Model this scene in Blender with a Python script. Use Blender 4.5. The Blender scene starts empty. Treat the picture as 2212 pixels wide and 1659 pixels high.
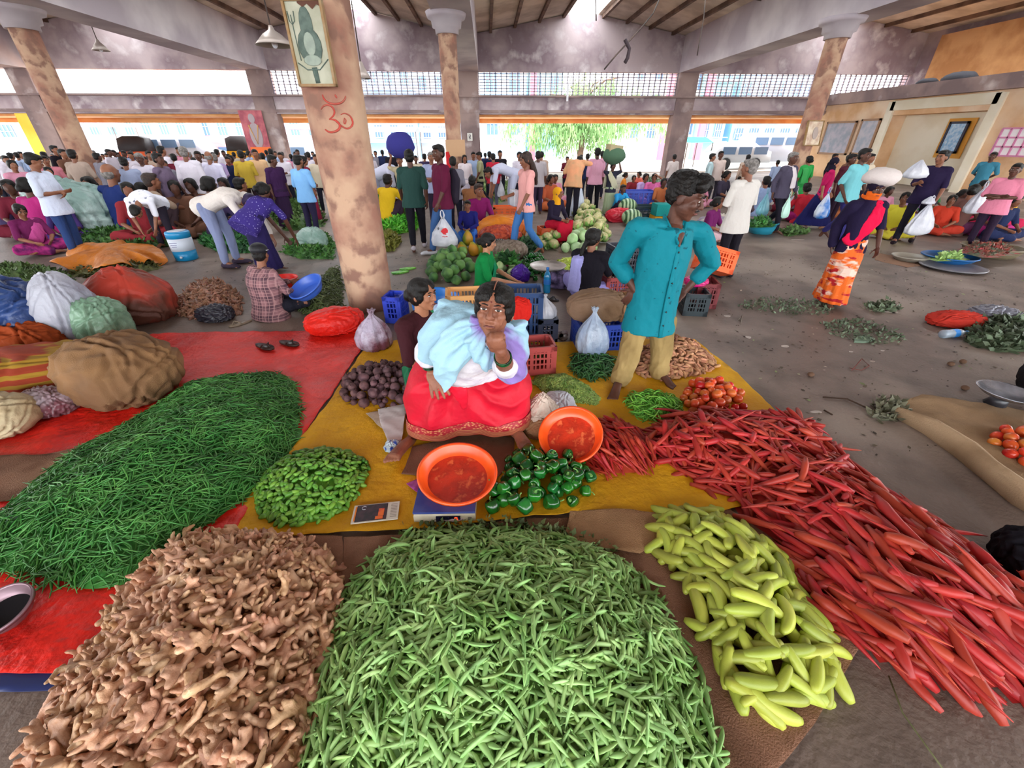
import bpy, math, random
import numpy as np
from mathutils import Vector, Matrix
R = math.radians
random.seed(7); rng = np.random.default_rng(7)
SC = bpy.context.scene
COL = SC.collection

# ---------------------------------------------------------------- camera
F = 892.0; CX, CY = 1106.0, 829.5
TH = math.atan((CY - 296) / F); PSI = R(3.1); H = 1.8
cd = bpy.data.cameras.new('camera'); cam = bpy.data.objects.new('camera', cd); COL.objects.link(cam)
cd.sensor_width = 36; cd.lens = F / 2212 * 36; cd.clip_start = .02; cd.clip_end = 400
cam.location = (0, 0, H); cam.rotation_euler = (R(90) - TH, 0, -PSI)
SC.camera = cam
# ---------------------------------------------------------------- world and exposure
w = bpy.data.worlds.new('world'); SC.world = w; w.use_nodes = True
wn = w.node_tree; wn.nodes.clear()
bg = wn.nodes.new('ShaderNodeBackground'); wo = wn.nodes.new('ShaderNodeOutputWorld')
bg.inputs[0].default_value = (.93, .97, 1, 1); bg.inputs[1].default_value = 8.0
wn.links.new(bg.outputs[0], wo.inputs[0])
SC.view_settings.view_transform = 'Standard'; SC.view_settings.look = 'None'
SC.view_settings.exposure = 0.22; SC.view_settings.gamma = 1; SC.view_settings.use_curve_mapping = False
SC.cycles.max_bounces = 6; SC.cycles.diffuse_bounces = 4; SC.cycles.glossy_bounces = 2
SC.cycles.transmission_bounces = 4; SC.cycles.transparent_max_bounces = 8
SC.cycles.caustics_reflective = False; SC.cycles.caustics_refractive = False
SC.cycles.sample_clamp_indirect = 4

# ---------------------------------------------------------------- picture <-> place
cT, sT, cP, sP = math.cos(TH), math.sin(TH), math.cos(PSI), math.sin(PSI)
def ray(u, v):
    a = (u - CX) / F; b = (CY - v) / F
    fw = cT + b * sT; up = -sT + b * cT
    return Vector((a * cP + fw * sP, -a * sP + fw * cP, up))
def G(u, v, z=0.0):                       # point on the plane at height z
    d = ray(u, v); t = (z - H) / d.z
    return Vector((d.x * t, d.y * t, z))
def D(u, v, Y):                           # point on the plane at depth Y
    d = ray(u, v); t = Y / d.y
    return Vector((d.x * t, Y, H + d.z * t))

# ---------------------------------------------------------------- mesh helper: quads only
class MB:
    def __init__(s): s.V = []; s.Q = []; s.n = 0
    def add(s, V, Q):
        V = np.asarray(V, float).reshape(-1, 3); s.V.append(V); s.Q.append(np.asarray(Q, int).reshape(-1, 4) + s.n); s.n += len(V); return s
    def loft(s, rings, closed=True, cap=True):
        r = np.asarray(rings, float); m, k = r.shape[:2]
        V = r.reshape(-1, 3); Q = []
        kk = k if closed else k - 1
        i = np.arange(m - 1)[:, None] * k; j = np.arange(kk)[None, :]; j2 = (j + 1) % k
        Q = np.stack([i + j, i + j2, i + k + j2, i + k + j], -1).reshape(-1, 4)
        if cap and closed:
            V = np.vstack([V, np.repeat(r[0].mean(0)[None], k, 0), np.repeat(r[-1].mean(0)[None], k, 0)])
            j = np.arange(k); j2 = (j + 1) % k; a = m * k; b = a + k; L = (m - 1) * k
            Q = np.vstack([Q, np.stack([a + j, a + j2, j2, j], -1), np.stack([L + j, L + j2, b + j2, b + j], -1)])
        return s.add(V, Q)
    def tube(s, pts, rad, seg=8, flat=1.0, up=(0, 0, 1), rnd=False, cap=True):
        P = [Vector(p) for p in pts]; n = len(P)
        rad = list(rad) if isinstance(rad, list) else [rad] * n
        rad = [tuple(r) if hasattr(r, '__len__') else (r, r * flat) for r in rad]
        if rnd:
            d0 = (P[0] - P[1]).normalized(); d1 = (P[-1] - P[-2]).normalized(); m0 = min(rad[0]); m1 = min(rad[-1])
            P = [P[0] + d0 * m0 * .98, P[0] + d0 * m0 * .7] + P + [P[-1] + d1 * m1 * .7, P[-1] + d1 * m1 * .98]
            sc = lambda r, k, m: (r[0] - m + m * k, r[1] - m + m * k)
            rad = [sc(rad[0], .2, m0), sc(rad[0], .71, m0)] + rad + [sc(rad[-1], .71, m1), sc(rad[-1], .2, m1)]; n = len(P)
        rings = []; prev = None
        for i in range(n):
            t = (P[min(i + 1, n - 1)] - P[max(i - 1, 0)])
            if t.length < 1e-9: t = Vector((0, 0, 1))
            t.normalize()
            if prev is None:
                u = Vector(up); x = u.cross(t)
                if x.length < .1: x = Vector((1, 0, 0)).cross(t)
                if x.length < .1: x = Vector((0, 1, 0)).cross(t)
            else: x = prev - t * prev.dot(t)
            x.normalize(); prev = x; y = t.cross(x)
            rx, ry = rad[i]
            rings.append([P[i] + x * (rx * math.cos(a)) + y * (ry * math.sin(a)) for a in [2 * math.pi * k / seg for k in range(seg)]])
        return s.loft(rings, True, cap)
    def ell(s, c, r, seg=12, nr=8, M=None):
        c = Vector(c); r = (r, r, r) if not hasattr(r, '__len__') else r
        a = np.linspace(0, 2 * np.pi, seg, endpoint=False); ph = np.linspace(-np.pi / 2 + .05, np.pi / 2 - .05, nr)
        x = np.cos(ph)[:, None] * np.cos(a) * r[0]; y = np.cos(ph)[:, None] * np.sin(a) * r[1]; z = np.sin(ph)[:, None] * np.ones(seg) * r[2]
        A = np.stack([x, y, z], -1)
        if M is not None: A = A @ np.array(M.to_3x3()).T
        return s.loft(A + np.array(c), True, True)
    def box(s, c, d, M=None, bev=0.0):
        c = np.array(c, float); h = np.array(d, float) / 2
        V = np.array([[x, y, z] for x in (-1, 1) for y in (-1, 1) for z in (-1, 1)], float) * h
        if M is not None: V = V @ np.array(M.to_3x3()).T
        return s.add(V + c, [(0, 1, 3, 2), (4, 6, 7, 5), (0, 4, 5, 1), (2, 3, 7, 6), (0, 2, 6, 4), (1, 5, 7, 3)])
    def quad(s, pts): return s.add([tuple(p) for p in pts], [(0, 1, 2, 3)])
    def lathe(s, prof, seg=24, c=(0, 0, 0), mod=None, cap=True):
        a = np.linspace(0, 2 * np.pi, seg, endpoint=False); rings = []
        for (r, z) in prof:
            m = np.ones(seg) if mod is None else mod(a, r, z)
            rings.append(np.stack([np.cos(a) * r * m + c[0], np.sin(a) * r * m + c[1], np.full(seg, z + c[2])], -1))
        return s.loft(rings, True, cap)
    def slab(s, poly, z0, z1):             # prism from polygon, fan through the centre
        n = len(poly); b = [(p[0], p[1], z0) for p in poly]; t = [(p[0], p[1], z1) for p in poly]
        return s.loft([b, t], True, True)
    def arr(s): return np.vstack(s.V), np.vstack(s.Q)
    def merge(s, o):
        V, Q = o.arr(); return s.add(V, Q)
    def xf(s, M):
        A = np.array(M); s.V = [v @ A[:3, :3].T + A[:3, 3] for v in s.V]; return s

def mesh_of(name, V, Q, smooth=True):
    me = bpy.data.meshes.new(name); V = np.ascontiguousarray(V, np.float32); Q = np.ascontiguousarray(Q, np.int32)
    me.vertices.add(len(V)); me.vertices.foreach_set('co', V.ravel())
    me.loops.add(len(Q) * 4); me.loops.foreach_set('vertex_index', Q.ravel())
    me.polygons.add(len(Q)); me.polygons.foreach_set('loop_start', np.arange(0, len(Q) * 4, 4, dtype=np.int32))
    me.polygons.foreach_set('use_smooth', np.full(len(Q), smooth))
    me.update(calc_edges=True)
    return me
def obj(name, mb, m=None, parent=None, smooth=True, loc=None):
    V, Q = mb.arr() if isinstance(mb, MB) else mb
    me = mesh_of(name, V, Q, smooth)
    if m is not None: me.materials.append(m)
    return link(name, me, parent, loc)
def link(name, me, parent=None, loc=None):
    o = bpy.data.objects.new(name, me); COL.objects.link(o)
    if parent is not None: o.parent = parent
    if loc is not None: o.location = loc
    return o
def tag(o, label=None, cat=None, group=None, kind=None):
    if label: o['label'] = label
    if cat: o['category'] = cat
    if group: o['group'] = group
    if kind: o['kind'] = kind
    return o
def thing(name, label, cat, loc=(0, 0, 0), rz=0, group=None, scale=1):
    o = bpy.data.objects.new(name, None); COL.objects.link(o); o.empty_display_size = .1
    o.location = loc; o.rotation_euler = (0, 0, rz); o.scale = (scale,) * 3
    return tag(o, label, cat, group)
def struct(name, mb, m, smooth=False): return tag(obj(name, mb, m, None, smooth), kind='structure')
KIDS = {}
def copy_tree(o, parent=None):
    c = o.copy(); COL.objects.link(c)
    if parent is not None: c.parent = parent
    for ch in o.children: copy_tree(ch, c)
    return c
def remesh(mb, vox, it=3, disp=None):
    V, Q = mb.arr(); me = mesh_of('tmp', V, Q); o = bpy.data.objects.new('tmp', me); COL.objects.link(o)
    m = o.modifiers.new('r', 'REMESH'); m.mode = 'VOXEL'; m.voxel_size = vox; m.use_smooth_shade = True
    if it:
        s = o.modifiers.new('s', 'SMOOTH'); s.factor = .5; s.iterations = it
    dg = bpy.context.evaluated_depsgraph_get(); ev = o.evaluated_get(dg)
    nm = bpy.data.meshes.new_from_object(ev); bpy.data.objects.remove(o); bpy.data.meshes.remove(me)
    if disp:
        n = len(nm.vertices); co = np.empty(n * 3, np.float32); no = np.empty(n * 3, np.float32)
        nm.vertices.foreach_get('co', co); nm.vertex_normals.foreach_get('vector', no)
        co = co.reshape(-1, 3); no = no.reshape(-1, 3); d = disp(co)
        nm.vertices.foreach_set('co', (co + no * d[:, None]).ravel()); nm.update()
    nm.polygons.foreach_set('use_smooth', np.full(len(nm.polygons), True))
    return nm
def robj(name, mb, m, parent, vox, it=3, disp=None):
    me = remesh(mb, vox, it, disp); me.materials.clear(); me.materials.append(m); me.name = name
    return link(name, me, parent)
def wob(co, f, seed=0, aniso=(1, 1, 1)):   # smooth pseudo noise in about -1..1
    r = np.random.default_rng(seed); out = np.zeros(len(co)); c = co * np.array(aniso)
    for k in range(6):
        d = r.normal(size=3); d /= np.linalg.norm(d); q = r.normal(size=3); q /= np.linalg.norm(q)
        out += np.sin(c @ d * f * (1 + .5 * k) + r.uniform(0, 6) + 1.3 * np.sin(c @ q * f * .7 + r.uniform(0, 6))) / (1 + .4 * k)
    return out / 3.2
def folds(amp, f=26, seed=0, aniso=(1, 1, .35)):
    return lambda co: amp * (wob(co, f, seed, aniso) + .5 * (1 - np.abs(wob(co, f * 1.7, seed + 9, aniso)) * 2))

# ---------------------------------------------------------------- materials
def srgb(c):
    if isinstance(c, str): c = [int(c[i:i + 2], 16) for i in (0, 2, 4)]
    c = [x / 255 for x in c]
    return tuple(x / 12.92 if x <= .04045 else ((x + .055) / 1.055) ** 2.4 for x in c)
MATS = {}
def mat(name, col, rough=.6, col2=None, ns=8, bump=0, bs=60, spec=.4, var=0, mode='obj', sheen=0, trans=0, metal=0, alpha=1,
        tex='noise', lo=.4, hi=.6, col3=None, ns3=3, lo3=.55, hi3=.65, emit=None, coat=0, stretch=None, sss=0, bdist=.01):
    if name in MATS: return MATS[name]
    m = bpy.data.materials.new(name); m.use_nodes = True; nt = m.node_tree; N = nt.nodes; L = nt.links
    b = N['Principled BSDF']; b.inputs['Roughness'].default_value = rough
    b.inputs['Specular IOR Level'].default_value = spec; b.inputs['Metallic'].default_value = metal
    if sheen: b.inputs['Sheen Weight'].default_value = sheen
    if trans: b.inputs['Transmission Weight'].default_value = trans
    if coat: b.inputs['Coat Weight'].default_value = coat; b.inputs['Coat Roughness'].default_value = .15
    if alpha < 1: b.inputs['Alpha'].default_value = alpha
    c1 = (*srgb(col), 1); tc = N.new('ShaderNodeTexCoord'); src = tc.outputs['Object']
    if stretch:
        mp = N.new('ShaderNodeMapping'); mp.inputs['Scale'].default_value = stretch; L.new(src, mp.inputs[0]); src = mp.outputs[0]
    def mix(fac, a, bb):
        x = N.new('ShaderNodeMix'); x.data_type = 'RGBA'
        L.new(fac, x.inputs['Factor'])
        for s, v in ((x.inputs['A'], a), (x.inputs['B'], bb)):
            if isinstance(v, tuple): s.default_value = v
            else: L.new(v, s)
        return x.outputs['Result']
    def noise(sc, l, h, det=4, kind='noise'):
        if kind == 'voronoi': t = N.new('ShaderNodeTexVoronoi'); o = t.outputs['Distance']
        elif kind == 'wave': t = N.new('ShaderNodeTexWave'); t.inputs['Distortion'].default_value = 1.5; t.bands_direction = 'Z' if 'stripe' in name else 'X'; o = t.outputs['Fac']
        else: t = N.new('ShaderNodeTexNoise'); t.inputs['Detail'].default_value = det; o = t.outputs['Fac']
        t.inputs['Scale'].default_value = sc; L.new(src, t.inputs['Vector'])
        mr = N.new('ShaderNodeMapRange'); mr.inputs[1].default_value = l; mr.inputs[2].default_value = h; L.new(o, mr.inputs[0]); return mr.outputs[0]
    out = c1
    if col2 is not None: out = mix(noise(ns, lo, hi, 4, tex), c1, (*srgb(col2), 1))
    if col3 is not None: out = mix(noise(ns3, lo3, hi3, 6), out, (*srgb(col3), 1))
    if var:
        if mode == 'isl': g = N.new('ShaderNodeNewGeometry'); ro = g.outputs['Random Per Island']
        else: g = N.new('ShaderNodeObjectInfo'); ro = g.outputs['Random']
        hs = N.new('ShaderNodeHueSaturation')
        mr = N.new('ShaderNodeMapRange'); mr.inputs[3].default_value = 1 - var; mr.inputs[4].default_value = 1 + var; L.new(ro, mr.inputs[0]); L.new(mr.outputs[0], hs.inputs['Value'])
        m2 = N.new('ShaderNodeMath'); m2.operation = 'MULTIPLY'; m2.inputs[1].default_value = 7.31; L.new(ro, m2.inputs[0])
        m3 = N.new('ShaderNodeMath'); m3.operation = 'FRACT'; L.new(m2.outputs[0], m3.inputs[0])
        m4 = N.new('ShaderNodeMapRange'); m4.inputs[3].default_value = .5 - var * .05; m4.inputs[4].default_value = .5 + var * .05; L.new(m3.outputs[0], m4.inputs[0]); L.new(m4.outputs[0], hs.inputs['Hue'])
        if isinstance(out, tuple): hs.inputs['Color'].default_value = out
        else: L.new(out, hs.inputs['Color'])
        out = hs.outputs[0]
    if isinstance(out, tuple): b.inputs['Base Color'].default_value = out
    else: L.new(out, b.inputs['Base Color'])
    if bump:
        t = N.new('ShaderNodeTexNoise'); t.inputs['Scale'].default_value = bs; t.inputs['Detail'].default_value = 3; L.new(src, t.inputs['Vector'])
        bp = N.new('ShaderNodeBump'); bp.inputs['Strength'].default_value = bump; bp.inputs['Distance'].default_value = bdist
        L.new(t.outputs['Fac'], bp.inputs['Height']); L.new(bp.outputs[0], b.inputs['Normal'])
    if emit: b.inputs['Emission Color'].default_value = (*srgb(emit[0]), 1); b.inputs['Emission Strength'].default_value = emit[1]
    MATS[name] = m; return m
def crossweave(name, c1, c2, c3, sc):
    m = mat(name, c1, .85, bump=.3, bs=30, spec=.15); nt = m.node_tree; N = nt.nodes; L = nt.links; b = N['Principled BSDF']; tc = N.new('ShaderNodeTexCoord'); last = None
    for ax, c in (('X', c2), ('Z', c2), ('Z', c3), ('X', c3)):
        w = N.new('ShaderNodeTexWave'); w.bands_direction = ax; w.inputs['Scale'].default_value = sc * (1 if c is c2 else 3.1); w.inputs['Distortion'].default_value = .4; L.new(tc.outputs['Object'], w.inputs['Vector'])
        r = N.new('ShaderNodeMapRange'); r.inputs[1].default_value = .55 if c is c2 else .9; r.inputs[2].default_value = .7 if c is c2 else .97; r.inputs[4].default_value = .6; L.new(w.outputs['Fac'], r.inputs[0])
        x = N.new('ShaderNodeMix'); x.data_type = 'RGBA'; L.new(r.outputs[0], x.inputs['Factor']); x.inputs['B'].default_value = (*srgb(c), 1)
        if last is None: x.inputs['A'].default_value = (*srgb(c1), 1)
        else: L.new(last, x.inputs['A'])
        last = x.outputs['Result']
    L.new(last, b.inputs['Base Color']); return m
def cloth(col, **k):
    kw = dict(rough=.85, bump=.3, bs=35, spec=.15, bdist=.02); kw.update(k)
    return mat('cloth_%s' % (col,) + str(sorted(k.items())), col, **kw)
def plastic(col, **k):
    kw = dict(rough=.35, spec=.5); kw.update(k)
    return mat('plastic_%s' % (col,) + str(sorted(k.items())), col, **kw)
BAGW = mat('white_bag', 'cdcdd4', .4, 'b4b5c0', 5, .5, 26, .4, bdist=.02)
# ================================================================ the hall
WY = 25.0
PLX = [D(60, 180, WY).x, D(565, 180, WY).x, D(1012, 180, WY).x, D(1482, 180, WY).x]
ZB0 = D(1250, 248, WY).z; ZB1 = D(1250, 208, WY).z; ZL1 = D(1250, 157, WY).z
ZV = D(1030, 84, WY).z; ZR = D(1250, 32, WY).z
XR = D(1955, 190, WY).x; XL = -34.0; XW = D(1772, 252, WY).x
m_floor = mat('concrete_floor', '706057', .5, '594b43', 2.6, .6, 34, .4, col3='8b7b70', ns3=.7, lo3=.5, hi3=.62, bdist=.01, lo=.45, hi=.7)
m_plaster = mat('stained_plaster', 'b9a9ab', .9, '8f7d84', .7, .35, 14, .1, col3='d9cfd0', ns3=1.4, lo3=.55, hi3=.75)
m_beam = mat('beam_plaster', 'a08a84', .9, '7f6d6c', .8, .35, 12, .1, col3='c7b9b6', ns3=1.1, lo3=.6, hi3=.75)
m_wbeam = mat('whitewashed_beam', 'dcd4d6', .9, 'b9afb6', .5, .3, 8, .1)
m_col = mat('peeling_column_paint', 'bd9c82', .8, '9c7060', 2.2, .5, 10, .15, col3='8a685a', ns3=4.5, lo3=.52, hi3=.62)
m_roof = mat('roof_sheet', 'e0d2c0', .8, 'bdad9c', .9, .2, 6, .1)
m_wood = mat('roof_timber', '7a5f4e', .8, '5a4438', 2)
m_steel = mat('dark_steel', '4c4340', .6, '6a5a52', 3)
m_peach = mat('peach_wall', 'efc9a0', .9, 'd9ab80', .8, .2, 8, .1, col3='f5dcc0', ns3=.6, lo3=.5, hi3=.7)
m_orange = mat('orange_board', 'c99a6c', .8, 'b07f55', 1.2, .1, 8, .1)
m_cream = mat('cream_wall', 'f4ecd8', .9, 'e8dcc2', .8)
m_grille = mat('cement_grille', 'a39aa6', .9)

fl = MB(); fl.box((0, 30, -.1), (160, 140, .2)); struct('floor', fl, m_floor)
# back wall, built of the gable above, the beam below the grilles and the piers
def roofz(x):
    xs = [PLX[0] - (PLX[1] - PLX[0])] + PLX + [XR + 2]
    for i in range(len(xs) - 1):
        if xs[i] <= x <= xs[i + 1]:
            t = (x - xs[i]) / (xs[i + 1] - xs[i]); return ZV + (ZR - ZV) * (1 - abs(2 * t - 1))
    return ZV
g = MB(); xs = sorted(set([XL + .5 * i for i in range(int((XR - XL) / .5) + 1)] + PLX + [XR]))
rings = [[(x, WY - .15, ZL1), (x, WY + .15, ZL1), (x, WY + .15, roofz(x) + .1), (x, WY - .15, roofz(x) + .1)] for x in xs]
g.loft(rings); g.box(((XL + XR) / 2, WY, (ZB0 + ZB1) / 2), (XR - XL, .5, ZB1 - ZB0))
struct('wall_back', g, m_plaster)
g = MB(); g.box(((XL + XR) / 2, WY - .3, ZB1 - .04), (XR - XL, .3, .08)); g.box(((XL + XR) / 2, WY - .27, ZB0 + .12), (XR - XL, .1, .12))
struct('trim_1', g, m_beam)
for i, x in enumerate(PLX):
    g = MB(); g.box((x, WY, (ZL1) / 2), (.95, .6, ZL1)); tag(obj('wall_pier', g, m_beam, None, False), kind='structure')
g = MB(); g.box((XR + .15, 18, 3.6), (.3, 15, 7.2)); struct('wall_right', g, m_plaster)
# grille windows
def grille(n, x0, x1, pitch=.27):
    g = MB(); k = int((x1 - x0) / pitch)
    for i in range(k + 1): g.box((x0 + (x1 - x0) * i / k, WY, (ZB1 + ZL1) / 2), (.04, .08, ZL1 - ZB1))
    for j in range(8): g.box(((x0 + x1) / 2, WY, ZB1 + (ZL1 - ZB1) * (j + .5) / 8), (x1 - x0, .08, .024))
    struct('window_%d' % n, g, m_grille)
grille(1, PLX[1] + .5, PLX[2] - .5); grille(2, PLX[2] + .5, PLX[3] - .5); grille(3, PLX[3] + .5, XR - .1)
# beams running away from us, over the columns
def ybeam(x, w=1.0, y0=-11):
    g = MB(); g.box((x, (y0 + WY) / 2, (ZL1 + ZV) / 2 + .1), (w, WY - y0, ZV - ZL1 + .2)); tag(obj('roof_beam', g, m_wbeam, None, False), kind='structure')
for x in PLX: ybeam(x)
# roof: sheets on purlins, open slot along every ridge
cells = [PLX[0] - (PLX[1] - PLX[0])] + PLX + [XR + 2]
rf = MB(); pu = MB(); Y0 = -11.0
for a, b in zip(cells[:-1], cells[1:]):
    mid = (a + b) / 2
    for s, e, Y0, YE in ((a, mid - .7, 7, WY + .8), (b, mid + .7, 7, WY + .8), (a, mid - .05, -11, 7), (b, mid + .05, -11, 7)):  # near stretch, out of view, added to hold skylight off the foreground
        z0 = ZV + .12; z1 = ZR + .12 - .1
        rf.loft([[(s, Y0, z0), (s, YE, z0), (s, YE, z0 + .06), (s, Y0, z0 + .06)], [(e, Y0, z1), (e, YE, z1), (e, YE, z1 + .06), (e, Y0, z1 + .06)]])
        if YE < 10: continue
        for k in range(1, 5):
            t = k / 4.2; x = s + (e - s) * t; z = z0 + (z1 - z0) * t - .06
            pu.box((x, (9 + WY) / 2, z), (.12, WY - 9, .14))
struct('ceiling', rf, m_roof); struct('trim_2', pu, m_wood)
tr = MB()
for yy in (12.0, 18.5):
    for a, b in zip(cells[:-1], cells[1:]):
        mid = (a + b) / 2
        for s in (a, b):
            P0 = Vector((s, yy, ZV + .1)); P1 = Vector((mid, yy, ZR))
            tr.tube([P0, P1], .11, 4, cap=True)
struct('trim_3', tr, m_steel)
# round columns
def column(u, v, Y, r0, r1, name_label, ztop=ZL1, cap=True):
    p = D(u, v, Y); t = thing('column', name_label, 'column', (p.x, Y, 0)); t['kind'] = 'structure'
    g = MB(); n = 26
    prof = [(r0 + (r1 - r0) * i / n, (ztop - .35) * i / n) for i in range(n + 1)]
    g.lathe(prof, 40); V, Q = g.arr(); o = obj('shaft', (V, Q), m_col, t)
    g = MB()
    k = r1 / .22
    g.lathe([(r1 + .03, ztop - .42), (.27 * k, ztop - .42), (.28 * k, ztop - .3), (.34 * k, ztop - .28), (.36 * k, ztop - .12), (.44 * k, ztop - .1), (.48 * k, ztop + .02)], 40)
    obj('capital', g, m_wbeam, t)
    return t, p.x
colbig, XBIG = column(800, 640, 5.0, .262, .30, 'thick round column with peeling paint and a red om sign', ZL1)
column(980, 300, 14, .20, .24, 'round column in the middle row in front of a square pier')
column(1740, 300, 14, .23, .26, 'round column at the right with a small gilt picture tied on')
column(160, 300, 14, .25, .28, 'leaning-looking round column at the far left of the crowd')
# side block on the right
g = MB(); zt = ZB1 - .25; ywin = D(2150, 330, WY)
YA = 16.2; YB = 20.6      # recess between
g.box((XW + 2.2, (YB + WY) / 2, zt / 2), (4.4, WY - YB, zt)); g.box((XW + 2.2, (8 + YA) / 2, zt / 2), (4.4, YA - 8, zt))
g.box((XW + 2.2, (YA + YB) / 2, zt - .35), (4.4, YB - YA, .7))
struct('wall_side', g, m_peach)
g = MB(); g.box((XW + .9, (YA + YB) / 2, zt / 2), (.2, YB - YA, zt)); struct('wall_recess', g, m_cream)
g = MB(); g.box((XW - .06, (8 + WY) / 2, zt + .1), (.5, WY - 8, .45)); struct('trim_4', g, m_beam)
g = MB()
for y in (YA, YB): g.box((XW - .03, y, (zt - .2) / 2), (.1, .35, zt - .2))
g.box((XW - .03, (YA + YB) / 2, zt - .35), (.1, YB - YA, .35)); struct('trim_5', g, m_cream)
# hanging orange board on the upper side wall
A = D(1942, 218, WY - 1.2); B = D(2105, 196, 17.5)
g = MB(); g.box((XR - .4, 20.6, (zt + 5.7) / 2 + .2), (.06, 6.0, 5.6 - zt)); tag(obj('orange_board', g, m_orange, None, False), 'tall plain orange board hanging on the upper side wall', 'board')
g = MB(); yy0, yy1, zz0, zz1 = 13.2, 16.6, 4.0, 4.95
for i in range(14): g.box((XR - .05, yy0 + (yy1 - yy0) * i / 13, (zz0 + zz1) / 2), (.1, .05, zz1 - zz0))
for j in range(7): g.box((XR - .05, (yy0 + yy1) / 2, zz0 + (zz1 - zz0) * j / 6), (.1, yy1 - yy0, .05))
struct('window_4', g, m_grille)
m_pane = mat('bright_pane', 'ffffff', .5)
g = MB(); g.box((XR - .01, (yy0 + yy1) / 2, (zz0 + zz1) / 2), (.06, yy1 - yy0, zz1 - zz0)); struct('window_5', g, m_pane)
# low window in the side wall with pink bars
g = MB(); c = D(2172, 322, 14); wy0, wy1, wz0, wz1 = 13.6, 15.6, 1.25, 2.05
m_pink = mat('pink_bars', 'd98ab0', .6)
for i in range(8): g.box((XW - .03, wy0 + (wy1 - wy0) * i / 7, (wz0 + wz1) / 2), (.05, .05, wz1 - wz0))
for j in range(4): g.box((XW - .03, (wy0 + wy1) / 2, wz0 + (wz1 - wz0) * j / 3), (.05, wy1 - wy0, .05))
struct('window_6', g, m_pink)
g = MB(); g.box((XW - .005, (wy0 + wy1) / 2, (wz0 + wz1) / 2), (.03, wy1 - wy0, wz1 - wz0)); struct('window_7', g, m_pane)
# eave canopy outside, orange fascia
m_fascia = mat('orange_fascia', 'f3b878', .7, 'e59a5a', 1)
g = MB(); g.box(((XL + XR) / 2, WY + 1.4, ZB0 - .04), (XR - XL, 2.4, .12)); g.box(((XL + XR) / 2, WY + 2.6, ZB0 - .16), (XR - XL, .1, .3)); struct('trim_6', g, m_fascia)
# ================================================================ vegetables and heaps
def inside(P, poly):
    x, y = P[:, 0], P[:, 1]; c = np.zeros(len(P), bool); n = len(poly)
    for i in range(n):
        x0, y0 = poly[i]; x1, y1 = poly[(i + 1) % n]
        if y0 == y1: continue
        c ^= ((y0 > y) != (y1 > y)) & (x < (x1 - x0) * (y - y0) / (y1 - y0) + x0)
    return c
def edist(P, poly):
    d = np.full(len(P), 1e9); n = len(poly)
    for i in range(n):
        a = np.array(poly[i]); b = np.array(poly[(i + 1) % n]); ab = b - a
        t = np.clip(((P - a) @ ab) / max(ab @ ab, 1e-12), 0, 1); d = np.minimum(d, np.linalg.norm(P - (a + t[:, None] * ab), axis=1))
    return d
class Mound:
    def __init__(s, px, hmax, z0=.012, slope=.62, rag=.0, world=False):
        s.poly = px if world else [tuple(G(u, v, z0)[:2]) for u, v in px]; s.z0 = z0; s.h = hmax; s.sl = slope; s.rag = rag
        A = np.array(s.poly); s.lo = A.min(0); s.hi = A.max(0)
        P = s.lo + (s.hi - s.lo) * rng.random((1500, 2)); P = P[inside(P, s.poly)]; s.dm = edist(P, s.poly).max()
    def hh(s, P):
        P = np.atleast_2d(P); ins = inside(P, s.poly); d = edist(P, s.poly) * ins
        hm = s.h; k = hm / s.sl
        h = hm * (1 - np.exp(-d / k * 1.15)); h += ins * np.minimum(d * .5, .02) * wob(np.c_[P, np.zeros(len(P))], 9, 3) * min(1, hm * 6)
        return np.maximum(h, 0) * ins + s.z0
    def nrm(s, P):
        e = .02; gx = (s.hh(P + [e, 0]) - s.hh(P - [e, 0])) / (2 * e); gy = (s.hh(P + [0, e]) - s.hh(P - [0, e])) / (2 * e)
        n = np.stack([-gx, -gy, np.ones(len(P))], -1); return n / np.linalg.norm(n, axis=1)[:, None]
    def sample(s, n, r):                 # blue-noise-like points
        pts = []; cell = {}; tries = 0; r0 = r
        while len(pts) < n and tries < n * 12:
            m = n * 2; P = s.lo + (s.hi - s.lo) * rng.random((m, 2)); P = P[inside(P, s.poly)]; tries += m
            for p in P:
                k = (int(p[0] / r), int(p[1] / r))
                if any((p[0] - q[0]) ** 2 + (p[1] - q[1]) ** 2 < r * r for i in (-1, 0, 1) for j in (-1, 0, 1) for q in cell.get((k[0] + i, k[1] + j), ())): continue
                cell.setdefault(k, []).append(p); pts.append(p)
                if len(pts) >= n: break
        return np.array(pts)
    def core(s, res=.05, drop=.012):
        nx = max(6, int((s.hi[0] - s.lo[0]) / res)); ny = max(6, int((s.hi[1] - s.lo[1]) / res))
        X = np.linspace(s.lo[0] - .01, s.hi[0] + .01, nx); Y = np.linspace(s.lo[1] - .01, s.hi[1] + .01, ny)
        XX, YY = np.meshgrid(X, Y, indexing='ij'); P = np.c_[XX.ravel(), YY.ravel()]; Z = s.hh(P) - drop
        V = np.c_[P, Z]; i = np.arange(nx - 1)[:, None] * ny; j = np.arange(ny - 1)[None, :]
        Q = np.stack([i + j, i + ny + j, i + ny + j + 1, i + j + 1], -1).reshape(-1, 4)
        keep = (Z[Q] > s.z0 - drop + .001).any(1); return V, Q[keep]
def orient(n, yaw, pitch=0, roll=0):
    z = Vector(n); x = Vector((math.cos(yaw), math.sin(yaw), 0)); x = (x - z * x.dot(z)).normalized(); y = z.cross(x)
    M = Matrix((x, y, z)).transposed().to_4x4()
    return M @ Matrix.Rotation(pitch, 4, 'Y') @ Matrix.Rotation(roll, 4, 'X')
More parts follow.
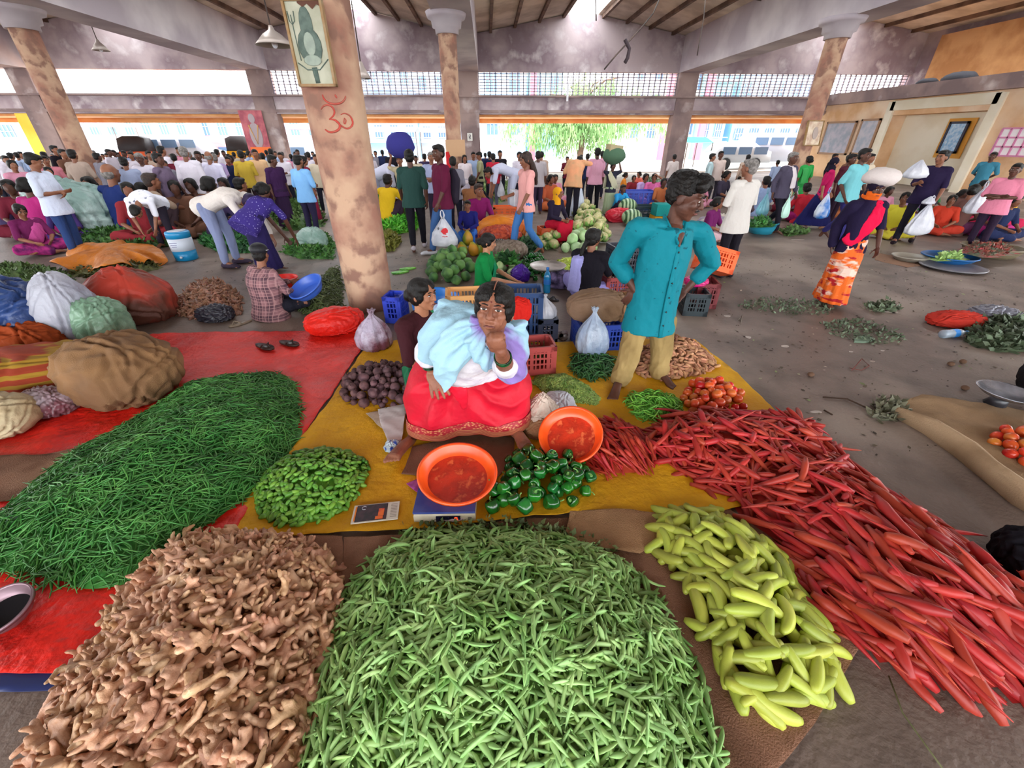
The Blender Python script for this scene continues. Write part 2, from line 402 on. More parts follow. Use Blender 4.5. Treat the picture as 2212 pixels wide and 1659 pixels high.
def vis(p):
    d = Vector(p) - Vector((0, 0, H)); x = d.x * cP - d.y * sP; y = d.x * sP + d.y * cP
    zc = y * cT - d.z * sT; yc = y * sT + d.z * cT
    if zc <= .05: return None
    return CX + F * x / zc, CY - F * yc / zc, zc
def infr(p, m=30):
    q = vis(p); return q is not None and -m < q[0] < 2212 + m and -m < q[1] < 1659 + m
# -- one vegetable each, long axis x, resting height about 0
def curved(L, r, bend, n=7, seg=7, flat=1, prof=None, wig=0, ph=0):
    g = MB(); P = []; Rr = []
    for i in range(n):
        t = i / (n - 1); x = (t - .5) * L; y = bend * (4 * (t - .5) ** 2 - 1) + wig * math.sin(t * 7 + ph); z = wig * .5 * math.sin(t * 5 + ph * 2)
        k = prof(t) if prof else math.sin(math.pi * min(max(t, .03), .97)) ** .4
        P.append((x, y, z)); Rr.append((r * k, r * k * flat))
    g.tube(P, Rr, seg); return g
def pea(i):
    g = curved(.104 + .01 * (i % 3), .0098, .006 + .004 * (i % 3), 10, 8, .62, lambda t: (max(.12, math.sin(math.pi * t) ** .45)) * (1 + .10 * math.sin(t * 38)))
    g.tube([(-.055, .004, 0), (-.063, .006, .001)], [.0022, .0018], 4); return g
def bean(i): return curved(.10 + .02 * (i % 3), .0042, .007 * (i % 3 - 1), 6, 5, .8, lambda t: max(.3, math.sin(math.pi * t) ** .4), .003, i)
def carrot(i):
    L = (.27, .33, .38, .30)[i % 4]; g = MB(); n = 9; P = []; Rr = []
    for k in range(n):
        t = k / (n - 1); P.append((( t - .5) * L, .012 * math.sin(t * 3 + i) * (1 + i % 2), .004 * math.sin(t * 6 + i)))
        Rr.append((.0175) * (min(1, (t / .06) ** .5 if t < .06 else 1) * (1 - t) ** .62 * (1 + .04 * math.sin(t * 25 + i)) + .05))
    Rr[0] = .009; g.tube(P, Rr, 9); return g
def cuke(i):
    return curved(.165 + .015 * (i % 3), .0295 - .002 * (i % 2), .013 * ((i % 4) - .6), 14, 10, 1, lambda t: (math.sin(math.pi * min(max(t, .012), .988)) ** .27) * (.82 + .2 * t))
def gherkin(i): return curved(.044 + .005 * (i % 3), .0138, .003, 9, 9, 1, lambda t: math.sin(math.pi * min(max(t, .03), .97)) ** .42)
def chilli(i): return curved(.085 + .012 * (i % 3), .0062, .012 * (i % 3), 7, 6, 1, lambda t: max(.1, (1 - t) ** .5 * min(1, (t + .03) * 9)), .004, i)
def greenpea(i): return curved(.028, .006, .002, 5, 6, 1)
def tuber(i):
    return curved(.06 + .012 * (i % 3), .017, .006 * (i % 3), 7, 8, .85, lambda t: math.sin(math.pi * min(max(t, .06), .94)) ** .5 * (1 + .12 * math.sin(t * 9 + i)))
def ginger_mb(i):
    r = random.Random(i + 50); g = MB(); p = Vector((-.045, 0, 0)); d = Vector((1, r.uniform(-.3, .3), 0))
    for k in range(4):
        q = p + d.normalized() * r.uniform(.022, .03); g.tube([p, q], [.0155, .014], 8, rnd=True)
        for s in (-1, 1):
            if r.random() < .75:
                b = Vector((d.y * -s + r.uniform(-.3, .5), d.x * s, r.uniform(-.3, .5))).normalized()
                e = p + b * r.uniform(.022, .042); g.tube([p, e], [.0125, .0105], 8, rnd=True)
                if r.random() < .45: g.tube([e, e + Vector((b.x + r.uniform(-1, 1), b.y + r.uniform(-1, 1), .2)).normalized() * .018], [.010, .008], 8, rnd=True)
        p = q; d = d + Vector((r.uniform(-.6, .6), r.uniform(-.6, .6), 0))
    me = remesh(g, .0062, 2); n = len(me.vertices); co = np.empty(n * 3, np.float32); me.vertices.foreach_get('co', co)
    Q = np.array([p.vertices[:] for p in me.polygons if len(p.vertices) == 4]); bpy.data.meshes.remove(me)
    m = MB(); m.add(co.reshape(-1, 3), Q); return m
def capsicum(i):
    k = 3 + i % 2 ; g = MB(); lob = lambda a, r, z: 1 + .10 * np.cos(a * k + i) * (1 if r > .01 else 0)
    s = 1 + .08 * (i % 3 - 1)
    g.lathe([(.006, -.030), (.022, -.037), (.033, -.030), (.039, -.008), (.041, .014), (.036, .029), (.024, .034), (.013, .027), (.006, .024)], 20, mod=lob); return g.xf(Matrix.Diagonal((s, s, s * (1 + .1 * (i % 2)), 1)))
def cap_stem(i):
    g = MB(); g.lathe([(.004, .020), (.013, .026), (.012, .030), (.005, .033)], 10); g.tube([(0, 0, .03), (.003, 0, .045), (.013, .003, .058), (.026, .004, .062)], [.0045, .0036, .0036, .0042], 6); return g
def beet(i):
    g = MB(); g.lathe([(.001, -.036)] + [(.031 * math.cos(p) ** .8 + .001, .028 * math.sin(p)) for p in np.linspace(-1.4, 1.35, 9)] + [(.009, .031), (.006, .038)], 14, mod=lambda a, r, z: 1 + .05 * np.sin(a * 3 + i)); 
    g.tube([(0, 0, -.032), (.004, 0, -.045), (.012, .004, -.062)], [.005, .002, .0008], 5); return g
def tomato(i):
    g = MB(); g.lathe([(.034 * math.cos(p) + .001, .038 * math.sin(p)) for p in np.linspace(-1.5, 1.35, 10)] + [(.003, .034)], 14, mod=lambda a, r, z: 1 + .02 * np.cos(a * 5)); return g
def round_veg(rr, flat=.9, lob=0, k=5):
    g = MB(); g.lathe([(rr * math.cos(p) + .002, rr * flat * math.sin(p)) for p in np.linspace(-1.5, 1.5, 9)], 16, mod=lambda a, r, z: 1 + lob * np.cos(a * k + z * 30)); return g

def variants(fn, n): return [fn(i) for i in range(n)]
def lay(name, label, cat, group, mnd, N, r, protos, m, m_stuff, nind=300, sc=(.85, 1.15), tilt=.35, lift=.0, core=True, yawf=None, layers=1,
        stuff_label=None, stuff_name=None, mcore=None, extra=None, seed=0, raise_=0, grow=None):
    """lay N pieces on the mound: the nearest in view as single things, the rest with the inside of the heap as one stuff object"""
    P = []; Z = []
    for l in range(layers):
        p = mnd.sample(N // layers, r); z = mnd.hh(p); f = 1 - l / max(layers, 1) * .9
        P.append(p); Z.append((z - mnd.z0) * f + mnd.z0)
    P = np.vstack(P); Z = np.concatenate(Z); Nn = mnd.nrm(P); it = []
    for i in range(len(P)):
        yaw = yawf(P[i]) if yawf else rng.uniform(0, 6.283)
        M = orient(Nn[i], yaw, rng.normal(0, tilt * .5), rng.uniform(0, 6.28) if tilt > .3 else rng.normal(0, .3))
        s = rng.uniform(*sc) * (grow(P[i]) if grow else 1); loc = Vector((P[i][0], P[i][1], Z[i] + lift + abs(rng.normal(0, raise_))))
        it.append((vis(loc), loc, M, s, rng.integers(len(protos))))
    v = [t for t in it if infr(t[1], 10)]; rest = [t for t in it if not infr(t[1], 10)]
    v.sort(key=lambda t: t[0][2]); ind = v[:nind]; rest += v[nind:]
    meshes = []
    for k, p in enumerate(protos):
        me = mesh_of(name, *p.arr()); me.materials.append(m[k % len(m)] if isinstance(m, list) else m); meshes.append(me)
    xm = [mesh_of(extra[0], *e.arr()) for e in extra[1]] if extra else None
    if xm:
        for e in xm: e.materials.append(extra[2])
    for t in ind:
        o = link(name, meshes[t[4]]); o.matrix_world = Matrix.Translation(t[1]) @ t[2] @ Matrix.Scale(t[3], 4); tag(o, label, cat, group)
        if xm: c = link(extra[0], xm[t[4] % len(xm)], o)
    if rest or core:
        g = MB(); arrs = [p.arr() for p in protos]
        for t in rest:
            V, Q = arrs[t[4]]; A = np.array(Matrix.Translation(t[1]) @ t[2] @ Matrix.Scale(t[3], 4)); g.add(V @ A[:3, :3].T + A[:3, 3], Q)
        o = None
        if rest or core:
            if core: g.add(*mnd.core(drop=core if isinstance(core, float) else .012))
            o = obj(stuff_name or name + '_heap', g, m_stuff); tag(o, stuff_label or 'rest of ' + group, cat, group, 'stuff')
    return ind
def pile(name, label, cat, group, px, hmax, protos, m, rad, N=400, extra=None, upright=0, sc=(.85, 1.15), z0=.012, flatr=.85, world=False, label_fn=None, slope=.7, stepf=1.0):
    """drop round pieces one on another inside the outline"""
    mnd = px if isinstance(px, Mound) else Mound(px, hmax, z0, slope, world=world)
    pts = []; out = []; meshes = []
    for k, p in enumerate(protos):
        me = mesh_of(name, *p.arr()); me.materials.append(m[k % len(m)] if isinstance(m, list) else m); meshes.append(me)
    xm = None
    if extra:
        xm = [mesh_of(extra[0], *e.arr()) for e in extra[1]]
        for e in xm: e.materials.append(extra[2])
    cand = mnd.lo + (mnd.hi - mnd.lo) * rng.random((N * 14, 2)); cand = cand[inside(cand, mnd.poly)]
    HH = mnd.hh(cand); C = np.zeros((0, 3)); Rr = np.zeros(0)
    for p, hm in zip(cand, HH):
        s = rng.uniform(*sc); r = rad * s * stepf; z = mnd.z0 + rad * s * flatr
        if len(C):
            d2 = ((C[:, :2] - p) ** 2).sum(1); rr = Rr + r; k = d2 < rr ** 2
            if k.any():
                z = max(z, (C[k, 2] + flatr * np.sqrt(rr[k] ** 2 - d2[k])).max())
                if z - rad * .4 > hm + rad * .8: continue
        C = np.vstack([C, [p[0], p[1], z]]); Rr = np.append(Rr, r)
        i = rng.integers(len(protos))
        e = (rng.normal(0, upright or 1.2), rng.normal(0, upright or 1.2), rng.uniform(0, 6.28))
        o = link(name, meshes[i]); o.location = (p[0], p[1], z); o.rotation_euler = e; o.scale = (s,) * 3
        tag(o, label_fn(len(out)) if label_fn else label, cat, group); out.append(o)
        if xm: link(extra[0], xm[i % len(xm)], o)
        if len(out) >= N: break
    return out

# ---- ground sheets -------------------------------------------------------------------------
def sheet(name, label, cat, px, m, z=.004, amp=.012, f=6, res=.035, seed=1, th=.004, ragged=.01, group=None):
    """a thin draped cloth with its own thickness following an outline"""
    poly = [tuple(G(u, v, z)[:2]) for u, v in px]
    fine = []                                     # ragged, rounded outline
    for i in range(len(poly)):
        a = np.array(poly[i]); b = np.array(poly[(i + 1) % len(poly)]); n = max(1, int(np.linalg.norm(b - a) / .06))
        for k in range(n): fine.append(a + (b - a) * k / n)
    fine = np.array(fine)
    fine = fine + ragged * np.c_[wob(np.c_[fine, fine[:, :1] * 0], 17, seed), wob(np.c_[fine, fine[:, :1] * 0], 15, seed + 3)]
    k = len(fine); c = fine.mean(0)
    # grid clipped to the outline: snap border vertices onto it
    lo, hi = fine.min(0), fine.max(0); nx = int((hi[0] - lo[0]) / res) + 3; ny = int((hi[1] - lo[1]) / res) + 3
    X = lo[0] - res + np.arange(nx + 1) * res; Y = lo[1] - res + np.arange(ny + 1) * res
    XX, YY = np.meshgrid(X, Y, indexing='ij'); P = np.c_[XX.ravel(), YY.ravel()]
    ins = np.zeros(len(P), bool); B = 20000
    ins = inside(P, [tuple(q) for q in fine])
    n2 = ny + 1; i = np.arange(nx)[:, None] * n2; j = np.arange(ny)[None, :]
    Q = np.stack([i + j, i + n2 + j, i + n2 + j + 1, i + j + 1], -1).reshape(-1, 4)
    Q = Q[ins[Q].any(1)]; used = np.unique(Q); out = used[~ins[used]]
    for q in out:                                  # pull outside corners to the outline
        d = ((fine - P[q]) ** 2).sum(1); P[q] = fine[d.argmin()]
    P3 = np.c_[P, np.zeros(len(P))]
    hz = amp * (np.maximum(wob(P3, f, seed), -.2) + .2 + .8 * np.maximum(0, 1 - np.abs(wob(P3, f * 1.6, seed + 5)) * 3.2))
    top = np.c_[P, z + th + hz]
    idx = -np.ones(len(P), int); idx[used] = np.arange(len(used)); T = top[used]; Bm = T.copy(); Bm[:, 2] -= th; Q = idx[Q]
    e = {}
    for q in Q:
        for a, b in ((q[0], q[1]), (q[1], q[2]), (q[2], q[3]), (q[3], q[0])): e[(a, b)] = 1
    side = [(b, a, a + len(T), b + len(T)) for (a, b) in e if (b, a) not in e]
    V = np.vstack([T, Bm]); QQ = np.vstack([Q, Q[:, ::-1] + len(T), np.array(side)])
    o = obj(name, (V, QQ), m); return tag(o, label, cat, group)
m_tarp = mat('red_tarp', 'dc2012', .5, 'c41a10', 2, .5, 22, .3, coat=.04, bdist=.03)
m_mat = mat('yellow_mat', 'd9a216', .7, 'c08a12', 2.2, .5, 26, .25, col3='9a6e18', ns3=3, lo3=.62, hi3=.75, bdist=.02)
m_jute = mat('jute', '8a6450', .95, '70503f', 3, .6, 160, .1, col3='a58068', ns3=1.6, lo3=.55, hi3=.75)
m_jute2 = mat('jute_light', 'a8825f', .95, '8f6c4e', 3, .6, 150, .1, col3='6d5a45', ns3=1.4, lo3=.6, hi3=.75)
m_navy = plastic('1d2a5c')
sheet('blue_sheet', 'dark blue sheet showing under the front edge of the red tarp', 'sheet', [(-300, 1500), (150, 1492), (420, 1440), (420, 1300), (-300, 1300)], m_navy, 0, .006)
sheet('red_tarp', 'glossy wrinkled red tarpaulin spread on the left under the long beans', 'tarpaulin',
      [(-420, 1462), (150, 1455), (300, 1430), (480, 1240), (520, 1130), (640, 965), (785, 752), (780, 700), (700, 716), (330, 722), (120, 790), (-60, 850), (-420, 960)], m_tarp, .006, .014, 5.5)
sheet('yellow_mat', 'worn yellow plastic sheet under the small vegetable heaps', 'sheet',
      [(497, 1122), (520, 1150), (640, 1157), (740, 1152), (960, 1142), (1080, 1125), (1250, 1108), (1420, 1110), (1540, 1112), (1650, 1080), (1697, 912), (1600, 815), (1500, 733), (1350, 735), (1200, 741), (1000, 738), (860, 735), (790, 750), (700, 885), (620, 985)], m_mat, .014, .009, 7)
sheet('jute_sheet', 'dark brown jute sacking spread under the ginger heap', 'sacking', [(30, 1760), (140, 1480), (330, 1230), (430, 1150), (742, 1160), (738, 1300), (700, 1480), (640, 1760)], m_jute, .012, .006, 5)
sheet('jute_sheet', 'brown jute sacking spread under the pea pods and pale cucumbers', 'sacking', [(730, 1300), (745, 1162), (960, 1150), (1080, 1128), (1245, 1118), (1420, 1118), (1560, 1090), (1700, 1190), (1860, 1400), (1760, 1560), (1640, 1700), (1620, 1780), (600, 1780)], m_jute, .010, .006, 5)
sheet('jute_patch', 'folded-over corner of paler jute in front of the green capsicums', 'sacking', [(1225, 1150), (1232, 1105), (1330, 1100), (1420, 1108), (1430, 1160), (1380, 1195), (1300, 1185), (1240, 1170)], m_jute2, .026, .006, 8)
sheet('jute_patch', 'grey brown sack laid in front of the seated woman, under the tub', 'sacking', [(868, 1025), (890, 965), (1000, 940), (1110, 945), (1110, 990), (1050, 1060), (1000, 1040), (930, 1030)], m_jute, .026, .005, 7)
sheet('jute_patch', 'dull brown sacking lying on the red tarp at the left edge', 'sacking', [(-420, 1000), (130, 980), (240, 935), (150, 1010), (40, 1080), (-420, 1120)], m_jute, .03, .006, 7)

# ---- heaps ------------------------------------------------------------------------------------
def veg(name, c1, c2, isl=False, **k): return mat(name + ('_i' if isl else ''), c1, col2=c2, mode='isl' if isl else 'obj', **{**dict(rough=.45, ns=14, var=.25, spec=.4), **k})
def duo(name, c1, c2, **k): return veg(name, c1, c2, False, **k), veg(name, c1, c2, True, **k)
a, b = duo('pea_pod', '668f42', 'aace84', lo=.35, hi=.7, ns=6)
M1 = Mound([(600, 1850), (640, 1659), (660, 1560), (695, 1400), (745, 1280), (825, 1185), (900, 1150), (1000, 1142), (1120, 1146), (1230, 1165), (1340, 1210), (1425, 1300), (1475, 1390), (1515, 1480), (1545, 1580), (1560, 1850)], .23, .014, .5)
lay('pea_pod', 'plump green pea pod in the big heap at the front centre', 'pea pod', 'green pea pods heaped at the front centre', M1, 2900, .0135, variants(pea, 4), a, b, sc=(.8, 1.2), tilt=.45, lift=.006, raise_=.007, stuff_name='pea_pod_heap')
a, b = duo('cluster_bean', '2f6a26', '549244', lo=.4, hi=.7, ns=5)
M2 = Mound([(-420, 1225), (-420, 1195), (0, 1110), (60, 1062), (130, 995), (240, 940), (330, 885), (400, 838), (500, 812), (600, 806), (640, 830), (655, 900), (635, 960), (600, 1010), (560, 1060), (500, 1105), (440, 1145), (380, 1190), (280, 1262), (200, 1270), (100, 1275), (30, 1250)], .22, .02, .5)
lay('cluster_bean', 'thin green cluster bean in the long heap on the red tarp', 'bean', 'cluster beans heaped on the red tarp', M2, 5200, .012, variants(bean, 4), a, b, sc=(.8, 1.15), tilt=.4, lift=.004, raise_=.006, stuff_name='cluster_bean_heap')
a, b = duo('ginger', 'a07252', 'cda382', lo=.35, hi=.65, ns=20, rough=.5, bump=.3, bs=120)
M3 = Mound([(40, 1800), (75, 1650), (105, 1560), (150, 1460), (230, 1365), (290, 1270), (330, 1225), (400, 1172), (480, 1158), (560, 1162), (640, 1172), (715, 1215), (730, 1290), (715, 1380), (688, 1480), (676, 1580), (600, 1800)], .2, .016, .55)
GP = [ginger_mb(i) for i in range(5)]
lay('ginger_root', 'knobbly tan ginger root in the heap at the front left', 'ginger', 'ginger roots heaped at the front left', M3, 1000, .034, GP, a, b, sc=(.75, 1.15), tilt=.6, lift=.008, layers=2, raise_=.01, stuff_name='ginger_heap')
a, b = duo('carrot', '94201c', 'b03626', lo=.3, hi=.7, ns=9, rough=.5, var=.15)
M4 = Mound([(1400, 935), (1430, 905), (1530, 897), (1630, 897), (1725, 917), (1800, 975), (1870, 1045), (1960, 1105), (2050, 1165), (2120, 1225), (2212, 1300), (2330, 1370), (2330, 1500), (2150, 1480), (2000, 1450), (1890, 1400), (1820, 1370), (1765, 1290), (1705, 1195), (1645, 1145), (1600, 1085), (1530, 1055), (1440, 1005), (1400, 965)], .17, .014, .6)
mf = lambda p: (math.radians(-62) if p[1] < 1.35 else math.radians(-40)) + rng.normal(0, .35 if p[1] < 1.35 else .9) + (math.pi if rng.random() < .5 else 0)
lay('carrot', 'long red carrot in the big carrot heap on the right', 'carrot', 'red carrots in the big heap on the right', M4, 740, .029, variants(carrot, 4), a, b, sc=(.85, 1.25), tilt=.2, lift=.016, layers=2, raise_=.016, yawf=mf, nind=215, grow=lambda p: 1.35 if p[1] < 1.25 else 1.0, stuff_name='carrot_heap')
M5 = Mound([(1250, 1000), (1262, 940), (1320, 912), (1370, 925), (1422, 990), (1390, 1022), (1290, 1028)], .10, .02, .6)
mf2 = lambda p: math.radians(118) + rng.normal(0, .25)
lay('carrot', 'red carrot in the small heap beside the tilted orange tub', 'carrot', 'red carrots in the small heap by the tub', M5, 170, .024, variants(carrot, 4), a, b, sc=(.6, .8), tilt=.2, lift=.012, layers=2, raise_=.008, yawf=lambda p: math.radians(-62) + rng.normal(0, .25), nind=85, stuff_name='small_carrot_heap')
a, b = duo('pale_cucumber', '8c9a30', 'b8bd52', lo=.3, hi=.7, ns=5, bump=.1, bs=300)
M6 = Mound([(1402, 1160), (1440, 1115), (1530, 1105), (1610, 1150), (1680, 1200), (1722, 1280), (1770, 1360), (1815, 1440), (1812, 1462), (1750, 1530), (1610, 1545), (1545, 1440), (1495, 1330), (1452, 1240)], .12, .014, .6)
lay('pale_cucumber', 'fat pale green cucumber in the heap between peas and carrots', 'cucumber', 'pale cucumbers heaped between the peas and carrots', M6, 190, .044, variants(cuke, 5), a, b, sc=(.75, 1.1), tilt=.25, lift=.02, layers=2, raise_=.01, core=False)
a, b = duo('ivy_gourd', '3c7420', '75a53a', lo=.35, hi=.7, ns=9, rough=.35)
M7 = Mound([(552, 1062), (582, 1015), (640, 980), (700, 970), (758, 978), (797, 1003), (793, 1048), (768, 1078), (742, 1105), (680, 1135), (600, 1136), (555, 1110)], .11, .02, .6)
lay('ivy_gourd', 'small plump green ivy gourd heaped on the yellow sheet', 'ivy gourd', 'ivy gourds heaped on the yellow sheet', M7, 720, .016, variants(gherkin, 3), a, b, sc=(.75, 1.1), tilt=.5, lift=.008, layers=2, raise_=.005, stuff_name='ivy_gourd_heap')
mc = veg('capsicum', '0f4a16', '1c6a22', var=.3, rough=.18, spec=.6); ms = veg('capsicum_stem', '5f9a4a', '7fb060')
pile('capsicum', 'glossy dark green capsicum in the heap beside the weighing scale', 'capsicum', 'green capsicums heaped beside the scale',
     Mound([(1052, 1100), (1055, 1072), (1088, 1028), (1102, 992), (1130, 978), (1235, 985), (1278, 1030), (1275, 1055), (1255, 1090), (1180, 1110), (1090, 1112)], .11, .02, .8),
     0, variants(capsicum, 5), mc, .04, 90, ('stem', variants(cap_stem, 2), ms), upright=.8, sc=(.8, 1.1))
mb_ = veg('beetroot', '462c32', '664648', var=.25, rough=.7, ns=25, bump=.2)
pile('beetroot', 'dusty dark purple beetroot in the heap left of the seated woman', 'beetroot', 'beetroots heaped left of the seated woman',
     Mound([(738, 855), (742, 822), (790, 798), (860, 793), (900, 805), (925, 850), (895, 878), (800, 884), (748, 875)], .13, .02, .8), 0, variants(beet, 3), mb_, .03, 190, sc=(.7, 1.35))
mt = [veg('tomato_red', 'cc3a22', 'd8582a', ns=6, rough=.25), veg('tomato_orange', 'c8702e', 'd2532a', ns=6, rough=.25)]
pile('tomato', 'orange red tomato in the small heap on the right of the yellow sheet', 'tomato', 'tomatoes on the yellow sheet',
     Mound([(1472, 880), (1482, 842), (1502, 828), (1560, 832), (1598, 858), (1604, 885), (1560, 905), (1495, 900)], .09, .02, .7), 0, variants(tomato, 2), mt, .034, 120, sc=(.8, 1.12))
a, b = duo('green_chilli', '4f9a2a', '7cc04a', rough=.3)
lay('green_chilli', 'bright green chilli in the heap by the standing man', 'chilli', 'bright green chillies heaped by the standing man',
    Mound([(1352, 872), (1362, 852), (1420, 848), (1468, 865), (1474, 888), (1430, 912), (1380, 908)], .07, .02, .5), 420, .013, variants(chilli, 3), a, b, lift=.004, layers=2, raise_=.006, sc=(.8, 1.2))
a, b = duo('dark_chilli', '1f4a26', '3a7038', rough=.35)
lay('dark_chilli', 'dark green chilli in the heap under the hanging plastic bag', 'chilli', 'dark green chillies heaped by the plastic bag',
    Mound([(1232, 795), (1236, 772), (1300, 765), (1330, 782), (1325, 812), (1280, 826), (1242, 812)], .08, .02, .5), 360, .014, variants(chilli, 3), a, b, lift=.004, layers=2, raise_=.01, sc=(1, 1.5))
a, b = duo('shelled_bean', '6a8f3c', '9cb860')
lay('shelled_bean', 'tiny green bean in the low oval heap behind the white bag', 'bean', 'tiny green beans in the low oval heap',
    Mound([(1147, 826), (1160, 811), (1220, 808), (1268, 832), (1298, 862), (1288, 876), (1230, 868), (1172, 846)], .06, .02, .4), 1800, .009, variants(greenpea, 2), a, b, lift=.003, sc=(.8, 1.2))
a, b = duo('small_tuber', '9a6a4c', 'bd8a66', rough=.7)
lay('small_tuber', 'small brown tuber in the heap behind the standing man', 'tuber', 'small brown tubers heaped behind the standing man',
    Mound([(1365, 795), (1380, 758), (1440, 728), (1500, 742), (1542, 780), (1548, 798), (1500, 814), (1440, 822), (1380, 815)], .14, .02, .6), 640, .028, variants(tuber, 3), a, b, lift=.008, layers=2, raise_=.008, sc=(.7, 1.1))
# ================================================================ the street beyond the hall
m_street = mat('street_pale', 'cfc8c0', .9, 'bdb4aa', .4)  # ground kept pale so it bounces daylight up onto the ceiling
g = MB(); g.box((0, 62, .01), (200, 70, .06)); tag(obj('street', g, m_street, None, False), kind='structure')
FB = {'a': mat('facade_blue', '90b0d0', .7, 'a8c4dc', .4), 'b': mat('facade_white', 'd0d4dc', .7, 'c0c8d4', .4), 'c': mat('facade_pink', 'd0a8b4', .7), 'd': mat('facade_cyan', '90c8d4', .7), 'e': mat('facade_cream', 'd4ccc0', .7)}
m_win = mat('window_dark', '5c7898', .3); m_trimw = mat('window_frame_white', 'b0b8c8', .6)
def building(label, u0, u1, Y, ztop, m, rows, cols, balc=True, dep=8):
    x0 = D(u0, 300, Y).x; x1 = D(u1, 300, Y).x; t = thing('building', label, 'building', ((x0 + x1) / 2, Y, 0))
    wd = x1 - x0; g = MB(); g.box((0, dep / 2, ztop / 2), (wd, dep, ztop)); obj('wall', g, m, t, False)
    for r in range(rows):
        z = 1.2 + (ztop - 1.4) * (r + .5) / rows
        for c in range(cols):
            x = -wd / 2 + wd * (c + .5) / cols; ww = wd / cols * .5; hh = (ztop - 1.4) / rows * .5
            g = MB(); g.box((x, -.04, z), (ww, .1, hh)); wo_ = obj('window', g, m_win, t, False)
            g = MB()
            for k in range(4): g.box((x - ww / 2 + ww * k / 3, -.12, z), (.06, .06, hh))
            g.box((x, -.12, z), (ww, .06, .05)); obj('window_bars', g, m_trimw, wo_, False)
        if balc:
            g = MB(); g.box((0, -.5, z - hh * .8), (wd * .96, 1.0, .12)); g.box((0, -.98, z - hh * .8 + .35), (wd * .96, .05, .06)); obj('balcony', g, m_trimw, t, False)
    return t
building('pale blue building with rows of windows, right of the thick column', 770, 905, 46, 7.5, FB['a'], 3, 4)
building('white blue building behind the middle round column', 908, 1035, 47, 7.2, FB['b'], 3, 4)
building('bluish house with barred window left of the tree', 1040, 1135, 45, 8, FB['a'], 2, 2, False)
building('narrow house with a cyan shutter behind the tree', 1140, 1210, 50, 8, FB['d'], 2, 2, False)
building('white house right of the tree with blue-framed windows', 1350, 1420, 44, 8, FB['b'], 3, 2, False)
building('white building with a pink pilaster left of the right pier', 1422, 1500, 43, 8, FB['e'], 2, 2, False)
building('blue and white building right of the right pier', 1505, 1560, 42, 8, FB['d'], 3, 2)
building('long pale blue building at the right of the street', 1575, 1740, 43, 6.5, FB['a'], 3, 5)
building('low white shop row far left of the street', 120, 420, 48, 4.6, FB['b'], 1, 8, False)
building('low pinkish shop row behind the left crowd', 430, 700, 50, 4.4, FB['c'], 1, 7, False)
building('white building beyond the far left pier', -160, 105, 46, 5.5, FB['b'], 2, 5)
for u, lab in ((1150, 'pink pilaster post left of the tree'), (1512, 'pink pilaster post right of the right pier'), (1432, 'pale red post on the white building')):
    g = MB(); p = D(u, 300, 41); g.box((p.x, 41, 4), (.5, .4, 8)); tag(obj('post', g, mat('pink_post', 'c06a80', .7), None, False), lab, 'post')
# tree
rt = np.random.default_rng(3); tc = D(1255, 300, 36); t = thing('tree', 'big drooping pale green tree in the street behind the hall', 'tree', (tc.x, 36, 0))
g = MB(); g.tube([(0, 0, 0), (.1, 0, 1.6), (-.1, 0, 3.2), (.1, 0, 5)], [.25, .2, .15, .1], 8)
for k in range(9): a = k * .7; g.tube([(0, 0, 1.8 + .3 * k), (math.cos(a) * 1.6, math.sin(a) * 1.4, 2.8 + .3 * k), (math.cos(a) * 2.8, math.sin(a) * 2.2, 2.9 + .3 * k)], [.1, .06, .03], 6)
obj('trunk', g, m_wood, t)
n = 15000; c = rt.normal(size=(90, 3)) * [1.9, 1.3, .8] + [0, 0, 3.3]; P = c[rt.integers(70, size=n)] + rt.normal(size=(n, 3)) * [.42, .42, .5] - [0, 0, .3]
a = rt.uniform(0, 6.28, n); s_ = rt.uniform(.06, .12, n); d1 = np.stack([np.cos(a) * s_ * .5, np.sin(a) * s_ * .5, np.zeros(n)], -1); d2 = np.stack([rt.normal(0, .03, n), rt.normal(0, .03, n), -rt.uniform(.16, .34, n)], -1)
V = np.stack([P - d1, P + d1, P + d1 * .4 + d2, P - d1 * .4 + d2], 1).reshape(-1, 3)
obj('foliage', (V, np.arange(n * 4).reshape(-1, 4)), mat('leaf_pale', '6f9a5c', .7, '9ab880', 1.2), t, False)
# vehicles and canopies
def rickshaw(label, u, Y, col):
    p = D(u, 330, Y); t = thing('auto_rickshaw', label, 'auto rickshaw', (p.x, Y, .03), R(200)); m = plastic(col)
    g = MB(); g.loft([[(-.65, y, .35), (.65, y, .35), (.65 * k, y, h), (-.65 * k, y, h)] for y, h, k in ((-1.3, .7, .5), (-.9, 1.0, .8), (-.6, 1.05, 1), (1.2, 1.1, 1), (1.3, .9, 1))]); obj('body', g, m, t, False)
    g = MB(); g.loft([[(-.62, y, 1.05), (.62, y, 1.05), (.6, y, h), (.3, y, h + .12), (-.3, y, h + .12), (-.6, y, h)] for y, h in ((-.5, 1.5), (-.2, 1.7), (.9, 1.7), (1.2, 1.3))]); obj('hood', g, mat('black_hood', '2a2426', .7), t)
    for x, y in ((0, -1.1), (-.6, .9), (.6, .9)):
        g = MB(); g.tube([(x - .06, y, .24), (x + .06, y, .24)], .24, 16); obj('wheel', g, mat('tyre', '1a1a1c', .8), t)
    g = MB(); g.box((0, -.62, 1.35), (1.0, .03, .45)); obj('windscreen', g, m_win, t, False)
rickshaw('orange auto rickshaw with dark hood, beyond the left crowd', 305, 27.5, 'c8552a')
rickshaw('yellow auto rickshaw by the poster pier', 525, 28.5, 'd8a020')
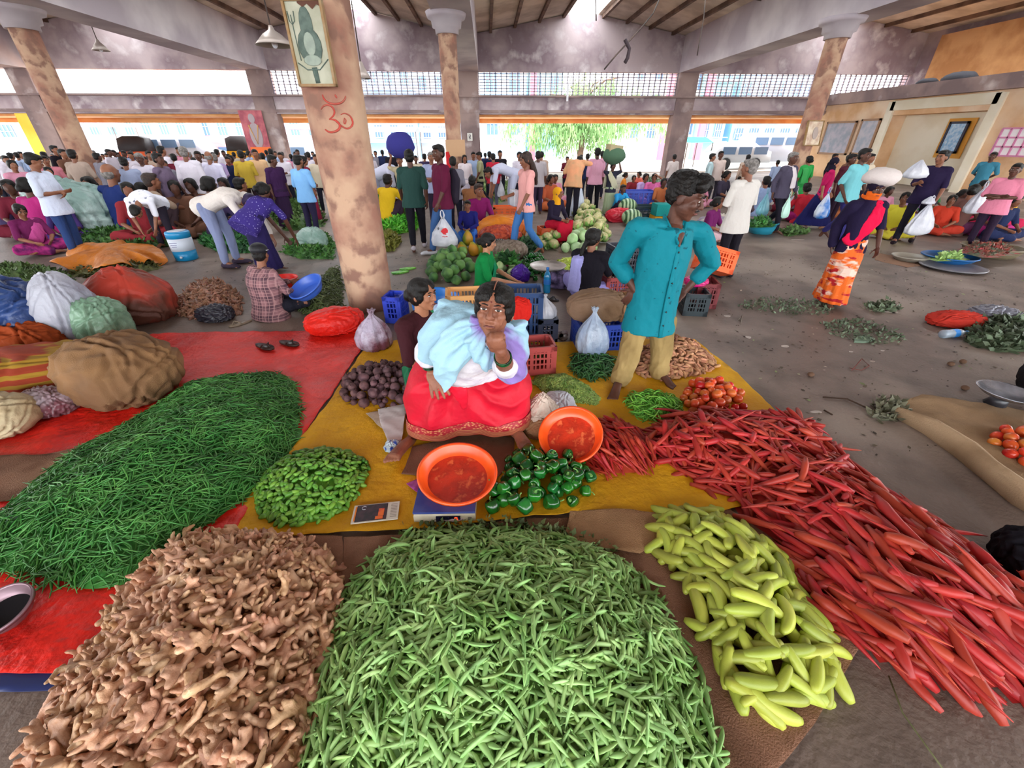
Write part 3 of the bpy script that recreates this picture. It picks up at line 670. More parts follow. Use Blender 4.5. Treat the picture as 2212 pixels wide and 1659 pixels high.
def van(label, u, Y, col, L=4.2, h=1.9):
    p = D(u, 330, Y); t = thing('van', label, 'van', (p.x, Y, .03)); g = MB()
    g.loft([[(x, -.85, .4), (x, .85, .4), (x, .8, z), (x, -.8, z)] for x, z in ((-L / 2, .9), (-L / 2 + .3, h - .25), (-L / 2 + .6, h), (L / 2 - 1.2, h), (L / 2 - .6, 1.15), (L / 2, 1.0), (L / 2 + .05, .5))]); obj('body', g, plastic(col), t)
    for k in range(3): g = MB(); g.box((-L / 2 + .9 + k * 1.0, -.84, h - .45), (.8, .04, .4)); obj('window', g, m_win, t, False)
    for x in (-L / 2 + .8, L / 2 - .9): g = MB(); g.tube([(x, -.9, .33), (x, -.7, .33)], .33, 18); obj('wheel', g, mat('tyre', '1a1a1c', .8), t)
van('white van parked beyond the left crowd', 400, 29, 'b8bcc8'); van('pale red car beyond the mustard shirt man', 470, 31, 'c87070', 3.8, 1.5); van('white car beyond the poster pier', 620, 30, 'b0b4c4', 3.8, 1.5); van('grey white van at the right end of the street', 1665, 30, 'a8b0c0', 4.4, 2.0); van('small silver car left of the elderly man', 1590, 29, 'b8c0c8', 3.6, 1.5)
def canopy(label, u, Y, w, z, col):
    p = D(u, 300, Y); t = thing('canopy', label, 'canopy', (p.x, Y, 0)); g = MB(); g.loft([[(-w / 2, -1.2, z - .3), (w / 2, -1.2, z - .3)], [(-w / 2, 0, z), (w / 2, 0, z)], [(-w / 2, 1.2, z - .3), (w / 2, 1.2, z - .3)]], False, False); obj('cloth_roof', g, cloth(col), t)
    for x in (-w / 2, w / 2):
        for y in (-1.1, 1.1): g = MB(); g.tube([(x, y, 0), (x, y, z - .3)], .03, 6); obj('pole', g, m_steel, t)
canopy('white market canopy right of the thick column', 840, 33, 4, 2.4, '9aa4b4'); canopy('second pale canopy by the middle column', 925, 36, 4, 2.4, '98a8bc'); canopy('faded blue canopy far left', 200, 36, 5, 2.7, '8c9cc0'); canopy('violet canopy left of the thick column', 655, 32, 3.4, 2.5, '8c86b8')
canopy('teal canopy at the far right of the street', 1498, 30, 1.6, 1.8, '2fa0a0')
# things fixed to the piers, columns and walls
def panel(name, label, cat, u, v, Y, w, h, m, rz=0, th=.03, frame=None, parts=(), tilt=0, sc=None):
    p = D(u, v, Y); t = thing(name, label, cat, p, rz); t.rotation_euler = (tilt, 0, rz)
    if sc: t.scale = (sc,) * 3
    g = MB(); g.box((0, 0, 0), (w, th, h)); obj('picture' if frame else 'board', g, m, t, False)
    if frame:
        g = MB(); f = .026 * max(1, h)
        for x in (-w / 2, w / 2): g.box((x, -.01, 0), (f, th + .03, h + f))
        for z in (-h / 2, h / 2): g.box((0, -.01, z), (w + f, th + .03, f))
        obj('frame', g, frame, t, False)
    for nm, fn, mm in parts: g = MB(); fn(g, -th / 2 - .006); obj(nm, g, mm, t)
    return t
m_gilt = mat('gilt_frame', '94784e', .4, '8a6430', 9); paper = mat('old_paper', 'b8b8a4', .7, 'a4a48e', 4); g_dk = mat('print_dark', '4c5c54', .7, '5f6f66', 14); g_md = mat('print_mid', '98a496', .7, '8a968a', 12)
bx = D(672, 90, 4.62)
panel('framed_picture', 'faded framed print of a long-haired figure, torn at the top, on the thick column', 'picture', 671, 96, 4.64, .40, .72, paper, R(-6), frame=m_gilt, parts=[
    ('hair_shape', lambda g, y: g.slab([(0, 0)], 0, 0) if 0 else (g.ell((.0, y, .16), (.07, .004, .15), 16, 8), g.ell((0, y, -.02), (.13, .004, .16), 16, 8)), g_dk),
    ('face_shape', lambda g, y: (g.ell((0, y - .004, .0), (.062, .004, .10), 16, 8), g.ell((0, y - .004, -.14), (.1, .004, .05), 14, 6)), g_md),
    ('trident_shape', lambda g, y: (g.tube([(-.145, y, .24), (-.14, y, .02), (-.13, y, -.14)], .005, 5), g.tube([(-.175, y, .27), (-.17, y, .19), (-.145, y, .16), (-.115, y, .19), (-.11, y, .27)], .005, 5)), g_dk),
    ('torn_backing', lambda g, y: g.slab([(-.05, .31), (-.02, .36), (.19, .36), (.185, .31), (.14, .33), (.11, .285), (.05, .30), (.02, .33), (-.03, .30)], y - .004, y) if 0 else g.loft([[(x, y - .002, .362) for x in (-.05, 0, .05, .1, .15, .19)], [(x, y - .002, z) for x, z in zip((-.05, 0, .05, .1, .15, .19), (.33, .30, .325, .28, .32, .30))]], False, False), mat('rust_brown', '5c3a2c', .8)),
    ('lower_print', lambda g, y: (g.tube([(.0, y, -.2), (.01, y, -.34)], [(.03, .003), (.025, .003)], 8, up=(0, 1, 0)), g.tube([(-.17, y, -.16), (-.08, y, -.22), (.06, y, -.22), (.17, y, -.13)], .006, 5)), g_dk)], sc=.80)
# painted om sign on the thick column
def oncol(u, v):
    d = ray(u, v); best = None
    for k in range(3000):
        t_ = 3.5 + k * .001; p = Vector((d.x * t_, d.y * t_, H + d.z * t_)); r = .262 + (.30 - .262) * p.z / 4.3
        if math.hypot(p.x - XBIG, p.y - 5.0) <= r + .004: return p
    return Vector((d.x * 5, d.y * 5, 1))
def paint(g, pts, r):
    q = []; P = [pts[0]] + list(pts) + [pts[-1]]
    for i in range(1, len(P) - 2):
        for t in (0, .25, .5, .75): q.append(tuple(.5 * (2 * P[i][k] + (P[i + 1][k] - P[i - 1][k]) * t + (2 * P[i - 1][k] - 5 * P[i][k] + 4 * P[i + 1][k] - P[i + 2][k]) * t * t + (3 * P[i][k] - P[i - 1][k] - 3 * P[i + 1][k] + P[i + 2][k]) * t ** 3) for k in (0, 1)))
    q.append(P[-1]); n = len(q); g.tube([oncol(u, v) for u, v in q], [max(.004, r * math.sin(math.pi * (i + 1) / (n + 1)) ** .4) for i in range(n)], 6, .7)
g = MB()
ctr = lambda l: [(600 + x / 5.185, y / 5.185) for x, y in l]
paint(g, ctr([(500, 1060), (520, 1110), (570, 1150), (640, 1165), (710, 1150), (750, 1110), (758, 1075)]), .012)
paint(g, ctr([(640, 1060), (655, 1085), (665, 1095)]), .012)
paint(g, ctr([(485, 1225), (510, 1190), (560, 1175), (610, 1200), (635, 1250), (620, 1300), (575, 1335)]), .012)
paint(g, ctr([(575, 1335), (640, 1345), (690, 1390), (690, 1440), (640, 1475), (580, 1480), (530, 1450)]), .016)
paint(g, ctr([(640, 1350), (700, 1400), (770, 1440), (820, 1420), (840, 1370), (810, 1300), (750, 1270), (705, 1285)]), .011)
paint(g, ctr([(745, 1320), (765, 1345), (755, 1385), (740, 1370), (745, 1320)]), .008)
o = obj('painted_sign', g, mat('red_paint', 'b8443a', .8, 'a85a4c', 8)); tag(o, 'red om sign painted on the thick column', 'sign')
panel('portrait_poster', 'pink and red poster of a standing figure on the pier behind the left crowd', 'poster', 552, 288, 24.6, 1.1, 1.9, mat('poster_pink', 'c06a70', .7, '9a4a58', 2), parts=[('figure_shape', lambda g, y: (g.ell((0, y, .62), (.16, .006, .2), 14, 8), g.ell((.02, y, -.1), (.3, .006, .55), 14, 8)), mat('poster_grey', 'a8989c', .8)), ('garland_shape', lambda g, y: g.tube([(-.22, y - .01, .35), (0, y - .01, -.45), (.22, y - .01, .35)], .03, 6), mat('poster_gold', 'd0a060', .7))])
panel('wall_panel', 'bright yellow panel with a small framed print at the far left', 'panel', 88, 288, 24.8, 1.5, 2.7, mat('yellow_panel', 'f0b818', .6, 'e8d040', .8), parts=[('small_print', lambda g, y: g.box((.25, y, -.25), (.55, .02, .8)), mat('print_pale', 'd8d0e0', .6)), ('red_mark', lambda g, y: g.tube([(.05, y - .02, .0), (.25, y - .02, -.5), (.45, y - .02, .0)], .03, 5), mat('print_red2', 'b03040', .6))])
panel('notice_board', 'small orange board low on the poster pier', 'panel', 566, 330, 24.5, 1.0, .5, mat('orange_panel', 'e8702a', .6))
panel('number_plate', 'small white plate with a dark letter R on the square pier', 'plate', 1015, 296, 24.6, .26, .34, mat('plate_white', 'd8d4cc', .6), parts=[('letter_r', lambda g, y: (g.tube([(-.04, y, -.10), (-.04, y, .10), (.02, y, .10), (.05, y, .06), (.02, y, .01), (-.04, y, .0)], .014, 5), g.tube([(0, y, .0), (.055, y, -.10)], .014, 5)), mat('plate_dark', '5a5660', .6))])
panel('framed_picture', 'small gilt framed picture with a garland tied to the right column', 'picture', 1757, 288, 13.7, .55, .62, mat('pic_cream', 'd8c8b0', .6, 'b89a84', 5), R(12), frame=m_gilt, parts=[('figure_shape', lambda g, y: g.ell((.05, y, 0), (.1, .005, .16), 12, 8), mat('pic_grey', 'a89890', .7))], tilt=R(-8))
panel('cardboard_sign', 'tan cardboard piece tied low on the middle round column', 'cardboard', 984, 320, 13.7, .55, .42, cloth('c09a78'))
g = MB(); p = D(966, 328, 13.7); g.tube([p + V3(0, 0, .25) if 0 else p, p + Vector((.05, 0, -.3)), p + Vector((0, 0, -.75))], [.05, .1, .08], 8); tag(obj('red_cloth', g, cloth('c02a30')), 'red cloth strip hanging on the middle round column', 'cloth')
# on the side wall (facing left, -x)
def wpanel(name, label, cat, u0, u1, v, w, h, m, frame=None, y=None, x=None, zc=None, part=None):
    t = thing(name, label, cat, (x, y, zc), R(-90)); g = MB(); g.box((0, 0, 0), (w, .04, h)); obj('picture', g, m, t, False)
    if frame:
        g = MB(); f = .08
        for q in (-w / 2, w / 2): g.box((q, -.02, 0), (f, .06, h + f))
        for q in (-h / 2, h / 2): g.box((0, -.02, q), (w + f, .06, f))
        obj('frame', g, frame, t, False)
    if part: g = MB(); part(g); obj('inner_print', g, mat('print_blue', '8ab8e0', .5, 'c8dcf0', 9), t, False)
wpanel('notice_board', 'left grey notice board on the peach side wall', 'board', 0, 0, 0, 1.9, 1.35, mat('notice_grey', 'c0bcc8', .6, 'a0a8b8', 3), mat('board_wood', 'a88468', .6), 23.2, XW - .05, 1.75)
wpanel('notice_board', 'right narrower notice board on the peach side wall', 'board', 0, 0, 0, 1.0, 1.35, mat('notice_grey2', 'c8c4cc', .6, 'a8b0c0', 3), mat('board_wood', 'a88468', .6), 21.4, XW - .05, 1.8)
wpanel('framed_picture', 'tall dark framed picture on an orange back board in the wall recess', 'picture', 0, 0, 0, 1.1, 1.35, mat('picture_back', 'e0a040', .6), None, 17.9, XW + .75, 1.75, None)
wpanel('picture', 'pale blue print in a dark frame hanging in the recess', 'picture', 0, 0, 0, .7, 1.0, mat('print_blue', '8ab8e0', .5, 'c8dcf0', 9), mat('frame_dark', '2c2c44', .5), 17.9, XW + .68, 1.78)
for k, (yy, s_) in enumerate(((19.5, .28), (18.2, .4), (15.0, .3))):
    g = MB(); g.ell((0, 0, 0), (s_, s_ * 1.6, s_ * .6)); V, Q = g.arr(); V = V + .05 * wob(V, 9, k)[:, None]; o = obj('bundle', (V, Q), cloth('4a4a50')); o.location = (XW + .1, yy, ZB1 - .25 + .36); tag(o, ['dark lump on the side ledge nearest the back wall', 'long dark lump in the middle of the side ledge', 'small dark lump at the near end of the side ledge'][k], 'bundle')
# hanging lamps and wires
def lamp(label, u, v, Y, s=.22, wire=True):
    p = D(u, v, Y); t = thing('hanging_lamp', label, 'lamp', p); g = MB(); g.lathe([(.03, .16), (.05, .1), (s * .5, .04), (s, -.1), (s - .01, -.1), (s * .45, .03)], 18, cap=False); obj('lamp_shade', g, mat('lamp_tin', 'c0b4ac', .4, metal=.3), t)
    g = MB(); g.ell((0, 0, -.06), (.05, .05, .08)); obj('bulb', g, mat('bulb_white', 'e0e0e8', .2), t)
    g = MB(); g.tube([(0, 0, .15), (.0, 0, max(.5, 6.2 - p.z))], .012, 5); obj('wire', g, m_steel, t)
lamp('broken tin lamp hanging left of the framed picture', 590, 82, 9, .3); lamp('small bulb lamp over the left grille-less window', 215, 100, 16, .22); lamp('small tin lamp just right of the thick column', 782, 156, 10, .16)
def wire(label, pts, r=.015, m=None):
    g = MB(); g.tube([D(*p) for p in pts], r, 5); tag(obj('hanging_wire', g, m or m_steel), label, 'wire')
wire('thin wire hanging from the roof right of centre', [(1524, -5, 13), (1520, 40, 13), (1512, 85, 13), (1506, 120, 13)])
wire('tangled wire dangling in front of the centre gable', [(1425, -3, 14), (1410, 30, 14), (1385, 60, 14), (1358, 90, 14), (1330, 120, 14), (1305, 150, 14)], .02)
wire('dark strip of cloth hanging at the tangled wire', [(1350, 85, 14), (1360, 105, 14), (1356, 125, 14), (1350, 136, 14)], .05, cloth('4a4044'))
wire('wire along the ridge above the centre bay', [(1287, -3, 17), (1288, 45, 17)], .02)
g = MB(); p = D(1226, 200, 24.3); g.box(p, (.1, .1, .7)); tag(obj('tube_light', g, mat('tube_white', 'd8d8dc', .4), None, False), 'short white tube fitting below the centre grille', 'lamp')
# ================================================================ people
SK = {'a': mat('skin_brown', '8a5a42', .5, '7a4c38', 6, .15, 90, .35), 'b': mat('skin_dark', '5c392c', .5, '4e2f25', 6, .15, 90, .35), 'c': mat('skin_light_brown', 'b07c5e', .5, 'a06c50', 6, .15, 90, .35)}
HAIR = mat('black_hair', '0d0a09', .5, '17120f', 40, .6, 220, .25, stretch=(1, 1, .2)); GREY = mat('grey_hair', '8a8480', .6, '5f5a56', 30, .5, 200); 
HENNA = mat('brown_hair', '3a261d', .5, '241812', 40, .6, 200)
EYEW = mat('eye_white', 'd8cfc8', .25); EYED = mat('eye_dark', '1a0e0a', .15); LIP = mat('lips', '6d3a34', .5)
def V3(*a): return Vector(a)
def base():
    return dict(hip=V3(0, 0, .90), hL=V3(-.09, 0, .88), hR=V3(.09, 0, .88), kL=V3(-.10, -.01, .47), kR=V3(.10, -.01, .47), aL=V3(-.10, .03, .08), aR=V3(.10, .03, .08),
                fL=V3(-.12, -.13, .03), fR=V3(.12, -.13, .03), chest=V3(0, 0, 1.22), neck=V3(0, .01, 1.41), head=V3(0, -.02, 1.575),
                sL=V3(-.18, 0, 1.36), sR=V3(.18, 0, 1.36), eL=V3(-.23, .03, 1.09), eR=V3(.23, .03, 1.09), wL=V3(-.24, -.03, .85), wR=V3(.24, -.03, .85))
def pose(kind, **ov):
    J = base(); A = dict(curl=.35, hy=0, hp=0)
    def up(**k): J.update({a: V3(*b) for a, b in k.items()})
    if kind == 'walk': up(kL=(-.10, -.16, .49), aL=(-.10, -.22, .08), fL=(-.11, -.38, .04), kR=(.10, .02, .47), aR=(.10, .28, .14), fR=(.11, .14, .04), eL=(-.23, .10, 1.10), wL=(-.23, .05, .86), eR=(.23, -.06, 1.10), wR=(.22, -.18, .88))
    if kind == 'fold': up(eL=(-.26, -.02, 1.10), wL=(.02, -.20, 1.12), eR=(.26, -.02, 1.10), wR=(-.02, -.22, 1.08))
    if kind == 'back': up(eL=(-.27, .10, 1.12), wL=(-.04, .20, .97), eR=(.27, .10, 1.12), wR=(.04, .20, .95))
    if kind == 'akimbo': up(eL=(-.40, .08, 1.14), wL=(-.19, -.02, .96), eR=(.40, .08, 1.14), wR=(.19, .0, .96))
    if kind == 'carry': up(eR=(.24, .02, 1.09), wR=(.27, -.05, .86), eL=(-.23, -.02, 1.10), wL=(-.20, -.22, 1.02))
    if kind == 'load': up(eL=(-.30, -.05, 1.42), wL=(-.20, -.05, 1.70), eR=(.30, -.05, 1.42), wR=(.20, -.05, 1.70))
    if kind == 'bend': up(hip=(0, .12, .88), hL=(-.09, .12, .86), hR=(.09, .12, .86), chest=(0, -.20, 1.0), neck=(0, -.40, .98), head=(0, -.54, .90), sL=(-.18, -.36, .97), sR=(.18, -.36, .97),
                          eL=(-.20, -.42, .70), eR=(.20, -.42, .70), wL=(-.13, -.48, .45), wR=(.13, -.48, .45), aL=(-.13, .05, .08), aR=(.13, .05, .08), kL=(-.12, .04, .47), kR=(.12, .04, .47), fL=(-.15, -.11, .03), fR=(.15, -.11, .03)); A['hp'] = .9
    if kind == 'sit': up(hip=(0, .08, .12), hL=(-.10, .06, .13), hR=(.10, .06, .13), kL=(-.36, -.20, .17), kR=(.36, -.20, .17), aL=(.10, -.33, .07), aR=(-.10, -.28, .10), fL=(.22, -.34, .05), fR=(-.22, -.30, .08),
                         chest=(0, .05, .44), neck=(0, .02, .63), head=(0, -.02, .79), sL=(-.18, .03, .58), sR=(.18, .03, .58), eL=(-.25, -.06, .34), eR=(.25, -.06, .34), wL=(-.12, -.28, .26), wR=(.12, -.28, .26))
    if kind == 'squat': up(hip=(0, .14, .22), hL=(-.10, .12, .22), hR=(.10, .12, .22), kL=(-.20, -.26, .50), kR=(.20, -.26, .50), aL=(-.15, -.04, .08), aR=(.15, -.04, .08), fL=(-.18, -.22, .03), fR=(.18, -.22, .03),
                          chest=(0, .02, .52), neck=(0, -.05, .70), head=(0, -.11, .85), sL=(-.17, -.04, .65), sR=(.17, -.04, .65), eL=(-.24, -.20, .50), eR=(.24, -.20, .50), wL=(-.10, -.42, .44), wR=(.10, -.42, .44))
    if kind == 'stool': up(hip=(0, .10, .42), hL=(-.10, .08, .42), hR=(.10, .08, .42), kL=(-.16, -.32, .46), kR=(.16, -.32, .46), aL=(-.15, -.30, .08), aR=(.15, -.30, .08), fL=(-.16, -.46, .03), fR=(.16, -.46, .03),
                           chest=(0, .04, .74), neck=(0, .0, .93), head=(0, -.05, 1.09), sL=(-.18, .01, .88), sR=(.18, .01, .88), eL=(-.24, -.08, .63), eR=(.24, -.08, .63), wL=(-.08, -.30, .56), wR=(.08, -.30, .56))
    for k, v in ov.items():
        if k in J: J[k] = Vector(v)
        else: A[k] = v
    J['_'] = A; return J
def frame(J):                      # the facing basis of the shoulders and the hips
    s = (J['sR'] - J['sL']).normalized(); h = (J['hR'] - J['hL']).normalized(); return s, h
def headM(J):
    A = J['_']; s, h = frame(J); n = s.cross(Vector((0, 0, 1)))
    yaw = math.atan2(s.y, s.x) + A['hy']
    return Matrix.Translation(J['head']) @ Matrix.Rotation(yaw, 4, 'Z') @ Matrix.Rotation(A.get('hr', 0), 4, 'Y') @ Matrix.Rotation(A['hp'], 4, 'X') @ Matrix.Scale(A.get('hs', 1.04), 4)
def head_mb(fine=False, fem=False):
    g = MB(); g.ell((0, .012, .025), (.076, .094, .092), 18, 12); g.ell((0, -.022, -.035), (.064, .062, .066), 16, 10); g.ell((0, -.045, -.075), (.036, .034, .032), 12, 8)
    g.ell((0, -.062, -.094), (.022, .018, .014), 10, 6)
    g.tube([(0, -.080, .026), (0, -.094, .002), (0, -.104, -.018)], [.008, .010, .0135], 8, rnd=True); g.ell((-.013, -.091, -.021), (.009, .010, .008), 8, 6); g.ell((.013, -.091, -.021), (.009, .010, .008), 8, 6)
    for s in (-1, 1):
        g.ell((s * .033, -.074, .036), (.026, .016, .010), 10, 6); g.ell((s * .040, -.060, -.016), (.024, .024, .024), 10, 8); g.ell((s * .078, .008, -.006), (.010, .020, .030), 8, 8); g.ell((s * .03, -.072, .014), (.018, .012, .011), 10, 6)
    g.ell((0, -.080, -.050), (.026, .014, .009), 10, 6); g.ell((0, -.078, -.062), (.022, .014, .009), 10, 6)
    return g
def hand(g, w, d, n, side, curl=.4, k=1.0, spread=.1, thumb=1):
    """palm and five fingers; d along the forearm, n out of the palm, side to the thumb"""
    d = d.normalized(); n = (n - d * n.dot(d)).normalized(); s = d.cross(n) * side
    M = Matrix((s, d, n)).transposed().to_4x4()
    g.ell(w + d * .045 * k, (.040 * k, .052 * k, .015 * k), 12, 8, M)
    for i, (L, o) in enumerate(((.072, .030), (.080, .010), (.074, -.011), (.058, -.031))):
        p = w + d * (.078 * k) + s * (o * k); a = curl * .5; q = [p]; dd = d
        for sg in (.45, .32, .23):
            dd = (d * math.cos(a) + n * math.sin(a) + s * (spread * o / .03)).normalized(); p = p + dd * (L * sg * k); q.append(p); a += curl
        g.tube(q, [.0095 * k, .009 * k, .0082 * k, .007 * k], 8, rnd=True)
    p = w + d * .02 * k + s * .032 * k; q = [p]
    for L, m in ((.035, .9), (.028, .6), (.022, .4)):
        p = p + (d * (1 - m * .5) + s * m * thumb + n * (.25 + curl * .4)).normalized() * L * k; q.append(p)
    g.tube(q, [.013 * k, .0105 * k, .009 * k, .008 * k], 8, rnd=True)
def foot(g, a, f, toes=True, k=1.0):
    d = (f - a); d.z = 0; d = d.normalized() if d.length > .01 else V3(0, -1, 0); s = V3(d.y, -d.x, 0)
    b = a - d * .04; b.z = f.z + .005 if abs(a.z - f.z) < .2 else a.z - .05
    g.tube([a, b + V3(0, 0, .0)], [.036 * k, .034 * k], 10, rnd=True)
    g.tube([a + V3(0, 0, -.01), (a + f) / 2 + V3(0, 0, .008), f], [.034 * k, (.036 * k, .026 * k), (.042 * k, .018 * k)], 10, rnd=True)
    if toes:
        for i in range(5): g.tube([f + s * (.03 - .0155 * i) * k, f + s * (.034 - .017 * i) * k + d * (.046 - .006 * i) * k - V3(0, 0, .004)], [.0105 * k if i else .013 * k, .0085 * k if i else .012 * k], 7, rnd=True)
def orel(c, side, fwd, a, b, n=16):
    return [c + side * (a * math.cos(t)) + fwd * (b * math.sin(t)) for t in [2 * math.pi * i / n for i in range(n)]]
def torso(g, J, e=0.0, fat=1.0, low=0.0, top=True, hem=None, n=18):
    """loft of ovals along the spine; e swells it for cloth, low lets a shirt hang below the hips"""
    s, h = frame(J); hip, ch, nk = J['hip'], J['chest'], J['neck']
    P = [hip + (hip - ch).normalized() * .06, hip, hip.lerp(ch, .35), hip.lerp(ch, .7), ch, ch.lerp(nk, .5), ch.lerp(nk, .85), nk]
    W = [.13, .165, .145, .150, .165, .165, .12, .062]; Dp = [.09, .118, .105, .108, .115, .10, .075, .06]
    sd = [h, h, h.lerp(s, .3), h.lerp(s, .6), s, s, s, s]
    rings = []
    if low:
        dn = (hip - ch).normalized(); dn = dn if not low < 0 else dn
        for q in (abs(low), abs(low) * .5):
            c = hip + dn * q; t = (ch - hip).normalized(); f = h.cross(t); rings.append(orel(c, h, f, (.178 + q * .06) * fat + e, (.128 + q * .06) * fat + e, n))
        P = P[1:]; W = W[1:]; Dp = Dp[1:]; sd = sd[1:]
    for i, (p, a, b, x) in enumerate(zip(P, W, Dp, sd)):
        t = (P[min(i + 1, len(P) - 1)] - P[max(i - 1, 0)]).normalized(); x = (x - t * x.dot(t)).normalized(); f = x.cross(t)
        rings.append(orel(p, x, f, a * (fat if i < 5 else 1) + e, b * fat + e, n))
    g.loft(rings)
    for k in ('sL', 'sR'): g.tube([J[k], J['neck'].lerp(J[k], .25) - V3(0, 0, .02)], [.062 + e, .05 + e], 12, rnd=True)
def limb(g, pts, rad, seg=12): g.tube(pts, rad, seg, rnd=True)
def person(label, loc, yaw, scale, J, top=None, bottom=None, skin='a', hair='short', vox=.011, cols=None, fat=1.0, sleeve=.5, topkind='shirt', botkind='trousers', group=None,
           eyes=False, extra=None, bare=True, low=.13, name='person', skirt=None, amp=.006, shoes=None, hcol=None):
    t = thing(name, label, 'person', loc, yaw, group, scale); S = SK[skin]; A = J['_']; HM = headM(J); s, h = frame(J)
    g = MB(); hd = head_mb().xf(HM); g.merge(hd); nk = J['neck']; g.tube([nk - V3(0, 0, .04), HM @ V3(0, .02, -.03)], [.058, .05], 12, rnd=True)
    torso(g, J, -.012, fat)
    for a, b, c, q in (('sL', 'eL', 'wL', -1), ('sR', 'eR', 'wR', 1)):
        limb(g, [J[a], J[a].lerp(J[b], .5), J[b], J[b].lerp(J[c], .3), J[c]], [.045, .043, .037, .037, .025])
        d = J[c] - J[b]; n = A.get('n' + c[1]) or (J['chest'] - J[c] + V3(0, 0, -.0)); n = Vector(n)
        if abs(n.normalized().dot(d.normalized())) > .92: n = V3(0, -1, .1)
        dd = A.get('d' + c[1]); hand(g, J[c], Vector(dd) if dd else d, n, A.get('s' + c[1], q), A['curl'], 1.0)
    for a, b, c, f in (('hL', 'kL', 'aL', 'fL'), ('hR', 'kR', 'aR', 'fR')):
        limb(g, [J[a], J[a].lerp(J[b], .5), J[b], J[b].lerp(J[c], .3), J[c]], [.078, .068, .05, .052, .034]); foot(g, J[c], J[f], vox < .013)
    robj('body', g, S, t, vox, 2)
    # clothes
    if top:
        mt_ = top if not isinstance(top, str) else cloth(top)
        g = MB(); torso(g, J, .014, fat, low if topkind in ('shirt', 'kurta') else 0)
        if topkind == 'kurta':
            lo_ = V3(0, 0, 0)
        for a, b, c in (('sL', 'eL', 'wL'), ('sR', 'eR', 'wR')):
            if sleeve <= .5: limb(g, [J[a], J[a].lerp(J[b], sleeve * 2 * .95)], [.062, .056])
            else: limb(g, [J[a], J[b], J[b].lerp(J[c], (sleeve - .5) * 2 * .95)], [.062, .052, .045])
        robj('shirt' if topkind != 'blouse' else 'blouse', g, mt_, t, vox, 3, folds(amp, 22, sum(map(ord, label)) % 99))
    if bottom:
        mb2 = bottom if not isinstance(bottom, str) else cloth(bottom)
        g = MB()
        if botkind == 'trousers':
            g.tube([J['hL'], J['hR']], [.105, .105], 12, rnd=True); g.ell(J['hip'], (.155 * fat, .11 * fat, .10), 16, 10)
            for a, b, c in (('hL', 'kL', 'aL'), ('hR', 'kR', 'aR')):
                e = J[b].lerp(J[c], .93); limb(g, [J[a], J[a].lerp(J[b], .5), J[b], J[b].lerp(J[c], .5), e], [.098, .085, .066, .062, .056])
        else:                               # skirt, sari or dhoti
            kn = (J['kL'] + J['kR']) / 2; an = (J['aL'] + J['aR']) / 2; seated = J['hip'].z < .6
            g.ell(J['hip'], (.18 * fat, .135 * fat, .12), 16, 10)
            if not seated:
                rings = []
                for q, a, b in ((.0, .165, .125), (.25, .185, .15), (.6, .185, .165), (1.0, .21, .19)):
                    c = J['hip'].lerp(an, q) + V3(0, 0, -.02 * q); a += (abs(J['aL'].x - J['aR'].x) - .2) * .5 * q; b += abs(J['aL'].y - J['aR'].y) * .5 * q
                    r = orel(c, V3(1, 0, 0), V3(0, 1, 0), a, b, 40); r = [p + (p - c).normalized() * (.012 * q * math.sin(i * 2 * math.pi / 40 * 11)) for i, p in enumerate(r)]
                    rings.append(r)
                g.loft(rings)
            else:
                for a, b, c in (('hL', 'kL', 'aL'), ('hR', 'kR', 'aR')):
                    limb(g, [J[a], J[b], J[b].lerp(J[c], .85)], [.12, .10, .075])
                g.ell((J['kL'] + J['kR'] + J['hip'] + J['hip']) / 4 + V3(0, 0, -.03), (.2, .2, .10), 14, 8)
                if J['hip'].z > .3: g.loft([orel(kn + V3(0, .05, .03), V3(1, 0, 0), V3(0, 1, 0), .22, .12, 24), orel(an + V3(0, 0, .05), V3(1, 0, 0), V3(0, 1, 0), .24, .16, 24)])
        robj({'trousers': 'trousers', 'skirt': 'skirt', 'sari': 'sari'}[botkind], g, mb2, t, vox, 3, folds(amp * 1.2, 24, sum(map(ord, label)) % 77))
    # hair
    g = MB(); hm = hcol or (GREY if hair in ('grey', 'bald') else HAIR)
    if hair in ('short', 'grey', 'thick'):
        k = 1.12 if hair == 'thick' else 1.03
        g.ell((0, .026, .048), (.082 * k, .094 * k, .080 * k), 18, 12); g.ell((0, .05, .0), (.078, .062, .075), 16, 10); g.ell((0, -.03, .085 * k), (.064 * k, .06, .034 * k), 14, 8)
    elif hair == 'bald': g.ell((0, .05, -.005), (.079, .062, .06), 16, 10)
    elif hair in ('bun', 'braid', 'long'):
        g.ell((0, .026, .034), (.083, .096, .092), 18, 12); g.ell((0, .04, -.02), (.079, .07, .07), 14, 10)
        g.ell((0, .018, .046), (.079, .088, .080), 16, 10)
        for q in (-1, 1): g.ell((q * .036, -.010, .062), (.047, .072, .052), 14, 10); g.ell((q * .064, .002, .012), (.024, .055, .058), 12, 8)
        if hair == 'bun': g.ell((0, .125, -.02), (.05, .042, .05), 12, 8)
        if hair == 'braid': g.tube([(0, .1, -.02), (.03, .14, -.12), (.04, .15, -.25), (.03, .16, -.38)], [.035, .028, .026, .018], 8)
        if hair == 'long': g.tube([(0, .06, .02), (0, .09, -.10), (0, .11, -.24), (0, .10, -.38)], [(.085, .05), (.10, .05), (.105, .045), (.07, .03)], 12, rnd=True)
    elif hair == 'scarf': g.ell((0, .022, .03), (.092, .105, .102), 18, 12); g.tube([(0, .03, -.04), (0, .03, -.13), (0, .05, -.2)], [.082, .09, .12], 14)
    if hair: 
        o = robj('hair' if hair != 'scarf' else 'head_scarf', g.xf(HM), hm, t, max(vox, .008), 1, folds(.003, 60, 5, (1, 1, 1)))
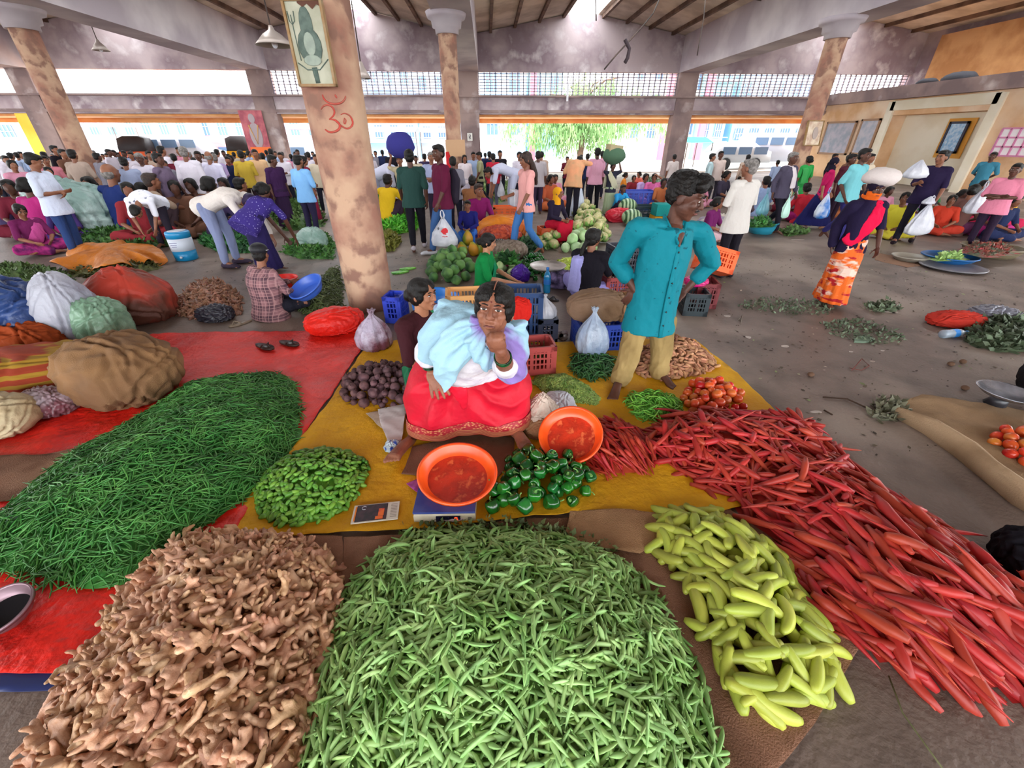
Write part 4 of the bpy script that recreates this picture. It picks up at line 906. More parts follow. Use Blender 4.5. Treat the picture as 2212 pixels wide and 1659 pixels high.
    if eyes:
        for q in (-1, 1):
            g = MB(); g.ell((q * .031, -.082, .014), (.0145, .006, .0065), 12, 8); e = obj('eye', g.xf(HM), EYEW, t)
            g = MB(); g.ell((q * .031 - .003 * 0, -.0865, .014), (.0065, .003, .0062), 10, 6); obj('iris', g.xf(HM), EYED, e)
            g = MB(); g.tube([(q * .012, -.093, .034), (q * .03, -.092, .041), (q * .052, -.078, .034)], [.003, .0045, .002], 6); obj('eyebrow', g.xf(HM), HAIR, t)
            g = MB(); g.tube([(q * .015, -.087, .018), (q * .031, -.089, .0225), (q * .047, -.080, .017)], [.002, .003, .002], 6); obj('eyelash', g.xf(HM), HAIR, t)
        g = MB(); g.tube([(-.024, -.088, -.057), (-.010, -.095, -.053), (0, -.096, -.055), (.010, -.095, -.053), (.024, -.088, -.057)], [.002, .0065, .005, .0065, .002], 8, .8); obj('lips', g.xf(HM), LIP, t)
    if shoes:
        for a, f in (('aL', 'fL'), ('aR', 'fR')):
            g = MB(); d = (J[f] - J[a]); d.z = 0; d.normalize(); g.tube([J[a] - d * .05 + V3(0, 0, -.045), J[f] + V3(0, 0, .01), J[f] + d * .05], [.045, (.052, .032), (.038, .024)], 10, rnd=True); robj('shoe', g, shoes if not isinstance(shoes, str) else cloth(shoes), t, .01, 1)
    t['_J'] = 0; del t['_J']
    if extra: extra(t, J, HM)
    return t
def drape(t, J, m, side=1, vox=.011, name='sari_drape', tail=.45):
    """the end of a sari: waist, across the chest, over one shoulder and down the back"""
    s, h = frame(J); f = s.cross((J['neck'] - J['chest']).normalized()) ; f = -f if f.dot(s.cross(V3(0, 0, 1))) < 0 else f
    S = J['sR'] if side > 0 else J['sL']; W = J['hip'] - s * side * .13
    P = [W + f * .10, J['chest'].lerp(J['hip'], .3) + f * .15, J['chest'] + s * side * .07 + f * .14, S + s * side * -.05 + V3(0, 0, .055) + f * .03, S - s * side * .05 - f * .12 + V3(0, 0, -.05), S - s * side * .04 - f * .17 + V3(0, 0, -tail)]
    g = MB(); g.tube(P, [(.11, .02), (.11, .022), (.10, .022), (.075, .022), (.09, .02), (.10, .018)], 14, up=tuple(f), rnd=True)
    # orient flat side to the body: tube x axis comes from up x tangent
    return robj(name, g, m, t, max(vox, .009), 2, folds(.008, 30, 4, (1, 1, .3)))
def place(u, v, Y, hgt):
    """ground point and scale so the crown of the head shows at (u, v) when the figure stands at depth Y"""
    p = D(u, v, Y); return Vector((p.x, Y, 0)), max(.5, p.z / hgt)
# ---- the seated seller in the middle -------------------------------------------------------
m_white = cloth('e4dfe6', col2='cfc7d4', ns=12)
m_shawl = mat('shawl', '9fc4d6', .85, '8a74b4', 2.6, .35, 40, .15, lo=.58, hi=.66, bdist=.015)
m_redsari = mat('red_sari', 'cf0f2c', .6, 'b80c26', 3, .35, 18, .3, bdist=.02)
m_gold = mat('gold_border', 'c9895a', .5, 'a01828', 46, .3, 60, .5, tex='voronoi', lo=.25, hi=.5, stretch=(1, 1, 2.2))
m_gold2 = mat('gold_stripes', 'b97f52', .5, '8f1526', 34, .2, 60, .5, tex='wave', lo=.35, hi=.6, stretch=(.02, .02, 1))
def seller():
    J = {k: D(*p) for k, p in dict(hip=(1005, 812, 2.28), hL=(968, 862, 2.40), hR=(1042, 862, 2.40), kL=(925, 845, 2.38), kR=(1095, 838, 2.34), aL=(893, 945, 2.30), aR=(1112, 930, 2.26),
         fL=(852, 985, 2.02), fR=(1130, 955, 2.12), chest=(1015, 762, 2.06), neck=(1058, 722, 1.86), head=(1068, 672, 1.72), sL=(970, 706, 1.96), sR=(1098, 722, 1.88),
         eL=(924, 765, 2.0), wL=(932, 797, 2.0), eR=(1094, 798, 1.80), wR=(1082, 758, 1.575)).items()}
    J['_'] = dict(curl=.3, hy=R(2), hp=R(-15), hr=R(4), hs=1.0)
    t = thing('person', 'seated woman seller in bright red sari and pale blue shawl, chin on her fist', 'person')
    k = 1.0; HM = headM(J) @ Matrix.Scale(k, 4); S = mat('skin_seller', '8f5c45', .5, '7d4c3a', 7, .25, 70, .35)
    s, h = frame(J)
    g = MB(); g.merge(head_mb().xf(HM)); g.tube([J['neck'] - V3(0, -.02, .05), HM @ V3(0, .02, -.04)], [.065, .052], 14, rnd=True)
    g.tube([HM @ V3(-.042, -.073, -.01), HM @ V3(-.046, -.066, -.045)], [.010, .008], 8, rnd=True); g.tube([HM @ V3(.042, -.073, -.01), HM @ V3(.046, -.066, -.045)], [.010, .008], 8, rnd=True)
    g.tube([J['hip'] + V3(0, .10, -.06), J['chest'] + V3(0, .03, 0), J['neck']], [(.14, .10), (.17, .11), (.09, .07)], 16, rnd=True)
    # arm with the hand spread on the knee
    limb(g, [J['sL'], J['eL'], J['eL'].lerp(J['wL'], .5), J['wL']], [.055, .046, .040, .030])
    hw = J['wL']; dv = (D(946, 838, 1.94) - hw)
    hand(g, hw, dv, V3(0, .75, -.8), 1, .2, 1.12, .16)
    # forearm up to the chin, closed fist
    limb(g, [J['sR'], J['eR'], J['eR'].lerp(J['wR'], .35), J['wR']], [.055, .048, .044, .027])
    w_ = J['wR']; d = (D(1060, 716, 1.54) - w_).normalized(); n = V3(.15, .9, .25); n = (n - d * n.dot(d)).normalized(); sd = d.cross(n)
    M = Matrix((sd, d, n)).transposed().to_4x4(); g.ell(w_ + d * .040, (.038, .046, .019), 14, 10, M)
    for i, o in enumerate((.029, .0105, -.009, -.028)):
        p0 = w_ + d * (.072 - .003 * abs(i - 1)) + sd * o; p1 = p0 + d * .010 + n * .025; p2 = p1 - d * .026 + n * .010; p3 = p2 - d * .010 - n * .018
        g.tube([p0, p0 + d * .008 + n * .012, p1, p2, p3], [.0102, .0102, .0095, .0088, .008], 9, rnd=True)
    g.tube([w_ + d * .016 + sd * .032, w_ + d * .045 + sd * .042 + n * .016, w_ + d * .062 + sd * .024 + n * .036], [.013, .011, .009], 9, rnd=True)
    for a, b, c, f in (('hL', 'kL', 'aL', 'fL'), ('hR', 'kR', 'aR', 'fR')):
        limb(g, [J[a], J[b], J[b].lerp(J[c], .4), J[c]], [.08, .052, .047, .038]); foot(g, J[c], J[f], True, 1.15)
    robj('body', g, S, t, .0048, 2)
    # face
    for q in (-1, 1):
        g = MB(); g.ell((q * .031, -.0815, .014), (.0150, .006, .0062), 12, 8); e = obj('eye', g.xf(HM), EYEW, t)
        g = MB(); g.ell((q * .031 + .001, -.0860, .0145), (.0082, .0034, .0064), 10, 6); obj('iris', g.xf(HM), EYED, e)
        g = MB(); g.tube([(q * .012, -.092, .031), (q * .03, -.0925, .036), (q * .054, -.076, .033)], [.002, .0032, .0015], 6); obj('eyebrow', g.xf(HM), HAIR, t)
        g = MB(); g.tube([(q * .015, -.0865, .0175), (q * .031, -.090, .021), (q * .048, -.079, .0165)], [.002, .0034, .002], 6); obj('eyelid', g.xf(HM), mat('eyelid', '5a3528', .6), t)
    g = MB(); g.tube([(-.025, -.084, -.060), (-.012, -.092, -.055), (0, -.094, -.056), (.012, -.092, -.055), (.025, -.084, -.060)], [.002, .0055, .0045, .0055, .002], 8, .8); obj('lips', g.xf(HM), mat('dusky_lips', '6b3a36', .5), t)
    g = MB(); g.ell((0, -.0905, .046), (.0036, .002, .0036), 8, 6); obj('forehead_dot', g.xf(HM), mat('dot_red', '5a0a12', .5), t)
    # hair parted in the middle, tied back
    g = MB()
    for q in (-1, 1): g.ell((q * .036, -.006, .062), (.048, .080, .056), 16, 12); g.ell((q * .062, .006, .018), (.027, .062, .064), 12, 8); g.ell((q * .050, -.045, .056), (.034, .040, .034), 12, 8)
    g.ell((0, .018, .047), (.079, .088, .081), 18, 12); g.ell((0, .045, .03), (.082, .078, .088), 16, 10); g.ell((0, .12, -.01), (.05, .04, .05), 12, 8)
    robj('hair', g.xf(HM), HAIR, t, .005, 1, folds(.003, 90, 5, (1, 1, 1)))
    g = MB(); g.tube([HM @ V3(0, -.0585, .094), HM @ V3(0, -.045, .107), HM @ V3(0, -.015, .126), HM @ V3(0, .02, .1295)], [.0022, .0028, .0028, .0015], 6); obj('hair_parting', g, S, t)
    # blouse
    g = MB(); g.tube([J['hip'].lerp(J['chest'], .52) + V3(0, .0, 0), J['hip'].lerp(J['chest'], .7) + V3(0, -.02, 0), J['chest'] + V3(0, -.01, 0), J['neck'] - V3(0, 0, .03)], [(.20, .13), (.225, .145), (.22, .15), (.10, .09)], 20, rnd=True)
    limb(g, [J['sL'], J['eL'], J['eL'].lerp(J['wL'], .15)], [.070, .072, .070]); limb(g, [J['sR'], J['eR'] + V3(0, 0, .02), J['eR'].lerp(J['wR'], .22)], [.070, .072, .064])
    robj('blouse', g, m_white, t, .008, 3, folds(.008, 26, 3))
    # shawl over both shoulders, one long point hanging in front
    nk = J['neck']; g = MB(); X_ = (0, 1, 0); eL, eR, sL, sR = J['eL'], J['eR'], J['sL'], J['sR']
    g.tube([nk + V3(-.02, .03, 0), sL, sL.lerp(eL, .55), sL.lerp(eL, .8)], [.10, .112, .108, .09], 16, rnd=True)
    g.tube([nk + V3(.02, .03, -.01), sR, sR.lerp(eR, .6), sR.lerp(eR, .95) + V3(.02, .03, 0)], [.095, .11, .112, .10], 16, rnd=True)
    g.tube([nk + V3(0, .06, 0), (sL + sR) / 2 + V3(0, .09, -.05), J['chest'] + V3(0, .10, 0)], [(.15, .07), (.27, .10), (.24, .08)], 18, up=X_, rnd=True)
    g.tube([D(1025, 712, 1.80), D(985, 745, 1.79), D(965, 785, 1.80), D(962, 820, 1.84), D(960, 846, 1.88)], [(.075, .035), (.10, .04), (.09, .03), (.055, .018), (.012, .012)], 16, up=X_, rnd=True)
    g.tube([D(1040, 705, 1.76), D(1025, 735, 1.745), D(1042, 775, 1.76), D(1052, 800, 1.79)], [(.035, .035), (.045, .035), (.042, .026), (.015, .015)], 14, up=X_, rnd=True)
    g.tube([D(1095, 712, 1.80), D(1082, 745, 1.79), D(1075, 785, 1.80)], [(.05, .035), (.075, .03), (.05, .02)], 14, up=X_, rnd=True)
    g.tube([D(1102, 735, 1.80), D(1108, 775, 1.84), D(1106, 796, 1.90)], [(.05, .06), (.045, .06), (.02, .04)], 14, up=X_, rnd=True)
    g.tube([nk + V3(-.09, .04, -.01), nk + V3(-.075, -.05, .0), nk + V3(-.05, -.10, -.05)], .028, 10, rnd=True); g.tube([nk + V3(.08, .03, -.01), nk + V3(.075, -.05, -.02), nk + V3(.04, -.10, -.06)], .026, 10, rnd=True)
    g.tube([HM @ V3(-.09, .05, -.06), nk + V3(-.09, .03, .0)], [.03, .04], 10, rnd=True)
    def wr(co):
        p = co - np.array(sL); a = np.arctan2(co[:, 0] - nk.x, nk.z + .12 - co[:, 2]); r = np.hypot(co[:, 0] - nk.x, co[:, 2] - nk.z)
        return .006 * np.sin(a * 24 + 3 * np.sin(r * 11) + 4 * co[:, 1]) + .005 * wob(co, 24, 6) + .005 * (1 - np.abs(np.sin(a * 9 + r * 10)) * 2)
    robj('shawl', g, m_shawl, t, .0065, 4, wr)
    # sari skirt stretched over the spread knees
    cx = (J['kL'].x + J['kR'].x) / 2; NA = 120; a_ = np.linspace(0, 2 * np.pi, NA, endpoint=False)
    def sup(p): return np.sign(np.cos(a_)) * np.abs(np.cos(a_)) ** p, np.sign(np.sin(a_)) * np.abs(np.sin(a_)) ** p
    FY = G(985, 948, .09).y
    spec = [(z, a, b, FY + fy + b, p) for z, a, b, fy, p in [(.70, .18, .11, .12, 1), (.66, .19, .12, .12, 1), (.60, .21, .14, .11, 1), (.575, .25, .17, .09, 1), (.54, .33, .21, .05, .9), (.50, .38, .24, .02, .8), (.44, .405, .26, 0, .72), (.36, .42, .27, 0, .68), (.28, .43, .28, 0, .64), (.20, .437, .285, 0, .62), (.13, .44, .285, 0, .6), (.075, .442, .285, 0, .6)]]
    def ring(z, a, b, cy, p, off=0, wv=0):
        X, Y = sup(p); a += off; b += off; front = np.maximum(0, -Y) ** 2
        mid = np.exp(-(X / .28) ** 2) * front
        lapdip = .05 * mid * math.exp(-((z - .5) / .06) ** 2)
        Z = np.full(NA, z) - lapdip + .02 * X
        inw = (.06 * mid if z < .5 else .02 * mid)
        fr = (.012 * np.sin(X * 9 + z * 14) + .008 * np.sin(X * 17 - z * 20)) * front * (1 if z > .2 else .5)
        return np.stack([cx + X * a, cy + Y * b + inw + fr, Z], -1)
    def interp(z):
        zs = [q[0] for q in spec]
        for i in range(len(spec) - 1):
            if spec[i][0] >= z >= spec[i + 1][0]:
                f = (spec[i][0] - z) / (spec[i][0] - spec[i + 1][0]); return [spec[i][k] + (spec[i + 1][k] - spec[i][k]) * f for k in range(1, 5)]
        return spec[-1][1:]
    zz = list(np.linspace(.70, .075, 54)); rings = [ring(z, *interp(z)) for z in zz]
    g = MB(); g.loft(np.array(rings), True, False); V, Q = g.arr()
    V = V + 0; nrmv = np.c_[V[:, :2] - [cx, 2.4], np.zeros(len(V))]; nrmv /= np.maximum(np.linalg.norm(nrmv, axis=1), 1e-6)[:, None]
    rad = np.hypot(V[:, 0] - cx, V[:, 2] - .52); ang = np.arctan2(V[:, 2] - .52, V[:, 0] - cx)
    V = V + nrmv * (.030 * (1 - 2 * np.abs(np.sin(ang * 5.5 + 1.2 * np.sin(rad * 9)))) * np.clip(1.1 - np.abs(rad - .2) * 2.4, .12, 1) + .007 * wob(V, 14, 5))[:, None]
    o = obj('sari', (V, Q), m_redsari, t)
    for nm, za, zb, mm, of in (('sari_border', .175, .125, m_gold, .006), ('sari_border_stripes', .125, .082, m_gold2, .007)):
        rr = [ring(z, *interp(z), of) for z in np.linspace(za, zb, 8)]; g = MB(); g.loft(np.array(rr), True, False); V, Q = g.arr(); V = V + nrmv[:1] * 0
        rad = np.hypot(V[:, 0] - cx, V[:, 2] - .52); ang = np.arctan2(V[:, 2] - .52, V[:, 0] - cx); nv = np.c_[V[:, :2] - [cx, 2.4], np.zeros(len(V))]; nv /= np.linalg.norm(nv, axis=1)[:, None]
        V = V + nv * (.030 * (1 - 2 * np.abs(np.sin(ang * 5.5 + 1.2 * np.sin(rad * 9)))) * np.clip(1.1 - np.abs(rad - .2) * 2.4, .12, 1) + .007 * wob(V, 14, 5))[:, None]
        obj(nm, (V, Q), mm, t)
    # tucked pleats at the waist
    g = MB(); g.tube([D(925, 812, 2.14), D(975, 820, 2.06), D(1030, 812, 2.05), D(1085, 812, 2.12)], [.028, .034, .032, .028], 10, .8, rnd=True)
    g.tube([D(978, 818, 2.05), D(995, 850, 2.06), D(1003, 880, 2.09)], [(.06, .02), (.045, .022), (.02, .014)], 14, up=(0, 1, 0), rnd=True)
    robj('pleats', g, m_redsari, t, .007, 2, folds(.004, 70, 2, (1, .3, 1)))
    g = MB(); g.tube([D(998, 822, 2.02), D(1036, 806, 2.02)], [.018, .014], 10, .5, rnd=True); obj('gold_waist_edge', g, m_gold, t)
    # bangles
    for nm, w0, w1, rr in (('bangles', J['eL'].lerp(J['wL'], .55), J['wL'], .040), ('bangles', J['eR'].lerp(J['wR'], .62), J['eR'].lerp(J['wR'], .78), .037)):
        g = MB(); ax = (w1 - w0).normalized()
        for i in range(4):
            c = w0 + ax * (.009 * i); u = ax.cross(V3(0, 0, 1)).normalized(); v = ax.cross(u); g.tube([c + u * rr * math.cos(q) + v * rr * math.sin(q) for q in np.linspace(0, 2 * math.pi, 22)], .0045, 6, cap=False)
        obj(nm, g, mat('bangle_green', '14502a', .2, '0a1a10', 30), t)
    return t
seller()

# ---- the standing man in teal ---------------------------------------------------------------
m_teal = mat('teal_shirt', '067482', .75, '044c58', 20, .35, 18, .2, lo=.66, hi=.69, bdist=.02)
m_khaki = mat('khaki', '9c8456', .85, '826c44', 3, .4, 16, .1, bdist=.02)
def tealman():
    q = lambda u, v, Y: D(u, v, Y)
    fl = G(1322, 858); fr = G(1445, 838)
    J = {k: q(*p) for k, p in dict(hip=(1404, 688, 2.98), hL=(1376, 692, 2.96), hR=(1432, 690, 3.0), kL=(1358, 772, 2.90), kR=(1428, 766, 3.02), chest=(1432, 560, 2.98), neck=(1456, 478, 2.99), head=(1481, 428, 2.94),
         sL=(1378, 494, 2.92), sR=(1512, 500, 3.06), eL=(1333, 566, 3.06), wL=(1372, 628, 2.94), eR=(1535, 570, 3.18), wR=(1480, 628, 3.16)).items()}
    J['aL'] = G(1336, 838) + V3(0, 0, .09); J['fL'] = G(1325, 862) + V3(0, .0, .025); J['aR'] = G(1420, 822) + V3(0, 0, .08); J['fR'] = G(1448, 838) + V3(0, 0, .025)
    J['_'] = dict(hs=1.2, curl=.35, hy=R(38), hp=R(16), hr=R(0), nL=(.3, .6, 0), dL=tuple(q(1352, 655, 2.97) - J['wL']))
    t = person('young man standing barefoot in teal printed shirt and rolled khaki trousers', (0, 0, 0), 0, 1, J, None, None, 'b', None, .0062, eyes=False)
    HM = headM(J)
    g = MB(); g.ell((0, .03, .055), (.090, .098, .082), 18, 12); g.ell((0, .055, .01), (.082, .058, .065), 16, 10); g.ell((.01, -.045, .10), (.075, .06, .04), 14, 8); g.ell((-.03, -.06, .085), (.05, .035, .03), 12, 8); g.ell((.04, -.06, .09), (.05, .035, .035), 12, 8)
    robj('hair', g.xf(HM), HAIR, t, .006, 1, folds(.009, 60, 5, (1, 1, 1)))
    for s_ in (-1, 1):
        g = MB(); g.ell((s_ * .031, -.0825, .012), (.014, .005, .0045), 12, 8); e = obj('eye', g.xf(HM), EYEW, t); g = MB(); g.ell((s_ * .033, -.0865, .0115), (.006, .003, .0042), 8, 6); obj('iris', g.xf(HM), EYED, e)
        g = MB(); g.tube([(s_ * .012, -.093, .032), (s_ * .03, -.0935, .040), (s_ * .053, -.078, .034)], [.003, .0045, .002], 6); obj('eyebrow', g.xf(HM), HAIR, t)
    g = MB(); g.tube([(-.026, -.088, -.042), (0, -.099, -.036), (.026, -.088, -.042)], [.003, .004, .003], 6); obj('moustache', g.xf(HM), HAIR, t)
    g = MB(); g.tube([(-.022, -.086, -.057), (0, -.094, -.054), (.022, -.086, -.057)], [.002, .006, .002], 8); obj('lips', g.xf(HM), LIP, t)
    # shirt, hanging loose over the trousers
    g = MB(); s, h = frame(J); hp = J['hip']; up = (J['chest'] - hp).normalized()
    P = [hp - up * .09, hp, hp + up * .16, hp + up * .32, J['chest'] + up * .08, J['chest'] + up * .22, J['neck'] + V3(0, 0, -.03)]; W = [.215, .205, .19, .195, .205, .185, .085]; Dp = [.155, .145, .13, .13, .135, .115, .075]
    rings = [orel(p, (h.lerp(s, min(1, i / 4))).normalized(), (h.lerp(s, min(1, i / 4))).normalized().cross(up), a, b, 24) for i, (p, a, b) in enumerate(zip(P, W, Dp))]; g.loft(rings)
    for k in ('sL', 'sR'): g.tube([J[k], J['neck'].lerp(J[k], .3) - V3(0, 0, .03)], [.075, .06], 12, rnd=True)
    limb(g, [J['sL'], J['sL'].lerp(J['eL'], .5), J['eL'], J['eL'].lerp(J['wL'], .45)], [.078, .074, .070, .062]); limb(g, [J['sR'], J['sR'].lerp(J['eR'], .5), J['eR'], J['eR'].lerp(J['wR'], .45)], [.078, .074, .070, .062])
    robj('shirt', g, m_teal, t, .0075, 3, folds(.011, 17, 2, (1, 1, .6)))
    # open neck, placket, collar, buttons
    f = -s.cross(up); f = f if f.y < 0 else -f
    nk = J['neck']; g = MB(); cpt = J['chest'] + up * .12 + f * .125
    g.tube([nk + f * .035 + s * -.03 + V3(0, 0, -.02), nk.lerp(cpt, .5) + f * .045, cpt + f * .012], [(.05, .02), (.035, .02), (.006, .012)], 10, up=tuple(f), rnd=True); obj('open_chest', g, SK['b'], t)
    g = MB()
    for k in (-1, 1): g.tube([nk + V3(0, 0, .02) - f * .05 + s * k * .05, nk + V3(0, 0, -.01) + s * k * .075 + f * .02, cpt + s * k * .02 + f * .02 + up * .02], [(.012, .02), (.012, .026), (.008, .016)], 8, rnd=True)
    robj('collar', g, m_teal, t, .005, 1)
    g = MB(); g.tube([cpt + f * .012, J['chest'] + f * .143, hp + up * .2 + f * .143, hp + f * .155, hp - up * .09 + f * .165], [(.018, .006)] * 5, 8, up=tuple(f)); obj('placket', g, m_teal, t)
    for i in range(6):
        c = (cpt + f * .02).lerp(hp - up * .05 + f * .168, .06 + i * .17) + f * .004; g = MB(); g.ell(c, .0065, 8, 6); obj('button', g, mat('dark_button', '1b2226', .3), t)
    g = MB()
    g.tube([J['hL'], J['hR']], [.10, .10], 14, rnd=True); g.ell(hp, (.15, .11, .10), 16, 10)
    for a, b, c in (('hL', 'kL', 'aL'), ('hR', 'kR', 'aR')):
        e = J[b].lerp(J[c], .86); limb(g, [J[a], J[a].lerp(J[b], .5), J[b], J[b].lerp(J[c], .5), e], [.10, .090, .080, .074, .072], 14); d = (J[c] - J[b]).normalized()
        g.tube([e - d * .03, e + d * .012], [.080, .078], 14, rnd=True)
    robj('trousers', g, m_khaki, t, .0075, 2, folds(.011, 26, 6, (1, 1, .5)))
    return t
tealman()
# ================================================================ everyone else
def carrybag(label, p, w, h, m=None, d=.5, cat='bag', seed=0, name='plastic_bag', mark=None, handles=True):
    """a filled thin bag hanging from its handles at p (top), w wide and h tall"""
    g = MB(); z = [0, .08, .24, .48, .74, .92, 1]; r = [.04, .09, .20, .37, .5, .48, .22]
    rings = []
    for q, k in zip(z, r):
        a = np.linspace(0, 2 * np.pi, 28, endpoint=False); f = 1 + (.28 * (1 - q) + .03) * np.sin(a * 8 + seed) + .03 * np.sin(a * 11 + q * 7)
        rings.append(np.stack([np.cos(a) * k * w * f, np.sin(a) * k * w * d * f, np.full(28, -q * h)], -1))
    g.loft(rings); 
    if handles:
        for s in (-1, 1): g.tube([(s * .02 * w, 0, -.05 * h), (s * .07 * w, 0, .08 * h), (s * .05 * w, 0, .2 * h), (0, 0, .25 * h)], [.04 * w, .03 * w, .02 * w, .015 * w], 6)
    V, Q = g.arr(); V = V + .02 * w * wob(V, 9 / w, seed)[:, None] * np.array([1, 1, .3])
    o = obj(name, (V, Q), m or BAGW); o.location = p; return tag(o, label, cat)
wh, bk, jn = 'd8d4dc', '1f1c26', '3a5f96'
# near and middle distance, each with its own look: (u, v) crown, depth
def P_(label, u, v, Y, J, rz=0, hgt=None, **k):
    hgt = hgt or (J['head'].z + .125 * J['_'].get('hs', 1.04)); loc, sc = place(u, v, Y, hgt); k.setdefault('eyes', Y < 12 and abs(rz) < 110 and k.get('hair') != 'x'); return person(label, loc, R(rz), sc, J, **k)
# rz 0 looks at us, 180 shows the back, 90 looks to the picture's right, -90 to the left
def saree_green(t, J, HM): drape(t, J, mat('green_print', '1f7a4c', .7, 'c8483c', 16, .2, 20, lo=.62, hi=.66, col3='d8d8c0', ns3=20, lo3=.66, hi3=.7), 1)
P_('woman sitting behind the seller in green patterned sari and dark maroon blouse, looking right', 905, 600, 3.05, pose('sit', hy=R(10), wL=(-.10, -.24, .22)), 52, top='3c1a20', bottom=mat('green_sari', '1f6a46', .8, '16563a', 9, .3, 20, .2, col3='9a2a4a', ns3=7, lo3=.6, hi3=.64),
   botkind='sari', topkind='blouse', sleeve=.5, hair='bun', skin='c', vox=.008, eyes=True, extra=saree_green, fat=1.1)
P_('woman in bright green blouse sitting side-on behind the stacked crates', 1052, 503, 5.3, pose('sit', hp=R(12), wL=(-.05, -.42, .22), wR=(.12, -.42, .20)), 78, top='0f7a3c', bottom='1d4a34', botkind='sari', topkind='blouse', sleeve=.5, hair='bun', skin='c', vox=.009,
   extra=lambda t, J, HM: drape(t, J, cloth('157a55'), 1), fat=1.15)
P_('woman with a long braid in black blouse and lavender sari, back towards us', 1283, 492, 5.1, pose('sit', hy=R(-25)), 150, top='17141c', bottom=mat('lavender_sari', '8c84c0', .8, '5a5490', 9, .3, 20, .2, lo=.6, hi=.68), botkind='sari', topkind='blouse', sleeve=.45, hair='braid', skin='a', vox=.009,
   extra=lambda t, J, HM: drape(t, J, cloth('9a98d0'), 1), fat=1.15)
m_plaid = crossweave('checked_shirt', '8a6468', '3c2c38', 'b08a88', 2.6)
def cap(t, J, HM):
    g = MB(); g.ell((0, .022, .066), (.098, .108, .078), 18, 12); g.tube([(0, -.05, .06), (0, -.16, .045)], [(.07, .01), (.055, .006)], 14, up=(0, 0, 1)); robj('cap', g.xf(HM), mat('black_cap', '14141a', .6), t, .006, 1)
    g = MB(); a = np.linspace(0, 2 * np.pi, 20)[:-1]; g.tube([(.099, .03 + .014 * math.cos(x), .075 + .016 * math.sin(x)) for x in a] + [(.099, .044, .075), (.099, .046, .056)], .0035, 6); obj('cap_logo', g.xf(HM), BAGW, t)
    g = MB(); g.tube([(.099 * math.sin(x), .022 - .109 * math.cos(x), .055) for x in np.linspace(-1.8, 1.8, 20)], .004, 6); obj('cap_stripe', g.xf(HM), BAGW, t)
P_('man in checked brown shirt and black cap sitting with his back to us', 553, 528, 4.75, pose('sit', hy=R(30), hp=R(8), wR=(.20, -.46, .30), eR=(.30, -.16, .36)), 150, top=m_plaid, bottom='1c1c26', sleeve=.95, hair='short', skin='a', vox=.009, extra=cap, fat=1.45)
# left side
P_('man in bright white shirt and blue jeans bent over at the far left', 60, 330, 7.6, pose('fold', hp=R(25), hy=R(30)), 100, top='c8d0e4', bottom='2a3f6e', hair='short', fat=1.25, sleeve=.5)
P_('woman in magenta patterned sari sitting at the left edge', 34, 440, 8.0, pose('sit', hp=R(20)), 60, top='6a2050', bottom=mat('magenta_sari', 'b0307a', .8, '5a1c50', 8, .3, 20, .2), botkind='sari', topkind='blouse', hair='bun', extra=lambda t, J, HM: drape(t, J, cloth('b84a88'), 1))
P_('woman in purple sari sitting behind the green heap, head lowered', 112, 432, 8.9, pose('sit', hp=R(30)), 30, top='43306a', bottom='4a3078', botkind='sari', topkind='blouse', hair='bun', skin='b')
P_('person in grey violet wrap sitting beside the purple sari woman', 150, 430, 9.4, pose('sit', hp=R(25)), 20, top='5a4a66', bottom='6a5a78', botkind='sari', topkind='blouse', hair='short', hcol=HENNA)
P_('person in white shirt with grey blotches bending right over towards us', 312, 406, 8.4, pose('bend', head=(0, -.60, .80), hp=1.3), 10, top=mat('blotchy_shirt', 'e2e2ee', .85, '6f7488', 9, .3, 18, .1, lo=.62, hi=.66), bottom='2a2430', hair='short', sleeve=.5, hgt=1.16, fat=1.2)
P_('man in cream shirt and grey trousers bending to the right over greens', 452, 402, 7.0, pose('bend', wL=(-.1, -.66, .42), wR=(.1, -.66, .42), eL=(-.18, -.52, .68), eR=(.18, -.52, .68)), 82, top='d8cfc8', bottom='7d86a8', hair='short', sleeve=.9, hgt=1.13, hcol=mat('hair_violet', '2a1c40', .6), shoes='3a3040')
m_dots = mat('violet_dotted', '3c2f78', .8, 'b0a8d8', 26, .3, 20, .1, tex='voronoi', lo=.22, hi=.14)
P_('woman in violet dotted tunic bent forward with her back to us', 536, 396, 6.7, pose('bend', chest=(0, -.06, 1.02), neck=(0, -.16, 1.12), head=(0, -.22, 1.24), sL=(-.18, -.14, 1.08), sR=(.18, -.14, 1.08), eL=(-.22, -.30, .84), eR=(.22, -.30, .84), hp=.5), 150, top=m_dots, bottom='241c48', botkind='skirt', hair='bun', skin='b', low=.25, fat=1.3)
P_('man in light blue t-shirt and dark trousers, arms folded, back turned', 640, 334, 9.2, pose('fold'), 160, top='7fb4e8', bottom='2a2440', skin='a', fat=1.15)
P_('woman in maroon dress standing beyond the light blue t-shirt man', 652, 336, 11, pose('stand'), 130, top='7a2036', bottom='8a2440', botkind='skirt', hair='long', skin='a')
P_('person in dark violet clothes standing with face to the right', 584, 334, 10.3, pose('stand', hy=R(50), hp=R(15)), 60, top='3a1f46', bottom='33203f', botkind='skirt', hair='short', skin='b', fat=1.15)
P_('man in mustard yellow shirt standing in the left crowd', 517, 324, 12, pose('fold'), 200, top='c0a23c', bottom='3a2a30', fat=1.1, sleeve=.9)
P_('man in pale orange shirt standing beside the mustard shirt', 548, 322, 12.6, pose('stand'), 30, top='d8b088', bottom='4a2a30', fat=1.1, sleeve=.9)
P_('tall man in white shirt and white trousers seen from behind', 392, 316, 10.2, pose('stand'), 195, top='d6cfda', bottom='cfc8d2', skin='a', fat=1.15, sleeve=.9, hair='grey')
